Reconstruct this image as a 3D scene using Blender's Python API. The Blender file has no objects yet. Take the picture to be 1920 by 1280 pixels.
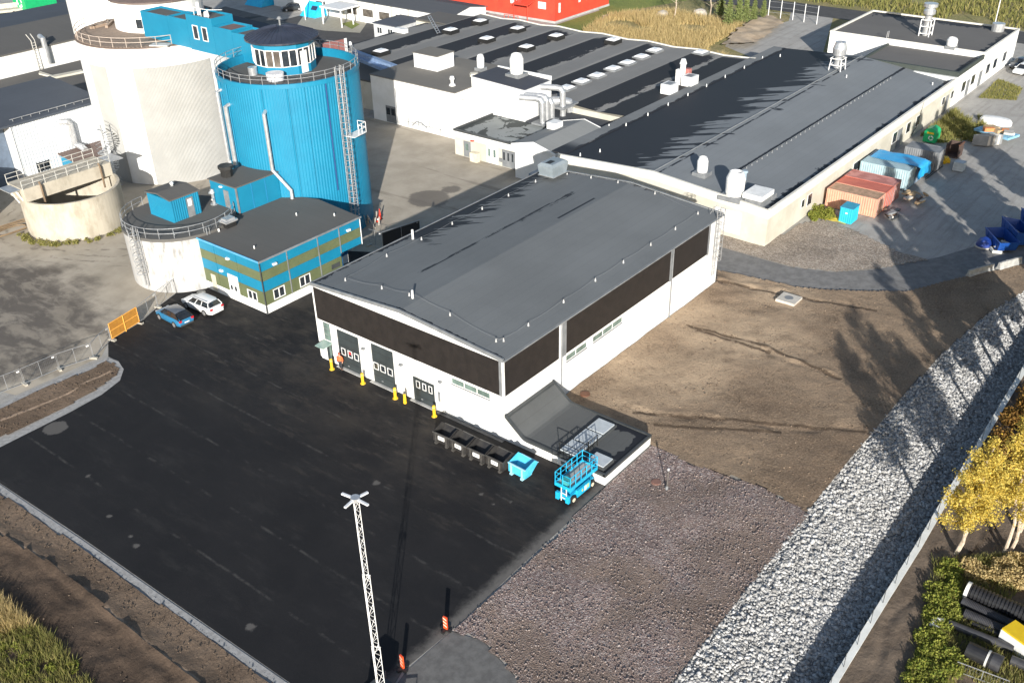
import bpy, math, random
import numpy as np
from mathutils import Vector, Matrix, geometry, noise as mnoise

# ---------------------------------------------------------------- camera, sky, sun, exposure
scene = bpy.context.scene
COL = scene.collection
R = math.radians
cam_data = bpy.data.cameras.new('camera')
cam = bpy.data.objects.new('camera', cam_data)
COL.objects.link(cam)
cam_data.sensor_width = 36.0
cam_data.lens = 34.976
cam_data.shift_y = 0.041667
cam_data.clip_start = 0.5
cam_data.clip_end = 3000.0
cam.matrix_world = Matrix(((0.621694, 0.432457, -0.653052, -49.2097),
                           (-0.783037, 0.323268, -0.531367, -40.8726),
                           (-0.018683, 0.841712, 0.539604, 46.2589),
                           (0, 0, 0, 1)))
scene.camera = cam

SUN_AZ, SUN_EL = 219.2, 17.2          # azimuth of the sun (counter-clockwise from +X), elevation
world = bpy.data.worlds.new('World')
scene.world = world
world.use_nodes = True
wn = world.node_tree
wn.nodes.clear()
sky = wn.nodes.new('ShaderNodeTexSky')
sky.sky_type = 'NISHITA'
sky.sun_disc = False
sky.sun_elevation = R(SUN_EL)
sky.sun_rotation = R(90.0 - SUN_AZ)
bg = wn.nodes.new('ShaderNodeBackground')
bg.inputs['Strength'].default_value = 0.085
wo = wn.nodes.new('ShaderNodeOutputWorld')
wn.links.new(sky.outputs[0], bg.inputs['Color'])
wn.links.new(bg.outputs[0], wo.inputs['Surface'])

sun_data = bpy.data.lights.new('sun', 'SUN')
sun_data.energy = 4.6
sun_data.angle = R(0.5)
sun_data.color = (1.0, 0.955, 0.88)
sun = bpy.data.objects.new('sun', sun_data)
COL.objects.link(sun)
_d = Vector((-math.cos(R(SUN_AZ)) * math.cos(R(SUN_EL)), -math.sin(R(SUN_AZ)) * math.cos(R(SUN_EL)), -math.sin(R(SUN_EL))))
sun.rotation_euler = _d.to_track_quat('-Z', 'Y').to_euler()
sun.location = (-60, -60, 60)

vs = scene.view_settings
vs.view_transform = 'Standard'
vs.look = 'None'
vs.exposure = 0.8
vs.gamma = 1.0
vs.use_curve_mapping = False
rng = random.Random(7)
nrg = np.random.default_rng(11)

# ---------------------------------------------------------------- materials
MATS = {}
def new_mat(name):
    m = bpy.data.materials.new(name)
    m.use_nodes = True
    nt = m.node_tree
    nt.nodes.clear()
    out = nt.nodes.new('ShaderNodeOutputMaterial')
    p = nt.nodes.new('ShaderNodeBsdfPrincipled')
    nt.links.new(p.outputs[0], out.inputs['Surface'])
    geo = nt.nodes.new('ShaderNodeNewGeometry')
    MATS[name] = m
    return m, nt, p, geo.outputs['Position']
def nd(nt, typ, **kw):
    n = nt.nodes.new(typ)
    for k, v in kw.items():
        setattr(n, k, v)
    return n
def setin(nt, sock, v):
    if hasattr(v, 'is_linked') or isinstance(v, bpy.types.NodeSocket):
        nt.links.new(v, sock)
    elif isinstance(v, (tuple, list)) and len(v) == 3 and sock.type == 'RGBA':
        sock.default_value = (v[0], v[1], v[2], 1)
    else:
        sock.default_value = v
def mth(nt, op, a, b=0.0, c=0.0, clamp=False):
    n = nd(nt, 'ShaderNodeMath', operation=op, use_clamp=clamp)
    setin(nt, n.inputs[0], a); setin(nt, n.inputs[1], b)
    if op in ('MULTIPLY_ADD', 'SMOOTH_MIN', 'SMOOTH_MAX', 'COMPARE'): setin(nt, n.inputs[2], c)
    return n.outputs[0]
def mapr(nt, v, a, b, c=0.0, d=1.0, smooth=True):
    n = nd(nt, 'ShaderNodeMapRange', interpolation_type='SMOOTHSTEP' if smooth else 'LINEAR')
    setin(nt, n.inputs[0], v)
    for i, x in enumerate((a, b, c, d)): setin(nt, n.inputs[1 + i], x)
    return n.outputs[0]
def mixc(nt, f, a, b):
    n = nd(nt, 'ShaderNodeMix', data_type='RGBA')
    setin(nt, n.inputs[0], f); setin(nt, n.inputs[6], a); setin(nt, n.inputs[7], b)
    return n.outputs[2]
def scl(nt, pos, s, rot=0.0):
    n = nd(nt, 'ShaderNodeMapping')
    setin(nt, n.inputs[0], pos)
    n.inputs['Rotation'].default_value = (0, 0, rot)
    n.inputs['Scale'].default_value = s if isinstance(s, (tuple, list)) else (s, s, s)
    return n.outputs[0]
def noi(nt, pos, scale, detail=4.0, rough=0.6, dist=0.0):
    n = nd(nt, 'ShaderNodeTexNoise')
    setin(nt, n.inputs['Vector'], pos)
    n.inputs['Scale'].default_value = scale
    n.inputs['Detail'].default_value = detail
    n.inputs['Roughness'].default_value = rough
    n.inputs['Distortion'].default_value = dist
    return n.outputs[0]
def vor(nt, pos, scale, feature='F1'):
    n = nd(nt, 'ShaderNodeTexVoronoi', feature=feature)
    setin(nt, n.inputs['Vector'], pos)
    n.inputs['Scale'].default_value = scale
    return n
def sep(nt, pos):
    n = nd(nt, 'ShaderNodeSeparateXYZ')
    setin(nt, n.inputs[0], pos)
    return n.outputs
def bump(nt, p, h, strength=0.3, dist=0.05):
    n = nd(nt, 'ShaderNodeBump')
    n.inputs['Strength'].default_value = strength
    n.inputs['Distance'].default_value = dist
    setin(nt, n.inputs['Height'], h)
    nt.links.new(n.outputs[0], p.inputs['Normal'])
def M(name, c1, c2=None, scale=1.5, rough=0.7, metal=0.0, bmp=0.0, bscale=30.0, lo=0.35, hi=0.65, spec=0.5, coord=None):
    """general worn surface: two tones mixed by noise, optional fine relief"""
    if name in MATS: return MATS[name]
    m, nt, p, pos = new_mat(name)
    if c2 is None: c2 = tuple(x * 0.8 for x in c1)
    n1 = noi(nt, scl(nt, pos, coord) if coord else pos, scale, 6, 0.65)
    f = mapr(nt, n1, lo, hi)
    nt.links.new(mixc(nt, f, c2, c1), p.inputs['Base Color'])
    p.inputs['Roughness'].default_value = rough
    p.inputs['Metallic'].default_value = metal
    p.inputs['Specular IOR Level'].default_value = spec
    if bmp > 0:
        bump(nt, p, noi(nt, pos, bscale, 3, 0.6), bmp, 0.03)
    return m

# ---------------------------------------------------------------- mesh builder
class MB:
    def __init__(self):
        self.v = []; self.f = []; self.m = []
    def add(self, vs_, fs_, m=0):
        o = len(self.v)
        self.v.extend([tuple(map(float, p)) for p in vs_])
        for f in fs_:
            self.f.append(tuple(i + o for i in f)); self.m.append(m)
        return self
    def box(self, x0, y0, z0, x1, y1, z1, m=0):
        if x0 > x1: x0, x1 = x1, x0
        if y0 > y1: y0, y1 = y1, y0
        if z0 > z1: z0, z1 = z1, z0
        return self.add([(x0, y0, z0), (x1, y0, z0), (x1, y1, z0), (x0, y1, z0), (x0, y0, z1), (x1, y0, z1), (x1, y1, z1), (x0, y1, z1)],
                        [(3, 2, 1, 0), (4, 5, 6, 7), (0, 1, 5, 4), (1, 2, 6, 5), (2, 3, 7, 6), (3, 0, 4, 7)], m)
    def obox(self, c, s, rz=0.0, m=0, rx=0.0, ry=0.0):
        mt = Matrix.Rotation(rz, 3, 'Z') @ Matrix.Rotation(ry, 3, 'Y') @ Matrix.Rotation(rx, 3, 'X')
        o = Vector(c)
        vv = []
        for z in (-.5, .5):
            for x, y in ((-.5, -.5), (.5, -.5), (.5, .5), (-.5, .5)):
                vv.append(o + mt @ Vector((x * s[0], y * s[1], z * s[2])))
        return self.add(vv, [(3, 2, 1, 0), (4, 5, 6, 7), (0, 1, 5, 4), (1, 2, 6, 5), (2, 3, 7, 6), (3, 0, 4, 7)], m)
    def prism(self, poly, z0, z1, m=0, mtop=None):
        n = len(poly)
        a = sum(poly[i][0] * poly[(i + 1) % n][1] - poly[(i + 1) % n][0] * poly[i][1] for i in range(n))
        if a < 0: poly = poly[::-1]
        zz = z1 if isinstance(z1, (list, tuple)) else [z1] * n
        if a < 0 and isinstance(z1, (list, tuple)): zz = list(zz)[::-1]
        vv = [(p[0], p[1], z0) for p in poly] + [(p[0], p[1], z) for p, z in zip(poly, zz)]
        self.add(vv, [tuple(range(n - 1, -1, -1))] + [(i, (i + 1) % n, n + (i + 1) % n, n + i) for i in range(n)], m)
        self.f.append(tuple(range(len(self.v) - n, len(self.v)))); self.m.append(m if mtop is None else mtop)
        return self
    def poly(self, pts, m=0):
        return self.add(pts, [tuple(range(len(pts)))], m)
    def slab(self, pts, t, m=0):
        """flat or sloping polygon given thickness t downward"""
        n = len(pts)
        vv = list(pts) + [(p[0], p[1], p[2] - t) for p in pts]
        return self.add(vv, [tuple(range(n)), tuple(range(2 * n - 1, n - 1, -1))] + [(i, n + i, n + (i + 1) % n, (i + 1) % n) for i in range(n)], m)
    def tube(self, pts, r, n=6, m=0, cap=True, closed=False):
        pts = [Vector(p) for p in pts]
        k = len(pts)
        rs = r if isinstance(r, (list, tuple)) else [r] * k
        rings = []
        prev = None
        for i, p in enumerate(pts):
            a = pts[(i - 1) % k] if (i > 0 or closed) else p
            b = pts[(i + 1) % k] if (i < k - 1 or closed) else p
            t = (b - a).normalized()
            up = Vector((0, 0, 1)) if abs(t.z) < 0.95 else Vector((1, 0, 0))
            if prev is not None:
                u = prev - t * prev.dot(t)
                u = u.normalized() if u.length > 1e-4 else t.cross(up).normalized()
            else:
                u = t.cross(up).normalized()
            prev = u
            w = t.cross(u)
            rings.append([p + (u * math.cos(2 * math.pi * j / n) + w * math.sin(2 * math.pi * j / n)) * rs[i] for j in range(n)])
        vv = [q for rg in rings for q in rg]
        ff = []
        for i in range(k if closed else k - 1):
            i2 = (i + 1) % k
            for j in range(n):
                ff.append((i * n + j, i2 * n + j, i2 * n + (j + 1) % n, i * n + (j + 1) % n)[::-1])
        if cap and not closed:
            ff.append(tuple(range(n))); ff.append(tuple(range((k - 1) * n, k * n))[::-1])
        return self.add(vv, ff, m)
    def cyl(self, cx, cy, z0, z1, r0, r1=None, n=24, m=0, mtop=None, bottom=True):
        r1 = r0 if r1 is None else r1
        vv = [(cx + r0 * math.cos(2 * math.pi * i / n), cy + r0 * math.sin(2 * math.pi * i / n), z0) for i in range(n)]
        vv += [(cx + r1 * math.cos(2 * math.pi * i / n), cy + r1 * math.sin(2 * math.pi * i / n), z1) for i in range(n)]
        ff = [(i, (i + 1) % n, n + (i + 1) % n, n + i) for i in range(n)]
        if bottom: ff.append(tuple(range(n - 1, -1, -1)))
        self.add(vv, ff, m)
        self.f.append(tuple(range(len(self.v) - n, len(self.v)))); self.m.append(m if mtop is None else mtop)
        return self
    def lathe(self, cx, cy, prof, n=24, m=0):
        vv = []; ff = []
        for r, z in prof:
            vv += [(cx + r * math.cos(2 * math.pi * i / n), cy + r * math.sin(2 * math.pi * i / n), z) for i in range(n)]
        for k in range(len(prof) - 1):
            ff += [(k * n + i, k * n + (i + 1) % n, (k + 1) * n + (i + 1) % n, (k + 1) * n + i) for i in range(n)]
        return self.add(vv, ff, m)
    def build(self, name, mats, parent=None, smooth=False, kind=None):
        me = bpy.data.meshes.new(name)
        off = world_loc(parent)
        me.from_pydata([(a - off[0], b - off[1], c - off[2]) for a, b, c in self.v], [], self.f)
        if not isinstance(mats, (list, tuple)): mats = [mats]
        for mm in mats: me.materials.append(mm)
        if len(mats) > 1: me.polygons.foreach_set('material_index', self.m)
        if smooth: me.polygons.foreach_set('use_smooth', [True] * len(self.f))
        me.update()
        o = bpy.data.objects.new(name, me)
        COL.objects.link(o)
        if parent is not None: o.parent = parent
        if kind: o['kind'] = kind
        return o
def world_loc(o):
    v = Vector((0, 0, 0))
    while o is not None:
        v = v + Vector(o.location); o = o.parent
    return v
def tag(o, label, cat, group=None, kind=None):
    o['label'] = label; o['category'] = cat
    if group: o['group'] = group
    if kind: o['kind'] = kind
    return o
def thing(name, label, cat, loc=(0, 0, 0), group=None):
    o = bpy.data.objects.new(name, None)
    o.empty_display_size = 0.3
    COL.objects.link(o)
    o.location = loc
    return tag(o, label, cat, group)
def dup(root, loc, rz=0.0, label=None):
    def cp(o, par):
        c = o.copy(); COL.objects.link(c)
        if par is not None: c.parent = par
        for ch in o.children: cp(ch, c)
        return c
    r = cp(root, None)
    r.location = loc; r.rotation_euler = (0, 0, rz)
    if label: r['label'] = label
    return r
def bx(*a): return MB().box(*a)
def tess(pts):
    return geometry.tessellate_polygon([[Vector((p[0], p[1], 0)) for p in pts]])
def sheet(name, pts, z, mat, kind='structure'):
    pts = [(p[0], p[1]) for p in pts]
    tr = tess(pts)
    b = MB()
    ff = []
    for t in tr:
        a, c, d = (pts[i] for i in t)
        s = (c[0] - a[0]) * (d[1] - a[1]) - (d[0] - a[0]) * (c[1] - a[1])
        ff.append(tuple(t) if s > 0 else tuple(t)[::-1])
    b.add([(p[0], p[1], z) for p in pts], ff)
    return b.build(name, mat, kind=kind)
def ribbon(name, line, w, z, mat, kind='structure', w2=None):
    """strip of width w left of a polyline"""
    b = MB(); vv = []
    n = len(line)
    for i, p in enumerate(line):
        a = line[max(i - 1, 0)]; c = line[min(i + 1, n - 1)]
        d = Vector((c[0] - a[0], c[1] - a[1])).normalized()
        nrm = Vector((-d.y, d.x))
        ww = w * (1 + 0.18 * math.sin(i * 2.3))
        vv += [(p[0], p[1], z), (p[0] + nrm.x * ww, p[1] + nrm.y * ww, z)]
    b.add(vv, [(2 * i, 2 * i + 2, 2 * i + 3, 2 * i + 1) for i in range(n - 1)])
    o = b.build(name, mat, kind=kind)
    return o
def dens(line, step):
    out = []
    for i in range(len(line) - 1):
        a = Vector(line[i][:2]); b = Vector(line[i + 1][:2])
        k = max(1, int((b - a).length / step))
        for j in range(k): out.append(tuple(a.lerp(b, j / k)))
    out.append(tuple(line[-1][:2]))
    return out
def arrmesh(name, verts, faces_n, nper, mats, parent=None, midx=None, smooth=False):
    """fast mesh from numpy: verts (N,3), faces are consecutive groups of nper vertices"""
    me = bpy.data.meshes.new(name)
    nv = len(verts); nf = faces_n
    me.vertices.add(nv); me.vertices.foreach_set('co', np.asarray(verts, dtype=np.float32).ravel())
    me.loops.add(nf * nper); me.loops.foreach_set('vertex_index', np.arange(nf * nper, dtype=np.int32))
    me.polygons.add(nf)
    me.polygons.foreach_set('loop_start', np.arange(0, nf * nper, nper, dtype=np.int32))
    try: me.polygons.foreach_set('loop_total', np.full(nf, nper, dtype=np.int32))
    except Exception: pass
    for mm in (mats if isinstance(mats, (list, tuple)) else [mats]): me.materials.append(mm)
    if midx is not None: me.polygons.foreach_set('material_index', np.asarray(midx, dtype=np.int32))
    me.update(calc_edges=True)
    me.validate()
    o = bpy.data.objects.new(name, me)
    COL.objects.link(o)
    if parent is not None: o.parent = parent
    return o

# ---------------------------------------------------------------- ground materials
def blob(nt, pos, centers, soft=3.0, wob=3.0, wscale=0.25):
    """irregular patches: list of (x, y, radius) -> 0..1 mask"""
    w = mth(nt, 'MULTIPLY', mth(nt, 'SUBTRACT', noi(nt, pos, wscale, 6, 0.65), 0.5), wob * 2)
    res = None
    for cx, cy, r in centers:
        n = nd(nt, 'ShaderNodeVectorMath', operation='DISTANCE')
        setin(nt, n.inputs[0], pos); n.inputs[1].default_value = (cx, cy, 0)
        d = mth(nt, 'ADD', n.outputs['Value'], w)
        k = mapr(nt, d, r + soft, r - soft)
        res = k if res is None else mth(nt, 'MAXIMUM', res, k)
    return res
def lines(nt, pos, segs, w, wob=0.5, brk=0.45):
    x, y, z = sep(nt, pos)
    o = mth(nt, 'MULTIPLY', mth(nt, 'SUBTRACT', noi(nt, pos, 0.5, 5, 0.65), 0.5), wob)
    res = None
    for (ax, ay), (cx, cy) in segs:
        dx, dy = cx - ax, cy - ay; L = math.hypot(dx, dy)
        u = mth(nt, 'ADD', mth(nt, 'MULTIPLY', mth(nt, 'SUBTRACT', x, ax), dx / L), mth(nt, 'MULTIPLY', mth(nt, 'SUBTRACT', y, ay), dy / L))
        d = mth(nt, 'ADD', mth(nt, 'MULTIPLY', mth(nt, 'SUBTRACT', x, ax), -dy / L), mth(nt, 'MULTIPLY', mth(nt, 'SUBTRACT', y, ay), dx / L))
        k = mapr(nt, mth(nt, 'ABSOLUTE', mth(nt, 'ADD', d, o)), w, w * .35)
        k = mth(nt, 'MULTIPLY', k, mth(nt, 'MULTIPLY', mth(nt, 'GREATER_THAN', u, -.2), mth(nt, 'LESS_THAN', u, L + .2)))
        res = k if res is None else mth(nt, 'MAXIMUM', res, k)
    return mth(nt, 'MULTIPLY', res, mapr(nt, noi(nt, pos, 0.9, 6, 0.7), brk - .12, brk + .1))
def mat_ground():
    m, nt, p, pos = new_mat('yard_gravel')
    f = mapr(nt, noi(nt, pos, 0.35, 8, 0.7), 0.35, 0.65)
    g = mapr(nt, noi(nt, pos, 9.0, 4, 0.7), 0.3, 0.7)
    c = mixc(nt, f, (0.27, 0.257, 0.237), (0.37, 0.355, 0.33))
    c = mixc(nt, mth(nt, 'MULTIPLY', g, 0.55), c, (0.44, 0.425, 0.40))
    trk = mapr(nt, noi(nt, scl(nt, pos, (0.08, 1.3, 1), 0.25), 1.0, 6, 0.7), 0.5, 0.62)
    c = mixc(nt, mth(nt, 'MULTIPLY', trk, 0.35), c, (0.20, 0.185, 0.165))
    nt.links.new(c, p.inputs['Base Color']); p.inputs['Roughness'].default_value = 0.9
    bump(nt, p, noi(nt, pos, 7, 6, 0.75), 0.6, 0.06)
    return m
def mat_oldyard():
    m, nt, p, pos = new_mat('worn_concrete_yard')
    f = mapr(nt, noi(nt, pos, 0.22, 7, 0.65), 0.3, 0.7)
    c = mixc(nt, f, (0.32, 0.28, 0.222), (0.43, 0.38, 0.31))
    # tyre tracks sweeping over the yard
    n = nd(nt, 'ShaderNodeVectorMath', operation='DISTANCE'); setin(nt, n.inputs[0], pos); n.inputs[1].default_value = (14, 66, 0)
    rr = mth(nt, 'ADD', n.outputs['Value'], mth(nt, 'MULTIPLY', noi(nt, pos, 0.12, 3), 6.0))
    tr = mth(nt, 'PINGPONG', rr, 0.75)
    tr = mth(nt, 'MULTIPLY', mapr(nt, tr, 0.28, 0.05), mapr(nt, noi(nt, pos, 0.5, 6, 0.7), 0.45, 0.6))
    tr = mth(nt, 'MULTIPLY', tr, mapr(nt, mth(nt, 'ABSOLUTE', mth(nt, 'SUBTRACT', rr, 19.0)), 5.0, 2.0))
    c = mixc(nt, mth(nt, 'MULTIPLY', tr, 0.65), c, (0.13, 0.11, 0.09))
    wet = blob(nt, pos, [(-11.64, 50.45) + (5.5,), (-13.12, 58.13) + (9.0,), (-9.39, 45.59) + (3.2,), (-16.69, 45.22) + (6.0,), (-6.56, 52.20) + (2.0,)], 2.0, 5.0, 0.22)
    spl = mapr(nt, noi(nt, scl(nt, pos, (1.0, 0.45, 1), 0.5), 0.55, 9, 0.68, 0.4), 0.40, 0.56)
    wetm = mth(nt, 'MULTIPLY', wet, mth(nt, 'MULTIPLY_ADD', spl, 0.5, 0.5))
    pud = blob(nt, pos, [(33.60, 38.86) + (2.6,), (37.35, 38.70) + (1.2,)], 0.25, 1.2, 0.5)
    wetm = mth(nt, 'MAXIMUM', wetm, mth(nt, 'MULTIPLY', pud, 0.8))
    # dark drainage streaks across the rear yard
    st = mapr(nt, noi(nt, scl(nt, pos, (1.15, 0.09, 1), 0.12), 0.55, 5, 0.6), 0.57, 0.66)
    xs = sep(nt, pos)[0]
    st = mth(nt, 'MULTIPLY', st, mapr(nt, xs, 24, 30))
    c = mixc(nt, mth(nt, 'MULTIPLY', st, 0.5), c, (0.17, 0.145, 0.115))
    c = mixc(nt, mth(nt, 'MULTIPLY', wetm, 0.92), c, (0.095, 0.08, 0.066))
    nt.links.new(c, p.inputs['Base Color'])
    nt.links.new(mapr(nt, wetm, 0, 1, 0.9, 0.62), p.inputs['Roughness'])
    bump(nt, p, noi(nt, pos, 5, 6, 0.7), 0.25, 0.04)
    return m
def mat_asphalt():
    m, nt, p, pos = new_mat('fresh_asphalt')
    x, y, z = sep(nt, pos)
    c = mixc(nt, mapr(nt, noi(nt, pos, 0.16, 6, 0.65), 0.3, 0.7), (0.0095, 0.0097, 0.0115), (0.0155, 0.0152, 0.0168))
    c = mixc(nt, mth(nt, 'MULTIPLY', mapr(nt, noi(nt, pos, 14, 3, 0.7), 0.45, 0.75), 0.3), c, (0.04, 0.04, 0.042))
    # paver seams every four and a half metres, dusty in places
    wob = mth(nt, 'MULTIPLY', mth(nt, 'SUBTRACT', noi(nt, pos, 0.5, 3), 0.5), 0.35)
    sx = mth(nt, 'PINGPONG', mth(nt, 'ADD', mth(nt, 'ADD', x, 1.35), wob), 2.15)
    seam = mapr(nt, sx, 0.16, 0.02)
    dust = mapr(nt, noi(nt, pos, 0.55, 8, 0.75), 0.46, 0.62)
    far = mapr(nt, noi(nt, pos, 0.07, 2, 0.5), 0.35, 0.6)
    c = mixc(nt, mth(nt, 'MULTIPLY', mth(nt, 'MULTIPLY', seam, dust), 0.38), c, (0.11, 0.105, 0.098))
    # brushed dust between the lanes near the hall, stretched along the laying direction
    s2 = mapr(nt, noi(nt, scl(nt, pos, (1.0, 0.22, 1)), 1.1, 8, 0.75), 0.52, 0.72)
    near = mapr(nt, mth(nt, 'ADD', x, mth(nt, 'MULTIPLY', noi(nt, pos, 0.2, 4), 6)), -14, 2)
    c = mixc(nt, mth(nt, 'MULTIPLY', mth(nt, 'MULTIPLY', s2, mth(nt, 'ADD', mth(nt, 'MULTIPLY', near, 0.8), mth(nt, 'MULTIPLY', far, 0.12))), 0.6), c, (0.115, 0.098, 0.08))
    # cloudy brown dust and tyre scuffs in front of the hall doors
    cl = mapr(nt, noi(nt, scl(nt, pos, (1.0, 0.55, 1), 0.2), 0.32, 9, 0.72), 0.40, 0.66)
    nr = mapr(nt, mth(nt, 'ADD', x, mth(nt, 'MULTIPLY', noi(nt, pos, 0.15, 4), 9)), -9, 3)
    c = mixc(nt, mth(nt, 'MULTIPLY', mth(nt, 'MULTIPLY', cl, nr), 0.55), c, (0.062, 0.053, 0.044))
    cl2 = mapr(nt, noi(nt, scl(nt, pos, (1.0, 0.3, 1)), 0.6, 9, 0.75), 0.50, 0.72)
    c = mixc(nt, mth(nt, 'MULTIPLY', cl2, 0.30), c, (0.048, 0.046, 0.045))
    gr = mapr(nt, noi(nt, pos, 30, 2, 0.8), 0.60, 0.72)
    c = mixc(nt, mth(nt, 'MULTIPLY', gr, 0.35), c, (0.075, 0.073, 0.072))
    # a few small pale spills
    sp = blob(nt, pos, [(-20.81, 30.51) + (0.95,), (-24.81, 13.86) + (0.12,), (-24.47, 17.03) + (0.18,), (-25.13, 12.73) + (0.22,), (-25.19, 0.27) + (0.30,), (-10.06, 4.33) + (0.25,), (-6.32, -2.81) + (0.12,), (-5.66, -5.10) + (0.10,), (-6.65, -4.30) + (0.10,), (-22.77, 22.55) + (0.15,)], 0.10, 0.30, 2.6)
    c = mixc(nt, mth(nt, 'MULTIPLY', sp, 0.55), c, (0.17, 0.16, 0.15))
    # sand blown in along the gravel edge
    e0 = (-0.31, -9.51); e1 = (-17.64, -9.81)
    ux, uy = e1[0] - e0[0], e1[1] - e0[1]
    ln = math.hypot(ux, uy)
    nx, ny = -uy / ln, ux / ln
    d = mth(nt, 'ADD', mth(nt, 'MULTIPLY', mth(nt, 'SUBTRACT', x, e0[0]), nx), mth(nt, 'MULTIPLY', mth(nt, 'SUBTRACT', y, e0[1]), ny))
    d = mth(nt, 'ABSOLUTE', d)
    d = mth(nt, 'ADD', d, mth(nt, 'MULTIPLY', mth(nt, 'SUBTRACT', noi(nt, pos, 1.0, 7, 0.75), 0.5), 1.6))
    edge = mth(nt, 'MULTIPLY', mapr(nt, d, 1.0, 0.0), mapr(nt, x, 2.0, -1.5))
    c = mixc(nt, mth(nt, 'MULTIPLY', edge, 0.75), c, (0.17, 0.16, 0.15))
    nt.links.new(c, p.inputs['Base Color'])
    p.inputs['Roughness'].default_value = 0.82
    p.inputs['Specular IOR Level'].default_value = 0.25
    bump(nt, p, noi(nt, pos, 22, 4, 0.8), 0.25, 0.02)
    return m
def mat_soil(name, dry, damp, dark, sc=0.12, prints=True, patches=None, dark_lines=None, pale_lines=None):
    m, nt, p, pos = new_mat(name)
    f = mapr(nt, noi(nt, pos, sc, 7, 0.62, 0.6), 0.38, 0.60)
    c = mixc(nt, f, damp, dry)
    if patches:
        f = mth(nt, 'MULTIPLY_ADD', f, 0.35, mth(nt, 'MULTIPLY', blob(nt, pos, patches, 3.0, 5.0, 0.16), 0.75), clamp=True)
        c = mixc(nt, f, damp, dry)
    f2 = mapr(nt, noi(nt, pos, sc * 5, 7, 0.7), 0.50, 0.68)
    c = mixc(nt, mth(nt, 'MULTIPLY', f2, 0.5), c, dark)
    f3 = mapr(nt, noi(nt, pos, 6.0, 5, 0.75), 0.40, 0.75)
    c = mixc(nt, mth(nt, 'MULTIPLY', f3, 0.35), c, tuple(min(1, q * 1.5) for q in dry))
    h = noi(nt, pos, 3.0, 7, 0.72)
    if dark_lines: c = mixc(nt, mth(nt, 'MULTIPLY', lines(nt, pos, dark_lines, 0.30, 0.9, .40), 0.85), c, dark)
    if pale_lines: c = mixc(nt, mth(nt, 'MULTIPLY', lines(nt, pos, pale_lines, 0.22, 0.7, .46), 0.8), c, tuple(q * 2.3 for q in dry))
    if prints:
        v = vor(nt, scl(nt, pos, (1.0, 1.7, 1), 0.4), 3.4)
        pr = mapr(nt, v.outputs['Distance'], 0.12, 0.30, 0.0, 1.0)
        msk = mapr(nt, noi(nt, pos, 0.28, 4, 0.6), 0.47, 0.60)
        pm = mth(nt, 'MULTIPLY', mth(nt, 'SUBTRACT', 1.0, pr), msk)
        c = mixc(nt, mth(nt, 'MULTIPLY', pm, 0.8), c, dark)
        h = mth(nt, 'SUBTRACT', h, mth(nt, 'MULTIPLY', pm, 0.6))
    nt.links.new(c, p.inputs['Base Color']); p.inputs['Roughness'].default_value = 0.95
    p.inputs['Specular IOR Level'].default_value = 0.15
    bump(nt, p, h, 0.8, 0.12)
    return m
def mat_gravel(name, cols, scale=5.0, tone=(0.7, 1.1), b=0.9, earth=None):
    m, nt, p, pos = new_mat(name)
    v = vor(nt, pos, scale)
    r = nd(nt, 'ShaderNodeSeparateColor'); nt.links.new(v.outputs['Color'], r.inputs[0])
    ramp = nd(nt, 'ShaderNodeValToRGB'); nt.links.new(r.outputs[0], ramp.inputs[0])
    ramp.color_ramp.interpolation = 'CONSTANT'
    el = ramp.color_ramp.elements
    while len(el) < len(cols): el.new(0.5)
    for i, cc in enumerate(cols):
        el[i].position = i / len(cols); el[i].color = (*cc, 1)
    c = ramp.outputs[0]
    if earth:
        e_ = mapr(nt, mth(nt, 'ADD', noi(nt, pos, 0.16, 7, 0.65, 0.5), mth(nt, 'MULTIPLY', mapr(nt, sep(nt, pos)[1], -10, -26), 0.12)), 0.44, 0.66)
        c = mixc(nt, mth(nt, 'MULTIPLY', e_, 0.75), c, earth)
    f = mapr(nt, noi(nt, pos, 0.2, 6, 0.6), 0.3, 0.7, tone[0], tone[1])
    cc = nd(nt, 'ShaderNodeVectorMath', operation='SCALE')
    setin(nt, cc.inputs[0], c); setin(nt, cc.inputs['Scale'], f)
    nt.links.new(cc.outputs[0], p.inputs['Base Color']); p.inputs['Roughness'].default_value = 0.9
    h = mth(nt, 'ADD', mth(nt, 'SUBTRACT', 1.0, v.outputs['Distance']), mth(nt, 'MULTIPLY', noi(nt, pos, 2.2, 6, 0.7), 0.8))
    bump(nt, p, h, b, 0.12)
    return m
def mat_grass(name, c1, c2, c3):
    m, nt, p, pos = new_mat(name)
    c = mixc(nt, mapr(nt, noi(nt, pos, 0.12, 7, 0.7), 0.35, 0.65), c1, c2)
    c = mixc(nt, mapr(nt, noi(nt, pos, 1.5, 8, 0.8), 0.45, 0.7), c, c3)
    nt.links.new(c, p.inputs['Base Color']); p.inputs['Roughness'].default_value = 0.95
    bump(nt, p, noi(nt, pos, 2.5, 8, 0.8), 0.9, 0.3)
    return m
G_YARD = mat_ground(); G_OLD = mat_oldyard(); G_ASPH = mat_asphalt()
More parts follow.
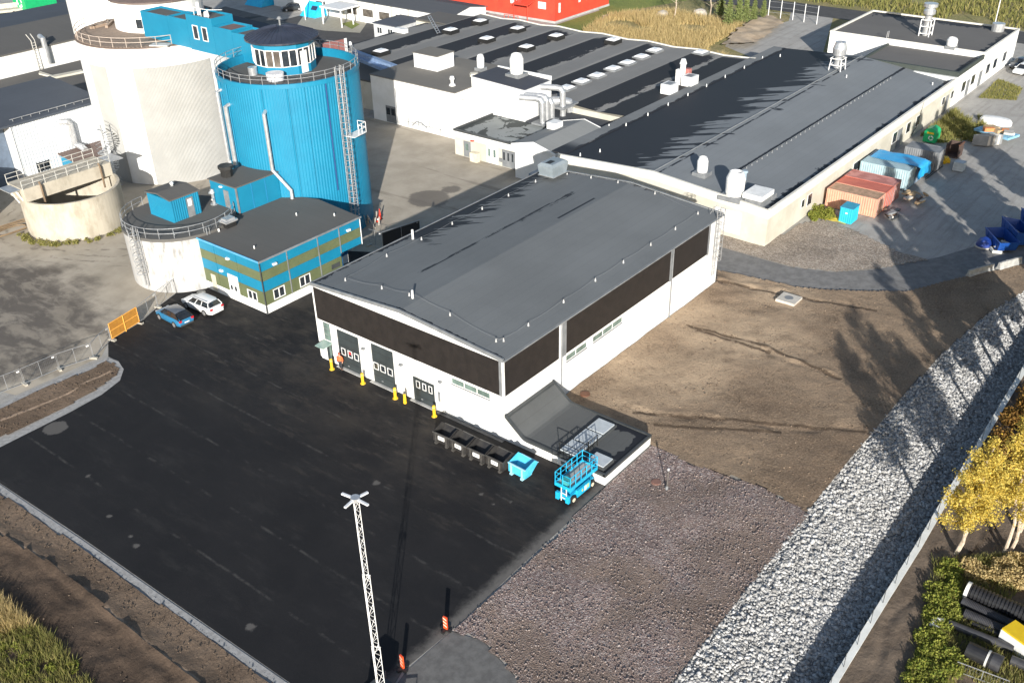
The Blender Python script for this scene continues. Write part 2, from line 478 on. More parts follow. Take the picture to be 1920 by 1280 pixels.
G_SOIL = mat_soil('dry_trodden_soil', (0.43, 0.325, 0.225), (0.165, 0.118, 0.082), (0.085, 0.06, 0.042), 0.07, True, [(15.84, -3.10) + (3.6,), (26.48, -7.98) + (4.6,), (25.64, -1.72) + (2.6,), (34.38, -6.26) + (3.0,), (8.45, -3.05) + (2.5,), (16.08, -7.76) + (4.0,), (36.50, -2.28) + (2.5,), (9.38, -5.60) + (2.0,), (25.33, -4.74) + (4.0,)],
    [((34.36, 0.03), (35.41, -6.33)), ((35.41, -6.33), (37.59, -15.21)), ((24.56, -2.35), (25.31, -9.64)), ((25.31, -9.64), (24.16, -17.44)), ((24.27, -3.65), (24.56, -10.53)), ((9.25, -6.20), (12.67, -12.17)), ((12.67, -12.17), (17.82, -22.11)), ((8.73, -8.55), (13.80, -16.76))])
G_SOIL2 = mat_soil('dark_fresh_soil', (0.195, 0.142, 0.102), (0.135, 0.096, 0.068), (0.075, 0.054, 0.038), 0.16, False, None, None, [((-30.77, 26.83), (-30.45, 21.29)), ((-30.45, 21.29), (-29.96, 15.80)), ((-29.96, 15.80), (-29.95, 10.01)), ((-29.95, 10.01), (-30.11, 4.45)), ((-30.11, 4.45), (-30.02, -0.79)), ((-23.96, 35.21), (-18.26, 34.36)), ((-18.26, 34.36), (-12.18, 34.77))])
G_SOIL3 = mat_soil('wet_dug_soil', (0.105, 0.075, 0.055), (0.07, 0.05, 0.037), (0.035, 0.026, 0.02), 0.2, False)
G_PATH = mat_soil('haul_road_mud', (0.17, 0.132, 0.10), (0.12, 0.092, 0.07), (0.04, 0.03, 0.023), 0.3, False)
G_GRAV = mat_gravel('crushed_granite', [(0.115, 0.080, 0.074), (0.21, 0.152, 0.138), (0.27, 0.205, 0.187), (0.18, 0.135, 0.128), (0.36, 0.31, 0.29), (0.17, 0.142, 0.132)], 11.0, tone=(0.9, 1.3), b=0.40, earth=(0.175, 0.128, 0.098))
G_STONY = mat_gravel('pale_stony_fill', [(0.24, 0.195, 0.155), (0.36, 0.30, 0.245), (0.45, 0.385, 0.32), (0.29, 0.24, 0.195)], 8.0, b=0.6)
G_RIP = mat_gravel('blasted_rock_fines', [(0.26, 0.257, 0.25), (0.42, 0.415, 0.41), (0.20, 0.20, 0.20), (0.45, 0.445, 0.44), (0.30, 0.295, 0.29)], 8.0)
G_KERB = M('grey_stone_dust', (0.36, 0.355, 0.35), (0.26, 0.255, 0.25), 3.0, 0.95, bmp=0.5, bscale=12)
G_TRACK = M('packed_grey_track', (0.21, 0.205, 0.20), (0.15, 0.147, 0.143), 1.1, 0.95, bmp=0.4, bscale=8)
G_APRON = M('old_grey_asphalt', (0.15, 0.147, 0.143), (0.105, 0.102, 0.10), 1.6, 0.9, bmp=0.3, bscale=16)
G_MEADOW = mat_grass('dry_meadow', (0.27, 0.22, 0.10), (0.18, 0.18, 0.055), (0.36, 0.30, 0.15))
G_LAWN = mat_grass('green_lawn', (0.15, 0.20, 0.035), (0.21, 0.24, 0.05), (0.11, 0.14, 0.035))
G_SAND = M('pale_sand_bank', (0.48, 0.38, 0.27), (0.34, 0.26, 0.18), 0.4, 0.95, bmp=0.8, bscale=3)
G_ROAD = M('distant_road', (0.07, 0.068, 0.07), (0.05, 0.05, 0.05), 0.6, 0.9)

# ---------------------------------------------------------------- ground sheets
bank_top = [(-27.27, -23.67), (-22.50, -23.17), (-12.87, -23.06), (-4.59, -22.87), (1.33, -22.78), (8.03, -22.67), (15.21, -22.53), (23.39, -22.59), (33.43, -22.91), (43.32, -23.85), (54.78, -26.14), (83.69, -32.78)]
wall_line = [(-21.80, -30.72), (-16.75, -30.61), (-7.21, -30.42), (1.05, -30.26), (6.97, -30.19), (13.55, -29.97), (20.71, -29.82), (27.42, -29.65), (34.96, -29.46), (45.37, -29.24), (62.92, -28.80), (103.12, -35.57)]
far_left = [(-400, 900), (900, 900)]
ground_poly = bank_top + [(420, -260), (900, -300), (900, 900), (-400, 900), (-400, -200), (-120, -120)]
sheet('ground', ground_poly, -0.03, G_YARD)
far_bank = wall_line[::-1] + [(-120, -170), (-120, -400), (900, -400), (420, -290)]
sheet('bank_ground', far_bank, -0.03, G_PATH)

def lerp2(a, b, t): return (a[0] + (b[0] - a[0]) * t, a[1] + (b[1] - a[1]) * t)
def ditch():
    bt = dens(bank_top, 0.9); n = len(bt)
    def resample(line, n):
        seg = [0]
        for i in range(len(line) - 1): seg.append(seg[-1] + math.dist(line[i][:2], line[i + 1][:2]))
        out = []
        for k in range(n):
            t = seg[-1] * k / (n - 1); i = 0
            while i < len(seg) - 2 and seg[i + 1] < t: i += 1
            out.append(lerp2(line[i], line[i + 1], (t - seg[i]) / max(1e-6, seg[i + 1] - seg[i])))
        return out
    # resample both by vertex fraction so that matching stations stay opposite each other
    def byidx(line, n):
        return [lerp2(line[min(int(k * (len(line) - 1) / (n - 1)), len(line) - 2)], line[min(int(k * (len(line) - 1) / (n - 1)), len(line) - 2) + 1],
                      k * (len(line) - 1) / (n - 1) - min(int(k * (len(line) - 1) / (n - 1)), len(line) - 2)) for k in range(n)]
    n = 260
    a = byidx(bank_top, n); b_ = byidx(wall_line, n)
    prof = [(0.0, -0.03), (0.12, -0.10), (0.3, -0.38), (0.5, -0.75), (0.68, -1.05), (0.8, -1.22), (0.92, -1.3), (1.0, -1.3)]
    mb = MB(); vv = []
    for i in range(n):
        for t, z in prof:
            q = lerp2(a[i], b_[i], t)
            dz = 0.0 if t in (0.0, 1.0) else 0.13 * mnoise.noise(Vector((q[0] * 0.8, q[1] * 0.8, 3.3)))
            vv.append((q[0], q[1], z + dz))
    k = len(prof)
    mb.add(vv, [(i * k + j, i * k + j + 1, (i + 1) * k + j + 1, (i + 1) * k + j)[::-1] for i in range(n - 1) for j in range(k - 1)])
    o = mb.build('rock_bank', G_RIP, smooth=True, kind='structure')
    return a, b_, prof
DA, DB, DPROF = ditch()
def bank_point(s, t):
    """s along (0..1), t across (0 top .. 1 wall foot)"""
    n = len(DA)
    i = min(int(s * (n - 1)), n - 2); fr = s * (n - 1) - i
    p = lerp2(lerp2(DA[i], DB[i], t), lerp2(DA[i + 1], DB[i + 1], t), fr)
    for j in range(len(DPROF) - 1):
        if t <= DPROF[j + 1][0]:
            u = (t - DPROF[j][0]) / (DPROF[j + 1][0] - DPROF[j][0])
            return p[0], p[1], DPROF[j][1] + u * (DPROF[j + 1][1] - DPROF[j][1])
    return p[0], p[1], -1.3

def in_poly(x, y, pts):
    c = False; j = len(pts) - 1
    for i in range(len(pts)):
        xi, yi = pts[i][0], pts[i][1]; xj, yj = pts[j][0], pts[j][1]
        if (yi > y) != (yj > y) and x < (xj - xi) * (y - yi) / (yj - yi) + xi: c = not c
        j = i
    return c
def relief(name, pts, z, step, amp, freq, mat, extra=None, kind='structure'):
    """a sheet with real unevenness, as a fine grid clipped to a polygon"""
    xs = [p[0] for p in pts]; ys = [p[1] for p in pts]
    x0, x1, y0, y1 = min(xs), max(xs), min(ys), max(ys)
    nx = int((x1 - x0) / step) + 2; ny = int((y1 - y0) / step) + 2
    idx = {}; vv = []; ff = []
    def vid(i, j):
        if (i, j) not in idx:
            x = x0 + i * step; y = y0 + j * step
            h = mnoise.noise(Vector((x * freq, y * freq, 1.7))) + 0.5 * mnoise.noise(Vector((x * freq * 2.7, y * freq * 2.7, 5.1))) + 0.3 * mnoise.noise(Vector((x * freq * 7, y * freq * 7, 9.1)))
            zz = z + amp * (h * 0.5 + 0.5)
            if extra: zz += extra(x, y)
            idx[(i, j)] = len(vv); vv.append((x, y, max(zz, 0.004)))
        return idx[(i, j)]
    for i in range(nx):
        for j in range(ny):
            if in_poly(x0 + (i + .5) * step, y0 + (j + .5) * step, pts):
                ff.append((vid(i, j), vid(i + 1, j), vid(i + 1, j + 1), vid(i, j + 1)))
    mb = MB(); mb.add(vv, ff)
    return mb.build(name, mat, smooth=True, kind=kind)

old_yard = [(-29.09, 47.04), (-21.85, 42.97), (-20.18, 37.89), (-15.75, 37.75), (-12.04, 37.70), (-10.10, 39.63), (-5.97, 40.43), (-2.96, 41.87), (3, 44), (16, 38), (20, 31), (23.5, 25), (30, 21.3), (34.5, 10), (44.7, 20), (44.7, 28), (47.2, 32), (47.2, 46), (51.8, 50), (51.8, 110), (40, 160), (-20, 130), (-60, 110)]
sheet('old_yard', old_yard, -0.016, G_OLD)
asph = [(-27.29, 31.32), (-24.96, 31.61), (-22.22, 31.64), (-18.87, 31.66), (-15.70, 31.91), (-13.39, 32.67), (-12.10, 34.06), (-11.59, 35.68), (-11.66, 37.18), (-10.10, 39.63), (-5.97, 40.43), (-2.96, 41.87), (3, 44), (16, 38), (20, 31), (23.5, 25), (30, 21.3), (0.1, 21.2), (0.1, -9.3), (-0.01, -9.59), (-5.24, -9.76), (-11.48, -9.81), (-16.52, -9.95), (-17.77, -9.93), (-21.91, -9.77), (-23.25, -10.19), (-26.42, -14.28), (-26.62, -5.16), (-26.85, 7.46), (-26.99, 16.73), (-27.19, 22.81), (-27.33, 27.16)]
sheet('asphalt_yard', asph, 0.0, G_ASPH)
sheet('old_asphalt_apron', [(-21.74, -9.92), (-17.78, -9.99), (-17.17, -12.02), (-18.49, -16.38), (-20.70, -20.13), (-26.01, -15.47), (-23.19, -10.26)], 0.004, G_APRON)
ribbon('kerb_strip', dens([(-27.48, 30.11), (-27.43, 26.98), (-27.32, 22.58), (-27.12, 16.53), (-26.97, 7.30), (-26.72, -5.28), (-26.52, -14.38)], 1.5), -0.5, 0.008, G_KERB)
soil_plot = [(0.3, -0.15), (6.6, -0.15), (34.05, -0.15), (36.58, 1.12), (37.93, -7.42), (40.29, -11.98), (43.38, -16.18), (49.52, -19.38), (56.46, -23.65), (57.64, -26.96)] + bank_top[9:4:-1] + [(6.07, -22.74), (6.72, -18.90), (6.09, -13.47), (6.35, -9.72), (6.3, -9.5), (6.3, -0.2)]
def rut(x, y):
    z = 0.0
    for (ax, ay), (bx_, by), w, h in RUTS:
        dx, dy = bx_ - ax, by - ay; L = math.hypot(dx, dy)
        t = ((x - ax) * dx + (y - ay) * dy) / L
        d = ((x - ax) * -dy + (y - ay) * dx) / L + 0.35 * math.sin(t * 0.7)
        if -0.5 < t < L + 0.5: z += h * math.exp(-(d / w) ** 2) * (0.6 + 0.4 * math.sin(t * 2.1 + w))
    return z
RUTS = [((34.42, -0.06), (35.52, -6.28), 0.22, -0.16), ((35.52, -6.28), (37.50, -14.19), 0.22, -0.16), ((35.06, 0.29), (36.46, -6.40), 0.25, 0.10), ((24.59, -2.90), (25.48, -9.55), 0.3, -0.1), ((25.48, -9.55), (24.32, -16.65), 0.25, 0.12),
        ((24.88, -9.85), (23.78, -17.36), 0.25, -0.1), ((10.04, -5.17), (12.81, -12.09), 0.3, 0.09), ((12.81, -12.09), (13.76, -15.86), 0.3, 0.08), ((9.90, -6.30), (12.95, -14.40), 0.3, -0.1), ((13.84, -15.35), (17.82, -22.11), 0.35, -0.12)]
relief('soil_plot', soil_plot, 0.06, 0.24, 0.17, 0.33, G_SOIL, rut)
gravel = [(-0.12, -9.66), (0.2, -9.7), (6.3, -9.7), (6.35, -9.72), (6.09, -13.47), (6.72, -18.90), (6.07, -22.74)] + bank_top[4::-1] + [(-20.70, -20.13), (-18.49, -16.38), (-17.17, -12.02), (-17.78, -10.07), (-16.61, -10.12), (-11.56, -9.96), (-5.33, -9.92)]
relief('gravel_field', gravel, 0.02, 0.4, 0.10, 0.5, G_GRAV)
sheet('grey_track', [(34.0, 0.5), (36.58, 1.12), (37.93, -7.42), (40.29, -11.98), (43.38, -16.18), (49.52, -19.38), (56.46, -23.65), (62.69, -26.26), (63.65, -20.59), (53.23, -15.99), (46.35, -11.77), (43.31, -8.46), (41.88, -4.41), (41.84, 0.47), (41.96, 3.73), (38, 8), (34.2, 8)], -0.008, G_TRACK)
relief('stony_fill', [(45.40, 5.46), (44.89, -0.06), (52.71, -0.59), (55.42, -2.27), (54.54, -6.11), (52.15, -11.83), (51.93, -15.32), (46.59, -11.68), (43.42, -8.41), (42.00, -4.35), (41.96, 0.53), (42.08, 3.79)], 0.0, 0.4, 0.1, 0.6, G_STONY)
# island and slope at the left
isl = [(-33.03, 32.07), (-25.74, 32.65), (-24.36, 32.74), (-21.70, 32.57), (-18.29, 32.63), (-15.24, 32.98), (-13.29, 33.56), (-12.39, 34.45), (-12.09, 35.58), (-12.29, 36.46), (-14.98, 36.42), (-17.38, 36.71), (-20.70, 36.93), (-22.21, 36.78), (-30.58, 37.65)]
isl_out = [(-33.46, 31.09), (-24.96, 31.61), (-22.22, 31.64), (-18.87, 31.66), (-15.70, 31.91), (-13.39, 32.67), (-12.10, 34.06), (-11.59, 35.68), (-11.77, 37.02), (-14.58, 37.08), (-17.00, 37.36), (-20.35, 37.57), (-21.83, 37.49), (-30.18, 38.54)]
sheet('island_kerb', isl_out, 0.006, G_KERB)
def crest(x, y): return 0.0
relief('soil_island', isl, 0.02, 0.25, 0.12, 0.35, G_SOIL2)
ca = [(-30.71, 26.95), (-30.45, 21.29), (-29.94, 15.85), (-29.92, 10.05), (-30.09, 4.49), (-30.00, -0.75), (-29.79, -9.47)]
def ridge(x, y):
    best = 1e9; side = 0
    for i in range(len(ca) - 1):
        ax, ay = ca[i]; bx_, by = ca[i + 1]
        dx, dy = bx_ - ax, by - ay; L2 = dx * dx + dy * dy
        t = max(0, min(1, ((x - ax) * dx + (y - ay) * dy) / L2))
        d = math.hypot(x - ax - t * dx, y - ay - t * dy)
        if d < best:
            best = d; side = dx * (y - ay) - dy * (x - ax)
    w = 0.14 * mnoise.noise(Vector((x * 0.9, y * 0.9, 2.2)))
    if side > 0: return 0.22 * math.exp(-((best + w) / 0.8) ** 2)
    return 0.22 * math.exp(-((best + w) / 0.35) ** 2)
slope_up = [(-30.20, 34.83), (-27.99, 25.92), (-27.86, 21.60), (-27.67, 15.62), (-27.52, 6.51), (-27.30, -5.94), (-27.24, -12.66), (-29.79, -9.47), (-30.00, -0.75), (-30.09, 4.49), (-29.92, 10.05), (-29.94, 15.85), (-30.45, 21.29), (-31.15, 32.76)]
relief('soil_verge', slope_up, 0.0, 0.22, 0.11, 0.5, G_SOIL2, ridge)
slope_lo = [(-31.15, 32.76), (-30.45, 21.29), (-29.94, 15.85), (-29.92, 10.05), (-30.09, 4.49), (-30.00, -0.75), (-29.79, -9.47), (-35.64, -5.13), (-45.02, 11.41), (-37.30, 30.76)]
relief('soil_slope', slope_lo, 0.0, 0.22, 0.30, 0.6, G_SOIL3, ridge)
# far surroundings
sheet('meadow', [(98, 30), (97, 75), (112, 70), (126, 74), (150, 95), (190, 60), (190, 30), (140, 26.5), (118, 27)], -0.012, G_MEADOW)
sheet('lawn', [(126, 76), (150, 97), (180, 120), (200, 75), (150, 68)], -0.006, G_LAWN)
sheet('rear_track', [(100, 26), (110, 30), (118, 44), (128, 47), (142, 43), (152, 47), (152, 38), (138, 33), (124, 28), (112, 24)], 0.0, G_YARD)
sheet('railway_strip', [(149, 100), (158, 100), (158, -60), (149, -60)], 0.004, G_ROAD)
sheet('factory_lawn', [(110, 66), (126, 75.9), (134.5, 79), (114.5, 79), (104, 70), (100, 60)], -0.004, G_LAWN)
sheet('far_meadow', [(158.5, 200), (420, 300), (420, -200), (158.5, -120)], 0.0, G_MEADOW)
sheet('rear_road', [(40, 128), (150, 128), (150, 112), (108, 101), (80, 101), (60, 108), (45, 108)], -0.004, G_ROAD)
sheet('verge_lawn', [(52.48, 186.07), (59.48, 190.33), (65.68, 190.71), (61.25, 180.11), (54.45, 174.34), (47.02, 175.43)], 0.02, G_LAWN)

road = wall_line[1:9] + [(36.40, -32.11), (24.35, -32.92), (14.66, -33.88), (7.38, -32.89), (5.06, -32.34), (1.49, -32.74), (-2.18, -33.32), (-5.25, -33.62), (-10.72, -34.19), (-14.57, -33.43)]
road = [(p[0], p[1]) for p in wall_line[1:9]] + [(p[0], p[1]) for p in road[8:]]
RD = []
for off in (1.15, 1.75, 2.9, 3.5):
    for i in range(1, 5):
        a, c = Vector(wall_line[i]), Vector(wall_line[i + 1]); d = (c - a).normalized(); n = Vector((d.y, -d.x))
        RD.append(((a.x + n.x * off, a.y + n.y * off), (c.x + n.x * off, c.y + n.y * off), .2, (-.12 if off in (1.15, 2.9) else .05)))
def ruts(x, y):
    global RUTS
    keep = RUTS; RUTS = RD
    z = rut(x, y); RUTS = keep
    return z
relief('haul_road', road, 0.06, 0.2, 0.12, 0.8, G_PATH, ruts)

# ---------------------------------------------------------------- building materials
def frayed(nt, pos, axis, edge, sign, along, amp, soft=0.12, fs=0.9, ft=0.10, ang=0.0):
    """mask of damp felt, or of the painted eave shadow, that starts at a line (axis coordinate = edge) and ends in ragged tongues;
    sign=+1 the damp side has larger coordinate. amp = reach of the tongues"""
    q = scl(nt, pos, (fs, ft, 1) if axis == 1 else (ft, fs, 1), 0.0)
    if ang:
        n = nd(nt, 'ShaderNodeVectorRotate', rotation_type='Z_AXIS'); setin(nt, n.inputs['Vector'], pos); n.inputs['Angle'].default_value = ang
        q = scl(nt, n.outputs[0], (ft, fs, 1))
    n1 = noi(nt, q, 1.0, 3, 0.7)
    w = mth(nt, 'MULTIPLY', mth(nt, 'SUBTRACT', n1, 0.5), amp * 4)
    xyz = sep(nt, pos)
    d = mth(nt, 'MULTIPLY', mth(nt, 'SUBTRACT', xyz[axis], edge), sign)
    return mapr(nt, mth(nt, 'ADD', d, w), -soft, soft)
def felt(name, dry, wet=(0.017, 0.019, 0.025), masks=None, lanes=1.0, lane_axis=0, var=0.14):
    m, nt, p, pos = new_mat(name)
    x = sep(nt, pos)
    c = mixc(nt, mapr(nt, noi(nt, pos, 0.12, 6, 0.6), 0.3, 0.7), tuple(q * (1 - var) for q in dry), tuple(q * (1 + var) for q in dry))
    c = mixc(nt, mth(nt, 'MULTIPLY', mapr(nt, noi(nt, pos, 6, 5, 0.75), 0.3, 0.8), 0.25), c, tuple(q * 1.35 for q in dry))
    # felt strips, one metre wide, with slightly different age and a thin lapped joint
    row = mth(nt, 'FLOOR', mth(nt, 'DIVIDE', x[lane_axis], lanes))
    wn_ = nd(nt, 'ShaderNodeTexWhiteNoise', noise_dimensions='1D'); setin(nt, wn_.inputs['W'], row)
    c = mixc(nt, mth(nt, 'MULTIPLY', wn_.outputs['Value'], 0.12), c, tuple(q * 0.72 for q in dry))
    fr = mth(nt, 'FRACT', mth(nt, 'DIVIDE', x[lane_axis], lanes))
    jn = mth(nt, 'LESS_THAN', fr, 0.05)
    c = mixc(nt, mth(nt, 'MULTIPLY', jn, 0.2), c, tuple(q * 0.5 for q in dry))
    rgh = 0.85
    if masks:
        w = None
        for f in masks:
            k = f(nt, pos)
            w = k if w is None else mth(nt, 'MAXIMUM', w, k)
        c = mixc(nt, mth(nt, 'MULTIPLY', w, 0.94), c, wet)  # the wet tone also fills the painted shadow masks of the factory roof
        rgh = mapr(nt, w, 0, 1, 0.85, 0.6)
        setin(nt, p.inputs['Specular IOR Level'], mapr(nt, w, 0, 1, 0.4, 0.14))
    nt.links.new(c, p.inputs['Base Color'])
    setin(nt, p.inputs['Roughness'], rgh)
    if not masks: p.inputs['Specular IOR Level'].default_value = 0.4
    bump(nt, p, noi(nt, pos, 18, 4, 0.7), 0.15, 0.02)
    return m
def corr_wall(name, c1, c2, rough=0.55):
    return M(name, c1, c2, 0.6, rough, bmp=0.05, bscale=6, lo=0.3, hi=0.7)
WHITE = M('white_rendered_wall', (0.80, 0.80, 0.79), (0.72, 0.72, 0.70), 0.5, 0.75, bmp=0.08, bscale=20)
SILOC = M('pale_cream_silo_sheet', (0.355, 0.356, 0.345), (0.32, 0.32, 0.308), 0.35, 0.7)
CREAM = M('cream_rendered_wall', (0.56, 0.535, 0.46), (0.47, 0.445, 0.37), 0.35, 0.85, bmp=0.12, bscale=14)
STAINW = M('stained_white_concrete', (0.42, 0.415, 0.405), (0.17, 0.168, 0.164), 1.6, 0.85, bmp=0.15, bscale=10, lo=0.22, hi=0.52, coord=(1, 1, 0.35))
CONC = M('weathered_concrete', (0.46, 0.42, 0.345), (0.32, 0.285, 0.225), 0.7, 0.9, bmp=0.2, bscale=9, lo=0.3, hi=0.6, coord=(1, 1, 0.5))
BLACKP = M('black_cladding_panel', (0.021, 0.017, 0.0155), (0.014, 0.0115, 0.0105), 1.2, 0.6, bmp=0.06, bscale=30)
GREYT = M('grey_painted_steel', (0.22, 0.23, 0.24), (0.16, 0.17, 0.18), 1.0, 0.5)
DGREY = M('dark_grey_steel', (0.062, 0.067, 0.070), (0.045, 0.05, 0.052), 1.0, 0.5)
DOORG = M('anthracite_door', (0.045, 0.055, 0.058), (0.034, 0.042, 0.045), 0.8, 0.42)
BLACK = M('black_rubber', (0.012, 0.012, 0.012), (0.02, 0.02, 0.02), 3, 0.6)
GALV = M('galvanised_steel', (0.50, 0.51, 0.52), (0.36, 0.37, 0.38), 4.0, 0.42, 0.55)
ZINC = M('bright_sheet_metal', (0.62, 0.63, 0.64), (0.48, 0.49, 0.50), 2.0, 0.35, 0.6)
WPAINT = M('white_painted_metal', (0.78, 0.78, 0.77), (0.68, 0.68, 0.67), 2.0, 0.5)
YELLOW = M('yellow_paint', (0.80, 0.52, 0.02), (0.66, 0.40, 0.02), 4.0, 0.5)
ORANGE = M('orange_plastic', (0.85, 0.10, 0.02), (0.7, 0.07, 0.02), 3.0, 0.5)
BLUE = M('blue_profiled_sheet', (0.010, 0.205, 0.345), (0.0085, 0.18, 0.31), 0.5, 0.45, lo=0.3, hi=0.7)
OLIVE = M('olive_panel', (0.125, 0.145, 0.072), (0.105, 0.125, 0.06), 0.7, 0.55)
def glass(name, col=(0.02, 0.025, 0.03), rough=0.08, spec=0.8):
    m, nt, p, pos = new_mat(name)
    f = mapr(nt, noi(nt, pos, 1.3, 3), 0.35, 0.65)
    nt.links.new(mixc(nt, f, col, tuple(q * 1.7 for q in col)), p.inputs['Base Color'])
    p.inputs['Roughness'].default_value = rough; p.inputs['Specular IOR Level'].default_value = spec
    return m
GLASSD = glass('dark_window_glass'); GLASSG = glass('green_tinted_glass', (0.10, 0.14, 0.125), 0.12); GLASSR = glass('interior_seen_through_glass', (0.08, 0.07, 0.06))

# ---------------------------------------------------------------- production hall
HL, HW, HE, HR = 34.05, 21.24, 7.5, 8.28
hall = thing('production_hall', 'new white hall with a black cladding band and wide grey felt roof, mid picture', 'hall', (HL / 2, HW / 2, 0))
def seam(nt, pos, y0, x0, x1, w, k):
    xyz = sep(nt, pos)
    d = mth(nt, 'ABSOLUTE', mth(nt, 'SUBTRACT', xyz[1], y0))
    n = noi(nt, scl(nt, pos, (0.45, 3, 1)), 1.0, 5, 0.7)
    return mth(nt, 'MULTIPLY', mth(nt, 'MULTIPLY', mth(nt, 'LESS_THAN', d, w), mapr(nt, n, k, k + 0.03)), mth(nt, 'MULTIPLY', mth(nt, 'GREATER_THAN', xyz[0], x0), mth(nt, 'LESS_THAN', xyz[0], x1)))
def hall_left(nt, pos):
    f = frayed(nt, pos, 1, 19.6, 1, 0, 3.4, 0.1, 1.0, 0.10, R(51))
    x = sep(nt, pos)[0]
    return mth(nt, 'MULTIPLY', f, mapr(nt, mth(nt, 'ADD', x, mth(nt, 'MULTIPLY', noi(nt, pos, 0.4, 3), 4)), 13.0, 14.5))
def hall_edge(nt, pos): return frayed(nt, pos, 1, 21.0, 1, 0, 0.5, 0.05, 1.2, 1.2)
def hall_front(nt, pos): return frayed(nt, pos, 0, 0.22, -1, 0, 0.25, 0.03, 1.2, 1.2)
def hall_back(nt, pos): return mth(nt, 'MULTIPLY', frayed(nt, pos, 0, 34.0, 1, 0, 0.7, 0.06, 0.8, 0.5), mapr(nt, sep(nt, pos)[1], 5, 7))
ROOFH = felt('hall_roof_felt', (0.142, 0.152, 0.158), masks=[hall_left, hall_edge, hall_front, hall_back, lambda n, p: seam(n, p, 14.35, 6, 29.2, 0.16, 0.46), lambda n, p: seam(n, p, 14.05, 20, 29.0, 0.16, 0.52), lambda n, p: seam(n, p, 11.3, 22.4, 28.6, 0.13, 0.35)], lanes=1.0, lane_axis=1, var=0.10)
# masonry body, pitched
def gable(b, x0, x1, y0, y1, z0, ze, zr, m=0, ym=None):
    ym = (y0 + y1) / 2 if ym is None else ym
    v = []
    for x in (x0, x1): v += [(x, y0, z0), (x, y1, z0), (x, y1, ze), (x, ym, zr), (x, y0, ze)]
    b.add(v, [(4, 3, 2, 1, 0), (5, 6, 7, 8, 9), (0, 1, 6, 5)[::-1], (1, 2, 7, 6)[::-1], (2, 3, 8, 7)[::-1], (3, 4, 9, 8)[::-1], (4, 0, 5, 9)[::-1]][:], m)
    return b
gable(MB(), 0, HL, 0, HW, 0, HE - 0.1, HR - 0.12).build('wall', WHITE, hall)
b = MB()
ov = 0.10
for ya, yb, za, zb in ((-ov, HW / 2, HE, HR), (HW / 2, HW + ov, HR, HE)):
    b.add([(-ov, ya, za), (HL + ov, ya, za), (HL + ov, yb, zb), (-ov, yb, zb), (-ov, ya, za - 0.12), (HL + ov, ya, za - 0.12), (HL + ov, yb, zb - 0.12), (-ov, yb, zb - 0.12)],
          [(0, 1, 2, 3), (7, 6, 5, 4), (0, 4, 5, 1), (2, 6, 7, 3), (3, 7, 4, 0), (1, 5, 6, 2)])
roof = b.build('roof', ROOFH, hall)
# raised sheet metal edging
b = MB()
for xs in ((-ov - 0.06, -ov + 0.10), (HL - 0.02, HL + ov + 0.06)):
    for ya, yb, za, zb in ((-ov, HW / 2, HE, HR), (HW / 2, HW + ov, HR, HE)):
        b.add([(x, y, z + dz) for dz in (-0.2, 0.10) for x, y, z in ((xs[0], ya, za), (xs[1], ya, za), (xs[1], yb, zb), (xs[0], yb, zb))],
              [(3, 2, 1, 0), (4, 5, 6, 7), (0, 1, 5, 4), (1, 2, 6, 5), (2, 3, 7, 6), (3, 0, 4, 7)])
b.box(-ov, HW + ov - 0.04, HE - 0.16, HL + ov, HW + ov + 0.08, HE + 0.06)
b.build('roof_edging', GREYT, roof)
b = MB().box(-ov - 0.05, -ov - 0.16, HE - 0.14, HL + ov, -ov - 0.01, HE - 0.02)
b.build('gutter', GREYT, roof)
# cladding
def clad(pts, axis, off=0.045, name='cladding'):
    b = MB(); n = len(pts)
    if axis == 0: vv = [(-0.002, p[0], p[1]) for p in pts] + [(-off, p[0], p[1]) for p in pts]
    else: vv = [(p[0], -0.002, p[1]) for p in pts] + [(p[0], -off, p[1]) for p in pts]
    b.add(vv, [tuple(range(n)), tuple(range(2 * n - 1, n - 1, -1))] + [(i, n + i, n + (i + 1) % n, (i + 1) % n) for i in range(n)])
    return b.build(name, BLACKP, hall)
def rooft(y): return HE - 0.2 + (HR - HE) * (1 - abs(y - HW / 2) / (HW / 2))
clad([(21.12, 4.1), (0.42, 4.1), (0.42, 7.18), (21.12, 7.18)], 0)
for x0, x1 in ((0.16, 7.12), (8.2, 24.45), (25.1, 31.55)): clad([(x0, 4.1), (x1, 4.1), (x1, 7.3), (x0, 7.3)], 1)
# steel flashing strips beside the cladding
for y0, y1 in ((0.12, 0.4),): bx(-0.05, y0, 4.08, -0.003, y1, 7.25).build('corner_flashing', GREYT, hall)
bx(-0.07, -0.08, 4.08, -0.003, 0.1, 7.3).build('corner_flashing', WPAINT, hall)
bx(7.46, -0.04, 4.0, 8.15, -0.003, 7.3).build('corner_flashing', GREYT, hall)
bx(7.16, -0.05, 4.0, 7.36, -0.003, 7.3).build('corner_flashing', WPAINT, hall)
bx(24.49, -0.05, 4.0, 25.05, -0.003, 7.3).build('corner_flashing', GREYT, hall)
bx(31.6, -0.05, 4.0, 31.9, -0.003, 7.3).build('corner_flashing', GREYT, hall)
bx(33.75, -0.07, 3.2, 34.02, -0.003, 7.3).build('corner_flashing', WPAINT, hall)
bx(-0.06, 21.12, 0.2, -0.003, 21.3, 7.35).build('corner_flashing', WPAINT, hall)
for x, zz in ((7.4, 1.4), (24.8, 0.3)):
    MB().tube([(x, -0.13, 7.38), (x, -0.13, zz), (x, -0.22, zz - 0.15)], 0.055, 8).build('downpipe', GREYT, hall)
bx(24.5, -1.45, 0.0, 24.85, -0.05, 0.10).build('gutter_stone', M('pale_gutter_stone', (0.5, 0.46, 0.38)), hall)
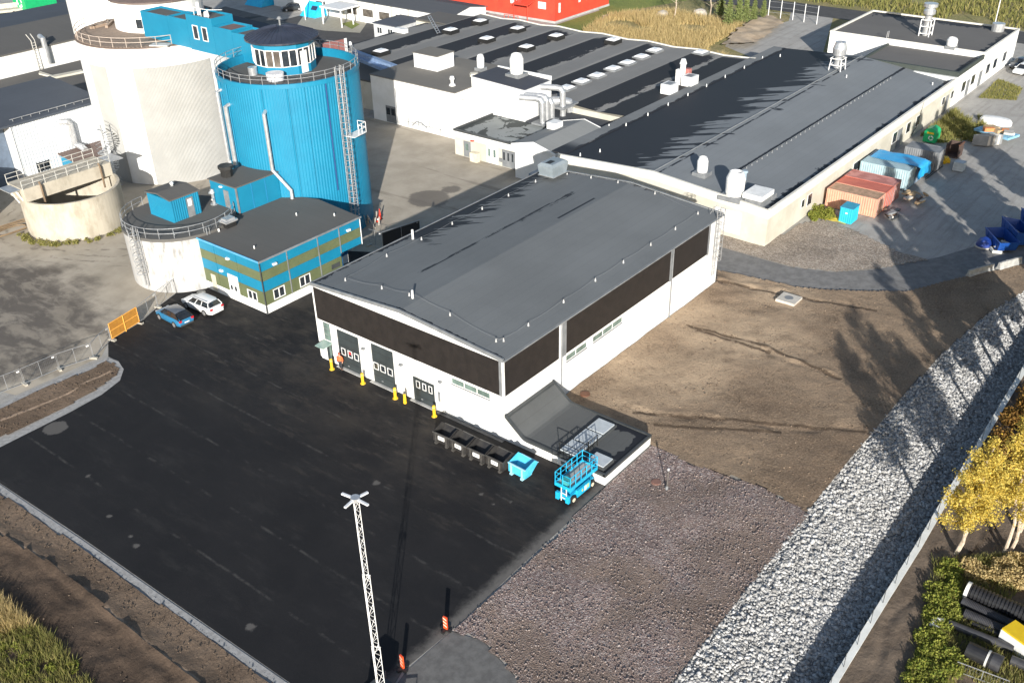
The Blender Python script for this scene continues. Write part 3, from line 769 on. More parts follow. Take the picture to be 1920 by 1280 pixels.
# roller doors
def roller(y0, y1, z1, wins, wz=(1.37, 2.08), panel=4):
    d = MB().box(-0.02, y0, 0.02, 0.05, y1, z1)
    o = bx(-0.022, y0 + 0.06, 0.04, -0.004, y1 - 0.06, z1 - 0.05).build('roller_door', DOORG, hall)
    f = MB()
    f.box(-0.06, y0 - 0.14, 0.0, -0.003, y0 + 0.05, z1 + 0.1); f.box(-0.06, y1 - 0.05, 0.0, -0.003, y1 + 0.14, z1 + 0.1); f.box(-0.06, y0 + 0.05, z1 - 0.04, -0.003, y1 - 0.05, z1 + 0.1)
    f.build('door_frame', WPAINT, hall)
    for i in range(1, panel + 1):
        zc = z1 * i / (panel + 1)
        bx(-0.027, y0 + 0.06, zc - 0.012, -0.0225, y1 - 0.06, zc + 0.012).build('panel_joint', BLACK, o)
    for a, c in wins:
        w = MB()
        for q in ((a, a + 0.07, wz[0], wz[1]), (c - 0.07, c, wz[0], wz[1])): w.box(-0.045, q[0], q[2], -0.0225, q[1], q[3])
        w.box(-0.045, a + 0.07, wz[0], -0.0225, c - 0.07, wz[0] + 0.07); w.box(-0.045, a + 0.07, wz[1] - 0.07, -0.0225, c - 0.07, wz[1])
        w.build('door_window_frame', WPAINT, o)
        bx(-0.03, a + 0.07, wz[0] + 0.07, -0.0226, c - 0.07, wz[1] - 0.07).build('door_window', GLASSD, o)
    bx(-0.04, (y0 + y1) / 2 + 0.2, 0.35, -0.0225, (y0 + y1) / 2 + 0.4, 0.42).build('handle', GALV, o)
    return o
d1 = roller(15.98, 18.8, 3.9, [(17.9, 18.42), (17.05, 17.6), (16.25, 16.8)])
bx(-0.05, 17.12, 1.72, -0.046, 17.5, 1.98).build('notice', M('red_notice', (0.55, 0.05, 0.05)), d1)
roller(11.85, 14.58, 3.95, [(13.82, 14.42), (13.0, 13.62), (12.15, 12.75)])
roller(7.3, 9.84, 2.45, [(9.0, 9.44), (8.3, 8.72), (7.62, 8.02)], panel=3)
for y0, y1 in ((15.8, 19.0), (11.7, 14.8), (7.15, 10.0)): bx(-0.34, y0, 0.0, -0.06, y1, 0.07).build('threshold', M('light_concrete', (0.45, 0.45, 0.44), (0.36, 0.36, 0.35)), hall)
# entrance with canopy
MB().box(-0.03, 19.62, 2.28, -0.003, 20.4, 3.96).build('window', GLASSG, hall)
b = MB()
for z in (2.24, 2.8, 3.38, 3.94): b.box(-0.06, 19.62, z, -0.031, 20.4, z + 0.05)
for y in (19.6, 20.38): b.box(-0.06, y, 2.24, -0.031, y + 0.05, 4.0)
b.build('window_frame', GREYT, hall)
MB().slab([(-0.05, 19.5, 2.12), (-0.05, 20.6, 2.12), (-1.15, 20.6, 2.02), (-1.15, 19.5, 2.02)], 0.06).build('canopy', M('frosted_green_glass', (0.30, 0.40, 0.36), (0.24, 0.34, 0.30), 2, 0.2), hall)
o = bx(-0.04, 19.66, 0.05, -0.003, 20.36, 2.0).build('entrance_door', DOORG, hall)
bx(-0.055, 19.75, 0.15, -0.041, 20.0, 1.85).build('door_glass', GLASSG, o)
# window bands
def band(face, a, c, z0, z1, cuts):
    fr = MB(); e = 0.07
    xs = [a] + cuts + [c]
    for i in range(len(xs) - 1):
        p0, p1 = xs[i] + e / 2, xs[i + 1] - e / 2
        if face == 0: o = bx(-0.02, p0, z0 + e, -0.003, p1, z1 - e)
        else: o = bx(p0, -0.02, z0 + e, p1, -0.003, z1 - e)
        panes.append(o)
    for x in xs:
        if face == 0: fr.box(-0.05, x - e / 2, z0, -0.0215, x + e / 2, z1)
        else: fr.box(x - e / 2, -0.05, z0, x + e / 2, -0.0215, z1)
    for z in (z0, z1 - e):
        for i in range(len(xs) - 1):
            p0, p1 = xs[i] + e / 2, xs[i + 1] - e / 2
            if face == 0: fr.box(-0.048, p0, z, -0.0215, p1, z + e)
            else: fr.box(p0, -0.048, z, p1, -0.0215, z + e)
    f = fr.build('window_frame', WPAINT, hall)
    while panes: panes.pop().build('pane', GLASSG, f)
    if face == 0: bx(-0.12, a, z0 - 0.06, -0.003, c, z0 - 0.01).build('sill', GREYT, f)
    else: bx(a, -0.12, z0 - 0.06, c, -0.003, z0 - 0.01).build('sill', GREYT, f)
panes = []
band(0, 1.36, 5.36, 3.32, 3.94, [2.7, 4.03])
band(1, 8.1, 11.1, 3.3, 3.92, [9.5])
band(1, 11.98, 16.54, 3.3, 3.92, [13.5, 15.0])
for y in (15.4, 10.94, 6.54):
    bx(-0.3, y - 0.16, 3.0, -0.003, y + 0.16, 3.12).build('wall_lamp', GREYT, hall)
bx(-0.09, 6.75, 1.0, -0.003, 6.95, 1.9).build('cable_duct', GREYT, hall)
bx(-0.22, 6.3, 0.2, -0.003, 6.8, 0.75).build('cabinet', WPAINT, hall)
bx(-0.4, -0.0, 0.0, -0.05, 7.0, 0.02).build('plinth_slab', G_APRON, hall)
# ladder with cage on the far corner
def caged_ladder(par, x, yface, z0, z1, ztop, cage0, dirx=1):
    b = MB()
    for s in (-0.24, 0.24): b.tube([(x + s, yface - 0.2, z0), (x + s, yface - 0.2, ztop), (x + s, yface + 0.25, ztop + 0.12), (x + s, yface + 0.6, z1 + 0.2)], 0.032, 6)
    z = z0 + 0.15
    while z < ztop - 0.1:
        b.tube([(x - 0.24, yface - 0.2, z), (x + 0.24, yface - 0.2, z)], 0.018, 5); z += 0.3
    lad = b.build('ladder', GALV, par)
    c = MB()
    hoops = []
    z = cage0
    while z <= ztop + 0.05:
        pts = [(x + 0.36 * math.cos(t), yface - 0.22 - 0.66 * math.sin(t), z) for t in [math.pi * k / 8 for k in range(9)]]
        c.tube(pts, 0.028, 5); z += 0.75
    for k in (0, 2, 4, 6, 8):
        t = math.pi * k / 8
        px, py = x + 0.36 * math.cos(t), yface - 0.22 - 0.66 * math.sin(t)
        c.tube([(px, py, cage0), (px, py, ztop)], 0.022, 5)
    c.build('safety_cage', GALV, lad)
    return lad
caged_ladder(hall, 33.0, 0.0, 1.3, 7.6, 8.5, 3.2)
# lightning conductor holders with their wire
def rz(y): return HE + (HR - HE) * (1 - abs(y - HW / 2) / (HW / 2))
peg = MB().cyl(0, 0, 0, 0.24, 0.085, 0.06, 8).cyl(0, 0, 0.24, 0.32, 0.035, 0.035, 6)
pegs = [(1.79, 18.9), (2.2, 14.86), (2.35, 11.8), (2.05, 7.06), (1.53, 1.9), (1.96, 1.5), (5.02, 1.45), (9.83, 1.5), (14.58, 1.6), (18.95, 1.6), (23.51, 1.6), (27.88, 1.6), (32.3, 1.7), (7.47, 19.5), (11.97, 19.4), (16.36, 19.44), (20.87, 19.46), (25.1, 19.5), (29.78, 19.6), (33.3, 18.06), (33.4, 15.05), (33.4, 11.7), (33.4, 7.26)]
p0 = None
for x, y in pegs:
    if p0 is None: p0 = peg.build('conductor_holder', M('grey_plastic_holder', (0.48, 0.48, 0.48)), roof); me0 = p0.data
    else: p0 = bpy.data.objects.new('conductor_holder', me0); COL.objects.link(p0); p0.parent = roof
    if x == pegs[0][0] and y == pegs[0][1]:
        for v_ in me0.vertices: v_.co = v_.co + world_loc(roof)
    p0.location = (x - HL / 2, y - HW / 2, rz(y))
MB().cyl(2.15, 11.23, rz(11.23), rz(11.23) + 0.75, 0.10, n=8).build('vent_pipe', WPAINT, roof)
MB().cyl(11.75, 20.3, rz(20.3), rz(20.3) + 0.95, 0.11, n=8).build('vent_pipe', WPAINT, roof)
wire = MB()
path = [(1.79, 18.9), (2.2, 14.86), (2.35, 11.8), (2.05, 7.06), (1.53, 1.9), (1.96, 1.5), (5.02, 1.45), (9.83, 1.5), (14.58, 1.6), (18.95, 1.6), (23.51, 1.6), (27.88, 1.6), (32.3, 1.7), (33.4, 7.26), (33.4, 11.7), (33.4, 15.05), (33.3, 18.06), (29.78, 19.6), (25.1, 19.5), (20.87, 19.46), (16.36, 19.44), (11.97, 19.4), (7.47, 19.5), (1.79, 18.9)]
wp = []
for i in range(len(path) - 1):
    for k in range(4):
        t = k / 4; q = lerp2(path[i], path[i + 1], t)
        wp.append((q[0], q[1], rz(q[1]) + 0.3 - 0.12 * math.sin(math.pi * t)))
wire.tube(wp, 0.010, 4, closed=True).build('conductor_wire', GREYT, roof)
# rooftop ventilation unit
ac = M('grey_blue_casing', (0.24, 0.28, 0.31), (0.19, 0.225, 0.25), 1.0, 0.45)
u = MB().box(30.6, 17.9, 8.0, 33.2, 19.9, 8.15).build('roof_unit_curb', DGREY, hall)
b = MB()
b.add([(30.7, 18.0, 8.2), (33.1, 18.0, 8.2), (33.1, 19.8, 8.2), (30.7, 19.8, 8.2), (30.5, 17.9, 9.25), (33.3, 17.9, 9.25), (33.3, 19.9, 9.25), (30.5, 19.9, 9.25), (30.8, 18.15, 9.5), (33.0, 18.15, 9.5), (33.0, 19.65, 9.5), (30.8, 19.65, 9.5)],
      [(3, 2, 1, 0), (0, 1, 5, 4), (1, 2, 6, 5), (2, 3, 7, 6), (3, 0, 4, 7), (4, 5, 9, 8), (5, 6, 10, 9), (6, 7, 11, 10), (7, 4, 8, 11), (8, 9, 10, 11)])
un = b.build('roof_unit', ac, hall)
bx(30.95, 18.6, 9.5, 31.9, 19.2, 9.515).build('air_slot', BLACK, un)
bx(30.6, 17.86, 8.16, 33.2, 19.94, 8.2).build('drip_edge', ZINC, un)

# ---------------------------------------------------------------- low annex with the sweeping roof
AX, AYF, AZ = 6.35, -9.48, 0.86
annex = thing('loading_annex', 'low white annex with a sweeping dark roof and grey hatches, at the hall corner', 'annex', (AX / 2, AYF / 2, 0))
def annex_wet(nt, pos):
    e = frayed(nt, pos, 1, -8.6, -1, 0, 0.8, 0.05, 0.5, 0.5)
    e2 = frayed(nt, pos, 0, 5.4, 1, 0, 0.5, 0.05, 0.5, 0.5)
    return mth(nt, 'MULTIPLY', mth(nt, 'MAXIMUM', e, e2), mapr(nt, sep(nt, pos)[1], -6.2, -6.6))
ROOFA = felt('annex_roof_felt', (0.088, 0.092, 0.093), masks=[annex_wet], lanes=1.05, lane_axis=1, var=0.2)
prof = [(0.0, 2.34)] + [(-1.9 * t - 0.0, 2.34 - 1.46 * t) for t in (0.5, 0.88)] + [(-1.9, 0.93), (-2.2, 0.88), (AYF, AZ)]
b = MB(); n = len(prof)
vv = [(x, y, z) for x in (0.0, AX) for y, z in prof] + [(x, y, 0.0) for x in (0.0, AX) for y, z in prof]
ff = [(i, n + i, n + i + 1, i + 1)[::-1] for i in range(0)]
for i in range(n - 1): ff += [(i, i + 1, 2 * n + i + 1, 2 * n + i)[::-1], (n + i, 3 * n + i, 3 * n + i + 1, n + i + 1)[::-1]]
ff += [(n - 1, 2 * n - 1, 4 * n - 1, 3 * n - 1)[::-1]]
b.add([(x + (0.01 if x == 0 else 0) - 0.0, y if y < 0 else -0.004, z) for x, y, z in vv], ff)
b.build('wall', WHITE, annex)
b = MB()
for i in range(n - 1):
    y0, z0 = prof[i]; y1, z1 = prof[i + 1]
    y0 = min(y0, -0.05)
    b.add([(-0.03, y0, z0 + .06), (AX + 0.03, y0, z0 + .06), (AX + 0.03, y1, z1 + .06), (-0.03, y1, z1 + .06)], [(0, 3, 2, 1)])
    for xa, xb in ((-0.06, 0.16), (AX - 0.16, AX + 0.06)):
        b.add([(x, y, z + dz) for dz in (-0.1, 0.15) for x, y, z in ((xa, y0, z0), (xb, y0, z0), (xb, y1, z1), (xa, y1, z1))],
              [(0, 1, 2, 3), (7, 6, 5, 4), (4, 5, 1, 0), (5, 6, 2, 1), (6, 7, 3, 2), (7, 4, 0, 3)], 1)
b.box(-0.06, AYF - 0.05, AZ - 0.1, AX + 0.06, AYF + 0.14, AZ + 0.13, 1)
b.box(0.2, -0.30, 2.2, AX - 0.2, -0.06, 2.42, 1)
ra = b.build('roof', [ROOFA, DGREY], annex)
HATCH = M('pale_grey_hatch_lid', (0.50, 0.545, 0.58), (0.43, 0.47, 0.50), 1.5, 0.5)
bx(0.25, -6.75, 0.93, 5.7, -5.0, 1.12).build('hatch_curb', DGREY, ra)
for x0, x1 in ((0.35, 1.95), (2.15, 3.75), (3.95, 5.55)):
    bx(x0, -6.62, 1.122, x1, -5.14, 1.22).build('hatch', HATCH, ra)
bx(0.35, -9.1, 0.93, 1.75, -7.5, 1.18).build('hatch_curb', DGREY, ra)
bx(0.42, -9.02, 1.182, 1.68, -7.58, 1.27).build('hatch', HATCH, ra)
b = MB()
for x, y in ((0.2, -5.2), (0.2, -6.9), (1.5, -6.95), (2.7, -6.95)):
    b.tube([(x, y, 0.95), (x, y, 2.0)], 0.035, 6)
for z in (1.45, 2.0):
    b.tube([(0.2, -5.2, z), (0.2, -6.9, z), (2.7, -6.95, z)], 0.03, 6)
for k in range(6): b.tube([(0.2 + 0.42 * k, -6.92, 0.95), (0.2 + 0.42 * k, -6.92, 2.0)], 0.02, 5)
b.build('railing', BLACK, annex)
bx(-0.12, -6.3, 0.25, -0.03, -5.2, 0.72).build('wall_box', WPAINT, annex)
bx(-0.14, -6.0, 0.3, -0.122, -5.55, 0.6).build('box_panel', GREYT, annex)

# ---------------------------------------------------------------- blue and olive pump house
FELT2 = felt('pump_house_felt', (0.105, 0.101, 0.095), lanes=1.0, lane_axis=0, var=0.06)
BGX0, BGX1, BGY0, BGY1, BGZ = 2.4, 15.5, 31.7, 42.4, 5.65
pump = thing('pump_house', 'two storey building striped in blue and olive panels, beside the blue silo', 'building', (9, 37, 0))
body = MB()
body.prism([(BGX0 + .12, BGY0 + .12), (12.8, BGY0 + .12), (12.8, BGY0 + 2.2), (15.4, BGY0 + 2.2), (15.4, 40.5), (BGX0 + .12, 42.6)], 0.9, 2.66)
body.prism([(BGX0 + .12, BGY0 + .12), (15.4, BGY0 + .12), (15.4, 40.5), (BGX0 + .12, 42.6)], 2.67, BGZ - 0.14)
body.build('wall', M('dark_blue_core', (0.02, 0.12, 0.28)), pump)
MB().prism([(BGX0 + .02, BGY0 + .02), (12.78, BGY0 + .02), (12.78, BGY0 + 2.1), (15.3, BGY0 + 2.1), (15.3, 40.5), (BGX0 + .02, 42.6)], 0.0, 0.9).build('plinth', WHITE, pump)
MB().slab([(BGX0 - .12, BGY0 - .12, BGZ), (15.6, BGY0 - .12, BGZ), (16.3, 38.7, BGZ), (15.2, 42.0, BGZ), (13.4, 43.6, BGZ), (BGX0 - .12, 43.2, BGZ)], 0.13).build('roof', FELT2, pump)
b = MB().box(BGX0 - .2, BGY0 - .2, BGZ - .12, 15.68, BGY0 - .121, BGZ + .06)
b.build('eaves_trim', GREYT, pump)
bx(BGX0 - .2, BGY0 - .119, BGZ - .12, BGX0 - .121, 43.2, BGZ + .06).build('eaves_trim', M('light_blue_trim', (0.10, 0.36, 0.62)), pump)
bands = [(0.9, 2.36, 'mix'), (2.36, 3.48, BLUE), (3.48, 4.5, OLIVE), (4.5, 5.5, BLUE)]
low_b = [(0.9, 1.5, OLIVE), (1.5, 2.36, OLIVE)]
rows = [(0.9, 2.34, OLIVE), (2.36, 3.46, BLUE), (3.48, 4.48, OLIVE), (4.5, 5.5, BLUE)]
xs = [BGX0, 5.72, 9.7, 12.6, 15.5]
wins_r = [(3.5, 4.85, 1.1, 2.2), (6.83, 8.18, 1.06, 2.18)]
def panels(axis, cuts, rows, const, sgn, skip=()):
    for i in range(len(cuts) - 1):
        for z0, z1, mm in rows:
            a, c = cuts[i] + .04, cuts[i + 1] - .04
            holes = [h for h in skip if h[0] < c and h[1] > a and h[2] < z1 and h[3] > z0]
            segs = [(a, c)]
            b = MB()
            for h in holes:
                ns = []
                for s in segs:
                    if h[0] < s[1] and h[1] > s[0]:
                        if h[0] > s[0]: ns.append((s[0], h[0]))
                        if h[1] < s[1]: ns.append((h[1], s[1]))
                        mid = (max(h[0], s[0]), min(h[1], s[1]))
                        for za, zb in ((z0, h[2]), (h[3], z1)):
                            if zb > za + .02:
                                if axis == 1: b.box(mid[0], const, max(za, z0), mid[1], const + .1 * sgn, min(zb, z1))
                                else: b.box(const, mid[0], max(za, z0), const + .1 * sgn, mid[1], min(zb, z1))
                    else: ns.append(s)
                segs = ns
            for s in segs:
                if axis == 1: b.box(s[0], const, z0, s[1], const + .1 * sgn, z1)
                else: b.box(const, s[0], z0, const + .1 * sgn, s[1], z1)
            if b.v: b.build('wall_panel', mm, pump)
panels(1, xs[:4], rows, BGY0, 1, wins_r)
panels(1, xs[3:], [(2.66, 3.46, BLUE), (3.48, 4.48, OLIVE), (4.5, 5.5, BLUE)], BGY0, 1)
ly = [31.7, 35.3, 38.7, 42.3]
panels(0, ly, rows, BGX0, 1, [(35.62, 37.2, 0.0, 2.85), (32.9, 34.35, 0.98, 1.98), (39.35, 40.1, 0.0, 1.95)])
for x in xs[1:4]: bx(x - .05, BGY0 - .05, 0.9 if x < 12.5 else 2.66, x + .05, BGY0 + .02, 5.5).build('downpipe', GREYT, pump)
MB().tube([(BGX0 - .08, BGY0 - .08, 5.4), (BGX0 - .08, BGY0 - .08, .9), (BGX0 - .14, BGY0 - .14, 0.1)], .06, 8).build('downpipe', DGREY, pump)
MB().tube([(15.55, BGY0 - .05, 5.4), (15.55, BGY0 - .05, 2.6)], .05, 8).build('downpipe', WPAINT, pump)
def win2(axis, a, c, z0, z1, const, mull=1):
    e = .08
    f = MB()
    if axis == 1:
        for x in [a, (a + c) / 2, c]: f.box(x - e / 2, const - .04, z0, x + e / 2, const + .08, z1)
        for z in (z0, z1 - e):
            for p, q in ((a + e / 2, (a + c) / 2 - e / 2), ((a + c) / 2 + e / 2, c - e / 2)): f.box(p, const - .038, z, q, const + .08, z + e)
        o = f.build('window', WPAINT, pump)
        for p, q in ((a + e / 2, (a + c) / 2 - e / 2), ((a + c) / 2 + e / 2, c - e / 2)): bx(p, const + .03, z0 + e, q, const + .07, z1 - e).build('pane', GLASSD, o)
    else:
        for x in [a, (a + c) / 2, c]: f.box(const - .04, x - e / 2, z0, const + .08, x + e / 2, z1)
        for z in (z0, z1 - e):
            for p, q in ((a + e / 2, (a + c) / 2 - e / 2), ((a + c) / 2 + e / 2, c - e / 2)): f.box(const - .038, p, z, const + .08, q, z + e)
        o = f.build('window', WPAINT, pump)
        for p, q in ((a + e / 2, (a + c) / 2 - e / 2), ((a + c) / 2 + e / 2, c - e / 2)): bx(const + .03, p, z0 + e, const + .07, q, z1 - e).build('pane', GLASSD, o)
for w in wins_r: win2(1, w[0], w[1], w[2], w[3], BGY0)
win2(0, 32.95, 34.3, 0.98, 1.98, BGX0)
win2(1, 13.2, 14.7, 1.25, 2.3, BGY0 + 2.1)
o = bx(BGX0 - .03, 35.64, 0.1, BGX0 + .06, 37.18, 2.84).build('double_door', WPAINT, pump)
for y in (36.0, 36.65): bx(BGX0 - .045, y, 1.15, BGX0 - .031, y + .3, 1.65).build('door_window', GLASSD, o)
bx(BGX0 - .05, 36.39, .12, BGX0 - .031, 36.43, 2.8).build('door_joint', GREYT, o)
bx(BGX0 - .02, 39.38, 0.1, BGX0 + .06, 40.08, 1.94).build('door', M('cream_door', (0.60, 0.56, 0.44)), pump)
for y, z in ((36.55, 4.62), (38.0, 2.9)): bx(BGX0 - .22, y - .2, z - .1, BGX0 - .003, y + .2, z + .1).build('wall_lamp', WPAINT, pump)
for x in (4.1, 13.85): bx(x - .22, BGY0 - .22, 4.68, x + .22, BGY0 - .003, 4.88).build('wall_lamp', WPAINT, pump)
bx(11.1, BGY0 - .05, 1.35, 12.2, BGY0 - .003, 1.85).build('vent_grille', DGREY, pump)
for u in [(1.02, 42.92, 5.65), (4.53, 40.52, 5.65), (4.04, 34.34, 5.65), (4.57, 40.47, 5.65), (11.93, 37.22, 5.65), (14.17, 33.90, 5.65)]:
    MB().cyl(u[0], u[1], BGZ, BGZ + .3, .07, n=6).build('roof_peg', WPAINT, pump)
fx, fy, fz = (6.02, 40.72, 5.65)
o = MB().box(fx - .6, fy - .45, BGZ, fx + .6, fy + .45, BGZ + .55).build('roof_fan', BLACK, pump)
bx(fx - .75, fy - .6, BGZ + .55, fx + .75, fy + .6, BGZ + .75).build('fan_hood', ZINC, o)
bx(fx - .55, fy - .42, BGZ + .75, fx + .55, fy + .42, BGZ + .95).build('fan_top', ZINC, o)

# ---------------------------------------------------------------- control cabin on the pump house roof
cab = thing('roof_cabin', 'blue flat roofed cabin with grey door, on the pump house roof against the blue silo', 'cabin', (11, 44.4, BGZ))
MB().box(8.6, 42.3, BGZ + .01, 14.2, 46.6, 8.5).build('wall', BLUE, cab)
MB().box(8.5, 42.2, 8.5, 14.3, 46.8, 8.62).build('roof', FELT2, cab)
bx(8.54, 43.6, 6.0, 8.597, 44.4, 7.9).build('door', GREYT, cab)
bx(8.4, 44.5, 8.1, 8.597, 44.85, 8.25).build('wall_lamp', WPAINT, cab)
bx(8.52, 42.22, BGZ + .02, 8.72, 42.297, 8.48).build('corner_trim', GREYT, cab)
for x in (10.6, 12.4): bx(x - .03, 42.27, BGZ + .05, x + .03, 42.297, 8.45).build('panel_joint', M('joint_blue', (0.02, 0.22, 0.45)), cab)
MB().cyl(10.2, 45.6, 8.62, 9.5, .62, .68, 8).cyl(10.2, 45.6, 9.5, 9.8, .85, .8, 8).build('roof_hood', BLACK, cab)

# ---------------------------------------------------------------- small white tank with railing
def ring(cx, cy, r, z, a0=0, a1=360, n=48):
    return [(cx + r * math.cos(R(a0 + (a1 - a0) * k / n)), cy + r * math.sin(R(a0 + (a1 - a0) * k / n)), z) for k in range(n + 1)]
def railing(par, cx, cy, r, z, a0, a1, npost, h=1.05, rad=.035, mat=None, name='railing', rails=(0.52, 1.0)):
    b = MB()
    for f in rails: b.tube(ring(cx, cy, r, z + h * f, a0, a1, 40), rad, 5)
    for k in range(npost + 1):
        a = R(a0 + (a1 - a0) * k / npost)
        b.tube([(cx + r * math.cos(a), cy + r * math.sin(a), z), (cx + r * math.cos(a), cy + r * math.sin(a), z + h)], rad, 5)
    return b.build(name, mat or GALV, par)
TX, TY, TR, TH = 4.14, 46.49, 5.68, 5.9
tank = thing('small_tank', 'short stained white concrete tank with a railed dark deck, next to the striped building', 'tank', (TX, TY, 0))
MB().cyl(TX, TY, 0, TH, TR, n=72, mtop=0).build('wall', STAINW, tank, smooth=False)
MB().cyl(TX, TY, TH - .28, TH + .03, TR + .10, n=72).build('deck', FELT2, tank)
railing(tank, TX, TY, TR - .05, TH, 95, 335, 16)
for a, r_ in ((262, .07), (265, .05)): 
    x, y = TX + (TR + .1) * math.cos(R(a)), TY + (TR + .1) * math.sin(R(a))
    MB().tube([(x, y, TH + .5), (x, y, 0.2)], r_, 6).build('drain_pipe', GREYT, tank)
def ladder_on(par, cx, cy, r, ang, z0, z1, cage=None, w=.22):
    a = R(ang); n = Vector((math.cos(a), math.sin(a), 0)); t = Vector((-n.y, n.x, 0))
    o = Vector((cx, cy, 0)) + n * (r + .2)
    b = MB()
    for s in (-w, w): b.tube([o + t * s + Vector((0, 0, z0)), o + t * s + Vector((0, 0, z1 + 1.1))], .05, 5)
    z = z0 + .2
    while z < z1: b.tube([o - t * w + Vector((0, 0, z)), o + t * w + Vector((0, 0, z))], .018, 4); z += .3
    lad = b.build('ladder', GALV, par)
    if cage is not None:
        c = MB(); z = cage
        while z < z1 + 1.1:
            c.tube([o + t * (.46 * math.cos(q)) + n * (.82 * math.sin(q)) + Vector((0, 0, z)) for q in [math.pi * k / 8 for k in range(9)]], .045, 4); z += .7
        for k in (0, 2, 4, 6, 8):
            q = math.pi * k / 8; p = o + t * (.46 * math.cos(q)) + n * (.82 * math.sin(q))
            c.tube([p + Vector((0, 0, cage)), p + Vector((0, 0, z1 + 1.0))], .034, 4)
        c.build('safety_cage', GALV, lad)
    return lad
ladder_on(tank, TX, TY, TR, 190, 0.6, TH, 2.2)
hutc = thing('tank_hut', 'small blue hut with a white door, standing on the railed deck of the short tank', 'hut', (4.8, 47.6, TH))
hp = [(2.74, 45.78), (5.89, 44.95)]
hx0, hx1, hy0, hy1 = 2.8, 6.2, 45.4, 49.4
hz = TH + .03
def rib_wall(x0, y0, x1, y1, z0, z1, step=.25, dep=.03):
    L = math.hypot(x1 - x0, y1 - y0); n = max(2, int(L / step)) * 2
    ux, uy = (x1 - x0) / L, (y1 - y0) / L; nx, ny = uy, -ux
    pts = []
    for k in range(n + 1):
        t = L * k / n; d = dep if k % 2 else 0
        if k % 2: pts += [(x0 + ux * (t - L / n * .25) + nx * d, y0 + uy * (t - L / n * .25) + ny * d), (x0 + ux * (t + L / n * .25) + nx * d, y0 + uy * (t + L / n * .25) + ny * d)]
        else: pts += [(x0 + ux * max(0, t - L / n * .25), y0 + uy * max(0, t - L / n * .25)), (x0 + ux * min(L, t + L / n * .25), y0 + uy * min(L, t + L / n * .25))]
    v = [(x, y, z0) for x, y in pts] + [(x, y, z1) for x, y in pts]; m = len(pts)
    return v, [(i, i + 1, m + i + 1, m + i) for i in range(m - 1)]
b = MB().box(hx0 + .02, hy0 + .02, hz, hx1 - .02, hy1 - .02, 8.3)
for seg in ((hx0, hy0, hx1, hy0), (hx1, hy0, hx1, hy1), (hx1, hy1, hx0, hy1), (hx0, hy1, hx0, hy0)): b.add(*rib_wall(*seg, hz, 8.28))
b.build('wall', BLUE, hutc)
gr = MB()
ym = (hy0 + hy1) / 2
for ya, yb, za, zb in ((hy0 - .15, ym, 8.3, 8.62), (ym, hy1 + .15, 8.62, 8.3)):
    gr.add([(x, y, z + d) for d in (0, .12) for x, y, z in ((hx0 - .15, ya, za), (hx1 + .15, ya, za), (hx1 + .15, yb, zb), (hx0 - .15, yb, zb))], [(3, 2, 1, 0), (4, 5, 6, 7), (0, 1, 5, 4), (1, 2, 6, 5), (2, 3, 7, 6), (3, 0, 4, 7)])
gr.build('roof', FELT2, hutc)
dr = bx(4.6, hy0 - .08, hz, 5.4, hy0 - .035, 8.0).build('door', GREYT, hutc)
bx(4.75, hy0 - .1, 7.1, 5.2, hy0 - .081, 7.85).build('door_sheet', WPAINT, dr)
MB().cyl(4.9, 47.8, 8.6, 8.95, .16, n=10).cyl(4.9, 47.8, 8.95, 9.15, .26, .2, 10).build('roof_vent', ZINC, hutc)
vx, vy, vz = (8.37, 46.15, 5.92)
vp = thing('valve_pipe', 'galvanised valve and pipe standing on the tank deck by the roof cabin', 'pipe', (vx, vy, TH))
MB().tube([(vx, vy, TH), (vx, vy, TH + 1.2), (vx - .3, vy + .1, TH + 1.4)], .17, 8).tube([(vx - .35, vy - .3, TH + .7), (vx + .35, vy + .3, TH + .7)], .12, 8).cyl(vx, vy, TH + 1.3, TH + 1.7, .28, .2, 10).build('pipe', ZINC, vp)
MB().cyl(vx, vy, TH + .03, TH + .12, .4, n=12).build('flange', GALV, vp)

# ---------------------------------------------------------------- blue silo
SX, SY, SR, SH = 20.75, 46.3, 7.62, 17.75
silo = thing('blue_silo', 'tall bright blue ribbed silo with a round glazed lookout on top', 'silo', (SX, SY, 0))
def ribbed_cyl(cx, cy, r, z0, z1, n, dep, top=None):
    b = MB(); v = []
    for z in (z0, z1):
        for i in range(n):
            a = 2 * math.pi * i / n; q = 2 * math.pi / n
            for da, dr in ((-.25, 0), (.0, 0), (.25, dep), (.5, dep)): v.append((cx + (r + dr) * math.cos(a + da * q), cy + (r + dr) * math.sin(a + da * q), z))
    k = n * 4
    b.add(v, [(i, (i + 1) % k, k + (i + 1) % k, k + i) for i in range(k)])
    return b
ribbed_cyl(SX, SY, SR - .05, 0.0, SH - .35, 150, .03).build('cladding', BLUE, silo)
MB().cyl(SX, SY, SH - 1.0, SH - .9, SR - .15, n=48).build('deck', FELT2, silo)
b = MB().lathe(SX, SY, [(SR + .06, SH - .45), (SR + .06, SH), (SR - .2, SH), (SR - .2, SH - 1.0)], 72)
b.build('parapet', BLUE, silo)
railing(silo, SX, SY, SR - .06, SH, 0, 360, 36, .85, .035, rails=(.55, 1.0))
for a, w in ((160, .1), (172, .09), (208, .07), (228, .09), (241, .07), (259, .07)):
    x, y = SX + (SR + .03) * math.cos(R(a)), SY + (SR + .03) * math.sin(R(a))
    MB().tube([(x, y, 5.7), (x, y, SH - .45)], w, 6).build('seam_strip', BLUE if a != 259 else M('navy_strip', (0.02, 0.06, 0.2)), silo)
ladder_on(silo, SX, SY, SR, 271, 1.2, SH, 2.5, .28)
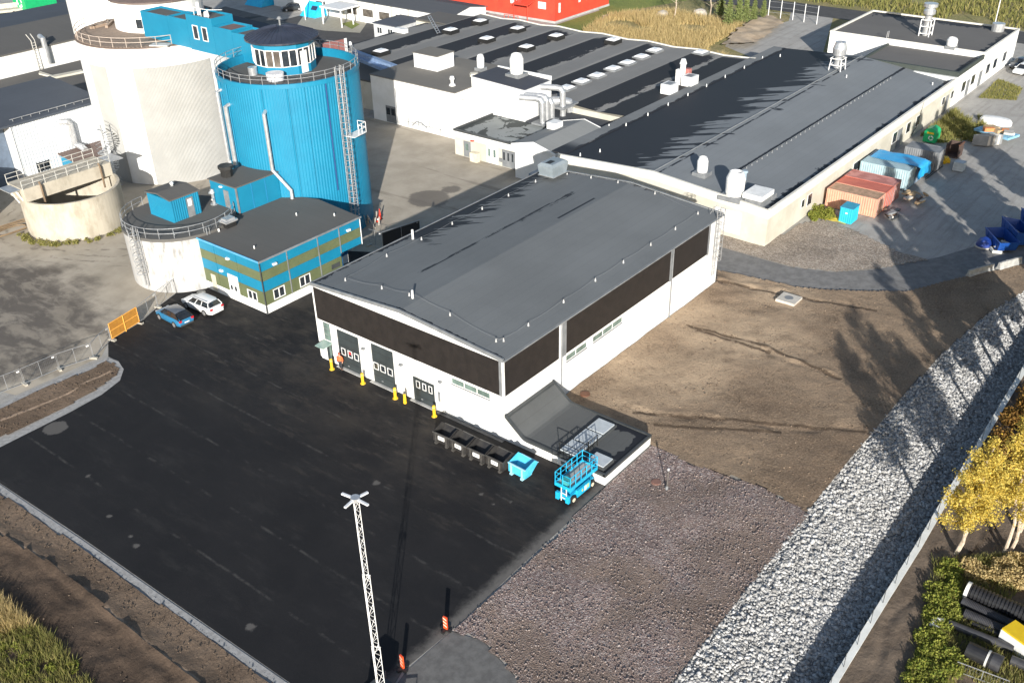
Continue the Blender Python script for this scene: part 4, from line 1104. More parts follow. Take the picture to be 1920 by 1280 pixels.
# landing half way up the ladder
a = R(280); n_ = Vector((math.cos(a), math.sin(a), 0)); t_ = Vector((-n_.y, n_.x, 0)); o_ = Vector((SX, SY, 11.3)) + n_ * (SR + .65)
b = MB().obox(o_, (1.2, 2.2, .08), a)
for f in (.55, 1.1):
    b.tube([o_ - n_ * .5 + t_ * 1.1 + Vector((0, 0, f)), o_ + n_ * .55 + t_ * 1.1 + Vector((0, 0, f)), o_ + n_ * .55 - t_ * .2 + Vector((0, 0, f))], .04, 5)
for q in ((-.5, 1.1), (.55, 1.1), (.55, .4), (.55, -.2)): b.tube([o_ + n_ * q[0] + t_ * q[1], o_ + n_ * q[0] + t_ * q[1] + Vector((0, 0, 1.1))], .035, 5)
b.build('landing', WPAINT, silo)
def wallpipe(ang, ztop, zbot, r_, extra=None):
    q = R(ang); c, s_ = math.cos(q), math.sin(q)
    p1 = (SX + (SR + .45) * c, SY + (SR + .45) * s_)
    pts = [(SX + (SR - .1) * c, SY + (SR - .1) * s_, ztop + .15), (p1[0], p1[1], ztop), (p1[0], p1[1], zbot)]
    if extra: pts += extra
    MB().tube(pts, r_, 8).build('pipe', ZINC, silo)
wallpipe(160, 16.2, 8.7, .2)
wallpipe(172, 15.0, 8.7, .24)
ex, ey, ez = (13.75, 39.37, 5.70)
q = R(238)
wallpipe(209, 14.9, 8.9, .2, [(SX + (SR + .4) * math.cos(R(221)), SY + (SR + .4) * math.sin(R(221)), 6.6), (SX + (SR + .5) * math.cos(R(221)), SY + (SR + .5) * math.sin(R(221)), 5.7)])
# lookout
PX_, PY_ = SX + 1.25, SY + 1.9
look = MB()
NF = 12
PRr = 3.35
z0 = SH - .9
ZW0, ZW1, ZT = .9, 2.65, 3.55
def fac(i, r): return (PX_ + r * math.cos(2 * math.pi * (i + .5) / NF), PY_ + r * math.sin(2 * math.pi * (i + .5) / NF))
for nm, za, zb in (('lookout_wall', z0, z0 + ZW0), ('lookout_frieze', z0 + ZW1, z0 + ZT)):
    b = MB()
    for i in range(NF):
        p, q = fac(i, PRr), fac(i + 1, PRr)
        pin, qin = fac(i, PRr - .14), fac(i + 1, PRr - .14)
        b.add([(p[0], p[1], za), (q[0], q[1], za), (q[0], q[1], zb), (p[0], p[1], zb), (pin[0], pin[1], za), (qin[0], qin[1], za), (qin[0], qin[1], zb), (pin[0], pin[1], zb)],
              [(0, 1, 2, 3), (5, 4, 7, 6), (3, 2, 6, 7), (1, 0, 4, 5)])
    o = b.build(nm, BLUE, silo)
    if nm == 'lookout_wall': lw = o
for i in range(NF):
    p, q = Vector(fac(i, PRr - .02)), Vector(fac(i + 1, PRr - .02))
    ang = math.atan2(q.y - p.y, q.x - p.x); c = (p + q) / 2; L = (q - p).length
    mid_a = math.degrees(math.atan2(c.y - PY_, c.x - PX_)) % 360
    if 60 < mid_a < 150:
        MB().obox((c.x, c.y, z0 + 1.775), (L, .12, 1.75), ang).build('blind_panel', BLUE, lw); continue
    if 255 < mid_a < 285:
        MB().obox((c.x, c.y, z0 + 1.2), (.9, .1, 2.3), ang).build('lookout_door', WPAINT, lw)
    fr = MB()
    for s_ in (-.5, 0.0, .5):
        pp = c + (q - p) * s_ * .96
        fr.obox((pp.x, pp.y, z0 + 1.775), (.12, .16, 1.75), ang)
    for zz in (z0 + ZW0 + .02, z0 + ZW1 - .02): fr.obox((c.x, c.y, zz), (L * .94, .15, .07), ang)
    f = fr.build('window', WPAINT, lw)
    MB().obox((c.x, c.y, z0 + 1.775), (L * .93, .05, 1.68), ang).build('pane', GLASSD if i % 3 else GLASSR, f)
b = MB(); NR = 36
for i in range(NR):
    a0, a1 = 2 * math.pi * i / NR, 2 * math.pi * (i + 1) / NR
    for (ra, za), (rb, zb) in (((4.0, z0 + 3.5), (2.1, z0 + 4.2)), ((2.1, z0 + 4.2), (0.12, z0 + 4.55))):
        b.add([(PX_ + ra * math.cos(a0), PY_ + ra * math.sin(a0), za), (PX_ + ra * math.cos(a1), PY_ + ra * math.sin(a1), za), (PX_ + rb * math.cos(a1), PY_ + rb * math.sin(a1), zb), (PX_ + rb * math.cos(a0), PY_ + rb * math.sin(a0), zb)], [(0, 1, 2, 3)])
    b.add([(PX_ + 4.0 * math.cos(a0), PY_ + 4.0 * math.sin(a0), z0 + 3.5), (PX_ + 4.0 * math.cos(a1), PY_ + 4.0 * math.sin(a1), z0 + 3.5), (PX_ + 4.0 * math.cos(a1), PY_ + 4.0 * math.sin(a1), z0 + 3.32), (PX_ + 4.0 * math.cos(a0), PY_ + 4.0 * math.sin(a0), z0 + 3.32), (PX_ + 3.3 * math.cos(a1), PY_ + 3.3 * math.sin(a1), z0 + 3.32), (PX_ + 3.3 * math.cos(a0), PY_ + 3.3 * math.sin(a0), z0 + 3.32)], [(1, 0, 3, 2), (2, 3, 5, 4)])
NAVY = M('dark_seamed_metal', (0.035, 0.042, 0.065), (0.025, 0.03, 0.045), 0.8, 0.38)
lr = b.build('lookout_roof', NAVY, silo)
b = MB()
for i in range(NR):
    a0 = 2 * math.pi * i / NR
    b.tube([(PX_ + 3.99 * math.cos(a0), PY_ + 3.99 * math.sin(a0), z0 + 3.52), (PX_ + 2.1 * math.cos(a0), PY_ + 2.1 * math.sin(a0), z0 + 4.23), (PX_ + .4 * math.cos(a0), PY_ + .4 * math.sin(a0), z0 + 4.54)], .035, 4)
b.build('roof_seams', NAVY, lr, kind='stuff')
MB().cyl(PX_, PY_, z0 + 4.5, z0 + 5.2, .1, n=8).cyl(PX_, PY_, z0 + 5.2, z0 + 5.45, .3, .12, 10).build('roof_vent', GREYT, lr)
for (px, py, pz), r_, h_ in (((18.24, 45.47, 16.85), .95, .75), ((18.20, 49.12, 16.85), .5, .8)):
    MB().cyl(px, py, SH - .9, SH - .9 + h_, r_ * .96, r_, 20).build('deck_vent', ZINC if r_ < .8 else M('white_dome', (0.78, 0.78, 0.80)), silo)

# ---------------------------------------------------------------- white silo
WX, WY, WR, WH = 24.4, 75.9, 9.62, 16.85
ws = thing('white_silo', 'huge white silo with a railed wooden deck and white lookout on top', 'silo', (WX, WY, 0))
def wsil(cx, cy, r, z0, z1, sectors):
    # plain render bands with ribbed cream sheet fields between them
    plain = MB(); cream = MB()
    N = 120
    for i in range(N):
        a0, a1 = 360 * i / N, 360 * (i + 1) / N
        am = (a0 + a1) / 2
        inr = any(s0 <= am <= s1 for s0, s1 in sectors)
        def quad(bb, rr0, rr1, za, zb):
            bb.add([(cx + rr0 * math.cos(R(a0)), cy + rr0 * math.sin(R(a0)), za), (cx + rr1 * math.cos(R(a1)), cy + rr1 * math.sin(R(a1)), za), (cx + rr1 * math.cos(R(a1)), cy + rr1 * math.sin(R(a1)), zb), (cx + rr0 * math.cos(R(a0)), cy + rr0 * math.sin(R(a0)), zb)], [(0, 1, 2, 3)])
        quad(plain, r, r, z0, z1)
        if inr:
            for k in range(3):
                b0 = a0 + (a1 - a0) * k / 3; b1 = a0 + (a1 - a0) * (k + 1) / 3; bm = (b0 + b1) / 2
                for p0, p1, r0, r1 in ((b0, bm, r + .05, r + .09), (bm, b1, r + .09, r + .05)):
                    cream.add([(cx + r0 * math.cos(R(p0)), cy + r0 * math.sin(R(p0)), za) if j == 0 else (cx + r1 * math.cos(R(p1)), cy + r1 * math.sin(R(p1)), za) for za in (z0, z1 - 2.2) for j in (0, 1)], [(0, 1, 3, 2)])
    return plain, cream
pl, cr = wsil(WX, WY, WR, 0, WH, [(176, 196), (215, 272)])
pl.build('wall', WHITE, ws)
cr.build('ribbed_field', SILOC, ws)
MB().cyl(WX, WY, WH, WH + .15, WR + .12, n=72).build('deck_edge', M('brown_fascia', (0.16, 0.12, 0.10)), ws)
# decking, laid as boards
deck = MB()
WOOD = M('weathered_deck_boards', (0.29, 0.225, 0.175), (0.19, 0.145, 0.115), 1.2, 0.85, lo=0.3, hi=0.7, coord=(1, 6, 1))
bw = .46
k = -int(WR / bw)
while k * bw < WR - .2:
    y = k * bw + bw / 2
    hl = math.sqrt(max(0, (WR - .15) ** 2 - y * y))
    if hl > .4:
        ang = R(12)
        deck.obox((WX - y * math.sin(ang), WY + y * math.cos(ang), WH + .17), (2 * hl, bw * .86, .06), ang)
        deck_o = deck.build('board', WOOD, ws); deck = MB()
    k += 1
railing(ws, WX, WY, WR - .15, WH + .15, 120, 268, 14, 1.1, .04, M('pale_brown_rail', (0.50, 0.42, 0.36)), rails=(.5, 1.0))
for x, y, L, a in ((21.2, 83.2, 3.4, .5), (22.0, 82.3, 3.0, .75), (20.6, 82.6, 2.4, .1), (22.4, 83.4, 2.6, 1.0)):
    MB().obox((x, y, WH + .35), (L, .35, .3), a).build('timber', M('loose_timber', (0.33, 0.25, 0.19)), ws)
MB().obox((19.6, 67.9, WH + .26), (2.3, 1.3, .12), R(120)).build('deck_hatch', M('pale_hatch', (0.60, 0.58, 0.55)), ws)
# lookout on the white silo
LX, LY, LR = 26.6, 77.8, 5.6
lw = MB().lathe(LX, LY, [(LR, WH + .2), (LR, WH + .75)], 48).build('lookout_sill', WHITE, ws)
MB().lathe(LX, LY, [(LR, WH + 1.85), (LR, WH + 3.7)], 48).build('lookout_wall', WHITE, ws)
MB().cyl(LX, LY, WH + .6, WH + 3.0, LR - .35, n=32).build('lookout_room', M('dim_interior', (0.12, 0.11, 0.10)), ws)
for a0 in range(0, 360, 12):
    show = 200 <= a0 < 250
    o = MB().lathe(LX, LY, [(LR - .02, WH + .75), (LR - .02, WH + 1.85)], 1)
    p = [(LX + LR * math.cos(R(a)), LY + LR * math.sin(R(a))) for a in (a0, a0 + 12)]
    if not show:
        MB().add([(p[0][0], p[0][1], WH + .75), (p[1][0], p[1][1], WH + .75), (p[1][0], p[1][1], WH + 1.85), (p[0][0], p[0][1], WH + 1.85)], [(0, 1, 2, 3)]).build('blind_panel', WHITE, lw)
    else:
        cc = Vector(((p[0][0] + p[1][0]) / 2, (p[0][1] + p[1][1]) / 2)); an = math.atan2(p[1][1] - p[0][1], p[1][0] - p[0][0])
        dd = Vector((math.cos(an), math.sin(an))) * .52
        f = MB()
        for s_ in (-1, 1): f.obox((cc.x + dd.x * s_, cc.y + dd.y * s_, WH + 1.3), (.22, .16, 1.1), an)
        f = f.build('window', WPAINT, lw)
        MB().obox((cc.x, cc.y, WH + 1.3), (.9, .06, 1.04), an).build('pane', GLASSD if a0 != 216 else M('amber_interior', (0.35, 0.20, 0.05)), f)
MB().lathe(LX, LY, [(LR - .3, WH + 3.6), (LR + .35, WH + 3.65), (LR + .35, WH + 3.85), (LR - .4, WH + 4.1), (0.1, WH + 4.7)], 48).build('lookout_roof', M('brown_metal_roof', (0.14, 0.105, 0.095), (0.11, 0.085, 0.078), 0.5, 0.6), ws)

# ---------------------------------------------------------------- second white silo behind
b = MB().cyl(34.4, 95.8, 0, 27, 9.0, n=96)
s2 = thing('rear_silo', 'second taller white silo behind the one with the wooden deck', 'silo', (34.4, 95.8, 0))
b.build('wall', WHITE, s2)
vx, vy, vz = (20.63, 88.00, 18.64)
wv = R(178)
MB().obox((34.4 + 9.02 * math.cos(wv), 95.8 + 9.02 * math.sin(wv), 21.5), (.1, .6, 1.9), wv).build('window', GREYT, s2)

# ---------------------------------------------------------------- bridge between the silos
br = thing('bridge_house', 'blue boxy covered bridge linking the white silo lookout to the blue silo', 'bridge', (22, 60, 17))
BX = 20.7
segs = [(72.6, 67.2, 17.2, 20.25), (67.2, 63.4, 17.1, 20.3), (63.4, 58.6, 17.0, 21.0), (58.6, 55.2, 17.0, 20.2), (55.2, 49.6, 17.0, 20.0)]
for i, (ya, yb, za, zb) in enumerate(segs):
    b = MB(); x0 = BX + (0.0 if i != 1 else 0); x1 = BX + 3.0
    b.box(x0, yb + .02, za, x1, ya - .02, zb - .3)
    s = b.build('section', BLUE, br)
    p = MB()
    p.box(x0, yb + .02, zb - .298, x0 + .1, ya - .02, zb); p.box(x1 - .1, yb + .02, zb - .298, x1, ya - .02, zb); p.box(x0 + .1, yb + .02, zb - .298, x1 - .1, yb + .12, zb); p.box(x0 + .1, ya - .12, zb - .298, x1 - .1, ya - .02, zb)
    p.build('parapet', BLUE, s)
    bx(x0 + .1, yb + .12, zb - .298, x1 - .1, ya - .12, zb - .24).build('roof', FELT2 if i != 3 else M('rusty_felt', (0.20, 0.12, 0.10)), s)
    if i == 2:
        for y in (61.9, 60.2):
            f = MB()
            f.box(x0 - .06, y - .5, 18.3, x0 - .003, y - .4, 19.9); f.box(x0 - .06, y + .4, 18.3, x0 - .003, y + .5, 19.9); f.box(x0 - .06, y - .4, 18.3, x0 - .003, y + .4, 18.4); f.box(x0 - .06, y - .4, 19.8, x0 - .003, y + .4, 19.9)
            f = f.build('window', WPAINT, s)
            bx(x0 - .03, y - .4, 18.4, x0 - .003, y + .4, 19.8).build('pane', GLASSD, f)
        q = MB()
        for y in (62.5, 61.2, 59.9):
            q.tube([(BX + .6, y, 20.8), (BX + .6, y, 21.7)], .04, 5)
        q.tube([(BX + .6, 62.5, 21.7), (BX + .6, 59.9, 21.7), (BX + 2.2, 59.3, 21.5)], .04, 5)
        q.build('roof_railing', WPAINT, s)
        MB().cyl(BX + 1.2, 62.4, 20.7, 22.2, .2, n=10).build('vent_pipe', WPAINT, s)
        MB().cyl(BX + 1.2, 61.0, 20.7, 21.3, .35, .25, 10).build('roof_cowl', WPAINT, s)

# ---------------------------------------------------------------- open concrete basin with a walkway beam
CX, CY, CR, CH = 3.82, 67.45, 5.52, 4.5
basin = thing('open_basin', 'open round concrete basin crossed by a railed concrete beam, at the left', 'basin', (CX, CY, 0))
MB().lathe(CX, CY, [(CR, 0), (CR, CH), (CR - .3, CH), (CR - .3, 0.5)], 72).build('wall', CONC, basin)
MB().lathe(CX, CY, [(CR - .31, 0.5), (0.01, 0.5)], 48).build('basin_floor', M('shaded_basin_floor', (0.03, 0.025, 0.02), rough=.5), basin)  # dark floor colour stands in for the shade inside the basin
a0 = Vector((2.90, 76.51)); a1 = Vector((15.93, 76.24))
bz0, bz1 = CH + .0, 6.0
p0, p1 = Vector((-1.33, 66.75)), Vector((8.47, 66.54))
dirv = Vector((.83, .08, 0)).normalized(); 
dirv = Vector((p1[0] - p0[0], p1[1] - p0[1], 0)).normalized(); nrm = Vector((-dirv.y, dirv.x, 0))
cen = Vector((CX - .1, CY + 1.15, 0))
Lb = CR * 2 - .3
MB().obox((cen.x, cen.y, 5.2), (Lb, 3.6, 1.5), math.atan2(dirv.y, dirv.x)).build('beam', CONC, basin)
bt = 5.9
b = MB()
for sd in (-1.75, 1.75):
    st = cen + nrm * sd - dirv * Lb / 2; en = cen + nrm * sd + dirv * Lb / 2
    for f in (.5, 1.0): b.tube([st + Vector((0, 0, bt + f)), en + Vector((0, 0, bt + f))], .035, 5)
    for k in range(9):
        p = st.lerp(en, k / 8); b.tube([p + Vector((0, 0, bt)), p + Vector((0, 0, bt + 1.0))], .035, 5)
b.build('railing', M('pale_rail', (0.55, 0.54, 0.50)), basin)
for t in (.18, .86):
    p = cen - nrm * 1.85 - dirv * Lb * (.5 - t)
    MB().tube([p + Vector((0, 0, bt + .4)), p - nrm * .25 + Vector((0, 0, bt)), p - nrm * .25 + Vector((0, 0, 3.4))], .12, 7).build('drop_pipe', M('rusty_brown_pipe', (0.20, 0.14, 0.09)), basin)
p = cen + dirv * (Lb / 2 + .9)
b = MB().obox((p.x, p.y, bt - .1), (2.2, 2.6, .12), math.atan2(dirv.y, dirv.x))
b.build('platform', GALV, basin)
p = cen - dirv * (Lb / 2 + .5)
MB().obox((p.x, p.y, bt - .1), (1.6, 2.4, .1), math.atan2(dirv.y, dirv.x)).build('platform', GALV, basin)
b = MB()
for s_ in (-1, 1):
    b.tube([p + nrm * s_ + Vector((0, 0, bt - .1)), p + dirv * .9 + nrm * s_ + Vector((0, 0, 3.6))], .09, 6)
b.build('bracket', WPAINT, basin)
# spiral stair between basin and white silo
sx_, sy_ = 12.6, 73.4
st = thing('spiral_stair', 'galvanised steel spiral stair between the open basin and the white silo', 'stair', (sx_, sy_, 0))
MB().cyl(sx_, sy_, 0, 8.2, .1, n=8).build('pole', GALV, st)
tr = None
for k in range(34):
    a = R(k * 24); z = .22 * (k + 1)
    t = MB()
    c, s_ = math.cos(a), math.sin(a); c2, s2_ = math.cos(a + .4), math.sin(a + .4)
    t.slab([(sx_ + .1 * c, sy_ + .1 * s_, z), (sx_ + 1.1 * c, sy_ + 1.1 * s_, z), (sx_ + 1.1 * c2, sy_ + 1.1 * s2_, z), (sx_ + .1 * c2, sy_ + .1 * s2_, z)], .05)
    t.build('tread', GALV, st)
MB().tube([(sx_ + 1.1 * math.cos(R(k * 12)), sy_ + 1.1 * math.sin(R(k * 12)), .11 * (k + 1) + 1.0) for k in range(68)], .03, 5).tube([(sx_ + 1.1 * math.cos(R(k * 12)), sy_ + 1.1 * math.sin(R(k * 12)), .11 * (k + 1) + .5) for k in range(68)], .03, 5).build('handrail', GALV, st)
# neighbouring tank cut by the picture edge
t2 = thing('edge_tank', 'pale concrete tank half cut off by the left picture edge', 'tank', (-6.2, 80, 0))
MB().lathe(-6.0, 80.5, [(5.6, 0), (5.6, 4.6), (5.2, 4.6), (5.2, 3.9), (0.01, 3.9)], 60).build('wall', CONC, t2)

# ---------------------------------------------------------------- grey ribbed building behind the basin
gb = thing('ribbed_shed', 'pale grey ribbed metal building with a blue grey roof, behind the open basin', 'building', (13, 90, 0))
GX0, GX1, GY0, GY1, GZ = 6.5, 19.6, 84.0, 97.0, 7.9
b = MB().box(GX0 + .05, GY0 + .05, 0, GX1, GY1, GZ - .2)
PALE = M('pale_grey_ribbed_sheet', (0.60, 0.63, 0.66), (0.54, 0.57, 0.60), 0.5, 0.6)
b.add(*rib_wall(GX0, GY0, GX1, GY0, 0, GZ - .2, .4, .05))
b.build('wall', PALE, gb)
SLATE = felt('blue_grey_roof_felt', (0.055, 0.066, 0.085), lanes=1.0, lane_axis=1, var=0.1)
MB().slab([(GX0 - 8, GY0 - .35, GZ), (GX1 + .2, GY0 - .35, GZ), (GX1 + .2, GY1, GZ + .9), (GX0 - 8, GY1, GZ + .9)], .25).build('roof', SLATE, gb)
bx(GX0 - 8, GY0 + 2, 0, GX0 - .02, GY1, GZ - .2).build('recess_wall', M('blue_grey_sheet', (0.13, 0.17, 0.23)), gb)
b = MB()
for k in range(11):
    x = GX0 + .8 + k * 1.2
    b.tube([(x, GY0 + .4, GZ + .1), (x, GY0 + .4, GZ + .4)], .03, 4)
b.tube([(GX0 + .4, GY0 + .4, GZ + .4), (GX1 - .2, GY0 + .4, GZ + .4)], .05, 5)
b.build('snow_guard', GALV, gb)
MB().tube([(GX0 - .05, GY0 - .1, GZ - .2), (GX0 - .05, GY0 - .1, .2)], .1, 7).build('downpipe', WPAINT, gb)
o = bx(8.3, GY0 - .03, 1.0, 10.4, GY0 + .04, 2.4).build('window', GREYT, gb)
for x in (8.42, 9.42): bx(x, GY0 - .05, 1.12, x + .86, GY0 - .031, 2.28).build('pane', GLASSD, o)
MB().tube([(13.0, GY0 + .1, 6.5), (13.6, GY0 - .6, 6.5), (13.9, GY0 - .6, 6.1), (13.9, GY0 - .6, 3.5), (14.4, GY0 - 1.3, 3.0), (14.4, GY0 - 2.0, 2.7)], .42, 12).build('duct', ZINC, gb)
an = thing('shed_annex', 'small brown roofed blue box building under the bent metal duct', 'building', (15.5, 81.5, 0))
MB().box(11.8, 79.6, 0, 18.4, 83.9, 2.35).build('wall', BLUE, an)
MB().slab([(11.5, 79.3, 2.36), (18.7, 79.3, 2.36), (18.7, 83.93, 2.75), (11.5, 83.93, 2.75)], .12).build('roof', M('brown_roof_sheet', (0.15, 0.105, 0.09)), an)
# low felt roofed building and the white one behind
lb = thing('low_felt_building', 'low building with a grey felt roof and blue olive gable, at the left edge', 'building', (25, 112, 0))
MB().box(8, 99.5, 0, 40, 118, 3.8).build('wall', M('olive_grey_wall', (0.22, 0.24, 0.15)), lb)
MB().slab([(6, 99.2, 3.85), (40, 99.2, 3.85), (40, 118, 4.35), (6, 118, 4.35)], .2).build('roof', FELT2, lb)
bx(10, 99.42, 2.4, 24, 99.497, 3.6).build('blue_band', BLUE, lb)
b = MB()
pts = [(27.51, 115.76, 4.30), (27.92, 111.83, 4.25), (32.32, 110.91, 4.30)]
b.slab([(pts[0][0], pts[0][1], 4.5), (pts[1][0], pts[1][1], 4.45), (pts[2][0], pts[2][1], 4.5), (pts[2][0] + .3, pts[2][1] + 1.2, 4.5), (pts[1][0] + .4, pts[1][1] + 1.3, 4.45), (pts[0][0] + .8, pts[0][1] + 1.1, 4.5)], .3)
b.build('roof_kerb', CREAM, lb)
mb_ = thing('white_workshop', 'long white walled building with a dark grey roof, upper left', 'building', (38, 132, 0))
MB().box(10, 119.5, 0, 64, 146, 7.4).build('wall', WHITE, mb_)
MB().slab([(10, 119.2, 7.45), (64, 119.2, 7.45), (64, 134, 8.1), (10, 134, 8.1)], .2).build('roof', FELT2, mb_)
MB().slab([(10, 134.01, 8.1), (64, 134.01, 8.1), (64, 147, 7.5), (10, 147, 7.5)], .2).build('roof', SLATE, mb_)
xq = (29.68, 119.40, 4.93)[0]
b = MB()
for s_ in (-.3, .3): b.tube([(xq + s_, 119.2, 3.9), (xq + s_, 119.2, 8.6), (xq + s_ * 1.2, 120.2, 9.4)], .06, 5)
for k in range(11): b.tube([(xq - .3, 119.2, 4.2 + k * .4), (xq + .3, 119.2, 4.2 + k * .4)], .04, 4)
b.build('ladder', M('pale_rail2', (0.6, 0.58, 0.53)), mb_)
MB().tube([(xq + 2.0, 120.6, 8.6), (xq + 1.6, 119.0, 8.6), (xq + 1.6, 119.0, 4.8)], .42, 10).build('duct', ZINC, mb_)
mb2 = thing('slate_roof_building', 'white and grey building half hidden behind the white silos', 'building', (60, 112, 0))
MB().box(44, 106, 0, 66, 126, 5.6).build('wall', WHITE, mb2)
MB().slab([(43.6, 105.6, 5.7), (66.4, 105.6, 5.7), (66.4, 126, 6.2), (43.6, 126, 6.2)], .2).build('roof', SLATE, mb2)

# ---------------------------------------------------------------- long factory with the ridge roof
FX0, FX1, FY0, FY1, FR = 44.85, 105.6, -0.12, 27.8, 14.5
fac = thing('long_factory', 'long low cream factory with a huge dark ridge roof, running to the upper right', 'factory', (75, 14, 0))
def fz(y):
    return 3.55 + 1.6 * (y - FY0) / (FR - FY0) if y <= FR else 5.15 - .62 * (y - FR) / (FY1 - FR)
def fzp(y):
    return 4.1 + 1.2 * (y - FY0) / (FR - FY0) if y <= FR else 5.3 - .75 * (y - FR) / (FY1 - FR)
b = MB()
v = []
for x in (FX0, FX1): v += [(x, FY0, 0), (x, FY1, 0), (x, FY1, fz(FY1) - .05), (x, FR, fz(FR) - .05), (x, FY0, fz(FY0) - .05)]
b.add(v, [(4, 3, 2, 1, 0), (5, 6, 7, 8, 9), (0, 5, 6, 1), (0, 4, 9, 5), (1, 6, 7, 2), (2, 7, 8, 3), (3, 8, 9, 4)])
b.build('wall', CREAM, fac)
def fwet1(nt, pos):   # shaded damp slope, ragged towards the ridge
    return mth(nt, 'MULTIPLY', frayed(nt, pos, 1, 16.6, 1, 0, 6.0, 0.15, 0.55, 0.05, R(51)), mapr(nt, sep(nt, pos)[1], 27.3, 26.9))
def eave_shadow(nt, pos):  # parapet shadow along the right eave, painted into the felt
    return frayed(nt, pos, 1, 0.9, -1, 0, 0.8, 0.06, 0.6, 0.5)
def guard_shadow(nt, pos):  # shadow line of the snow guard, painted into the felt
    xyz = sep(nt, pos)
    d = mth(nt, 'ABSOLUTE', mth(nt, 'SUBTRACT', xyz[1], 7.75))
    return mth(nt, 'MULTIPLY', mth(nt, 'LESS_THAN', mth(nt, 'ADD', d, mth(nt, 'MULTIPLY', noi(nt, pos, 1.5, 4), .3)), .36), mapr(nt, xyz[0], 52, 53))
def fwet4(nt, pos):
    xyz = sep(nt, pos); d = mth(nt, 'ABSOLUTE', mth(nt, 'SUBTRACT', xyz[1], 13.9))
    return mth(nt, 'MULTIPLY', mth(nt, 'LESS_THAN', d, .13), mapr(nt, noi(nt, scl(nt, pos, (.3, 1, 1)), 1, 4), .45, .5))
FROOF = felt('factory_roof_felt', (0.172, 0.187, 0.20), masks=[fwet1, eave_shadow, guard_shadow, fwet4], lanes=1.0, lane_axis=1, var=.08)
b = MB()
for ya, yb in ((FY0 + .25, FR), (FR, FY1)):
    za, zb = fz(ya) + .06, fz(yb) + .06
    b.add([(FX0 + .2, ya, za), (FX1, ya, za), (FX1, yb, zb), (FX0 + .2, yb, zb)], [(0, 1, 2, 3)])
froof = b.build('roof', FROOF, fac)
b = MB()
for ya, yb in ((FY0 - .05, FR), (FR, FY1)):
    za, zb = fzp(ya), fzp(yb)
    for xa, xb in ((FX0 - .06, FX0 + .26),):
        b.add([(x, y, z + d) for d in (-.9, .08) for x, y, z in ((xa, ya, za), (xb, ya, za), (xb, yb, zb), (xa, yb, zb))], [(3, 2, 1, 0), (4, 5, 6, 7), (0, 1, 5, 4), (1, 2, 6, 5), (2, 3, 7, 6), (3, 0, 4, 7)])
b.box(FX0 + .265, FY0 - .06, 3.2, FX1, FY0 + .24, 4.25)
b.build('parapet', M('cream_coping', (0.70, 0.68, 0.62), (0.62, 0.60, 0.54)), fac)
MB().tube([(FX0 + .3, FR, fz(FR) + .1), (FX1, FR, fz(FR) + .1)], .08, 6).build('ridge_cap', GREYT, froof)
MB().tube([(52.5, 7.45, fz(7.4) + .22), (99.5, 7.45, fz(7.4) + .22)], .035, 5).build('snow_guard', GREYT, froof)
sg = MB().add([(-.06, -.08, 0), (.06, -.08, 0), (.06, .08, 0), (-.06, .08, 0), (-.04, 0, .26), (.04, 0, .26)], [(3, 2, 1, 0), (0, 1, 5, 4), (2, 3, 4, 5), (1, 2, 5), (3, 0, 4)])
me = None
for k in range(36):
    x = 52.7 + k * 1.32
    if me is None: o = sg.build('snow_guard_bracket', GALV); me = o.data; o.parent = froof
    else: o = bpy.data.objects.new('snow_guard_bracket', me); COL.objects.link(o); o.parent = froof
    L = world_loc(froof); o.location = (x - L[0], 7.3 - L[1], fz(7.3) + .07 - L[2])
for u in [(45.63, 24.97, 4.90), (48.00, 23.73, 5.00), (58.43, 26.75, 5.00), (63.62, 26.68, 5.00), (68.97, 26.78, 5.00), (74.35, 26.82, 5.00), (79.69, 26.86, 5.00), (85.31, 26.90, 5.00), (91.28, 26.88, 5.00), (97.76, 27.13, 5.00), (100.14, 25.32, 5.00), (94.16, 12.11, 5.00), (101.33, 1.98, 4.50), (56.99, 28.43, 5.00)]:
    MB().cyl(u[0], u[1], fz(u[1]) + .05, fz(u[1]) + .45, .09, .06, 6).build('roof_peg', WPAINT, froof)
# roof ventilators on the factory
def cowl(par, x, y, z, r, h, base=1.0, mat=None, bh=.45):
    bx(x - base / 2 * 1.2, y - base / 2 * 1.2, z, x + base / 2 * 1.2, y + base / 2 * 1.2, z + bh).build('vent_base', GREYT, par)
    n = 20
    o = MB().lathe(x, y, [(r * .92, z + bh), (r, z + bh + h * .12), (r * 1.02, z + bh + h * .72), (r * .78, z + bh + h * .95), (r * .72, z + bh + h), (r * .60, z + bh + h), (r * .55, z + bh + h * .8), (.01, z + bh + h * .8)], n).build('ventilator', mat or WPAINT, par, smooth=False)
    return o
cowl(fac, 48.5, 10.1, fz(10) + .05, .62, 1.7, 1.4)
cowl(fac, 45.9, 4.6, fz(4.6) + .05, 1.02, 2.6, 2.2)
o = bx(45.4, 1.2, fz(2) + .02, 48.0, 3.1, fz(2) + .95).build('roof_unit_base', GREYT, fac)
bx(45.2, 1.0, fz(2) + .95, 48.1, 3.3, fz(2) + 1.5).build('roof_unit', WPAINT, o)
bx(48.6, 1.3, fz(2), 49.6, 2.4, fz(2) + .5).build('vent_base', GREYT, fac)
MB().cyl(51.0, 6.0, fz(6), fz(6) + 1.0, .22, n=10).cyl(51.0, 6.0, fz(6) + 1.0, fz(6) + 1.2, .36, .3, 10).build('vent_pipe', M('blue_grey_pipe', (0.3, 0.38, 0.45)), fac)
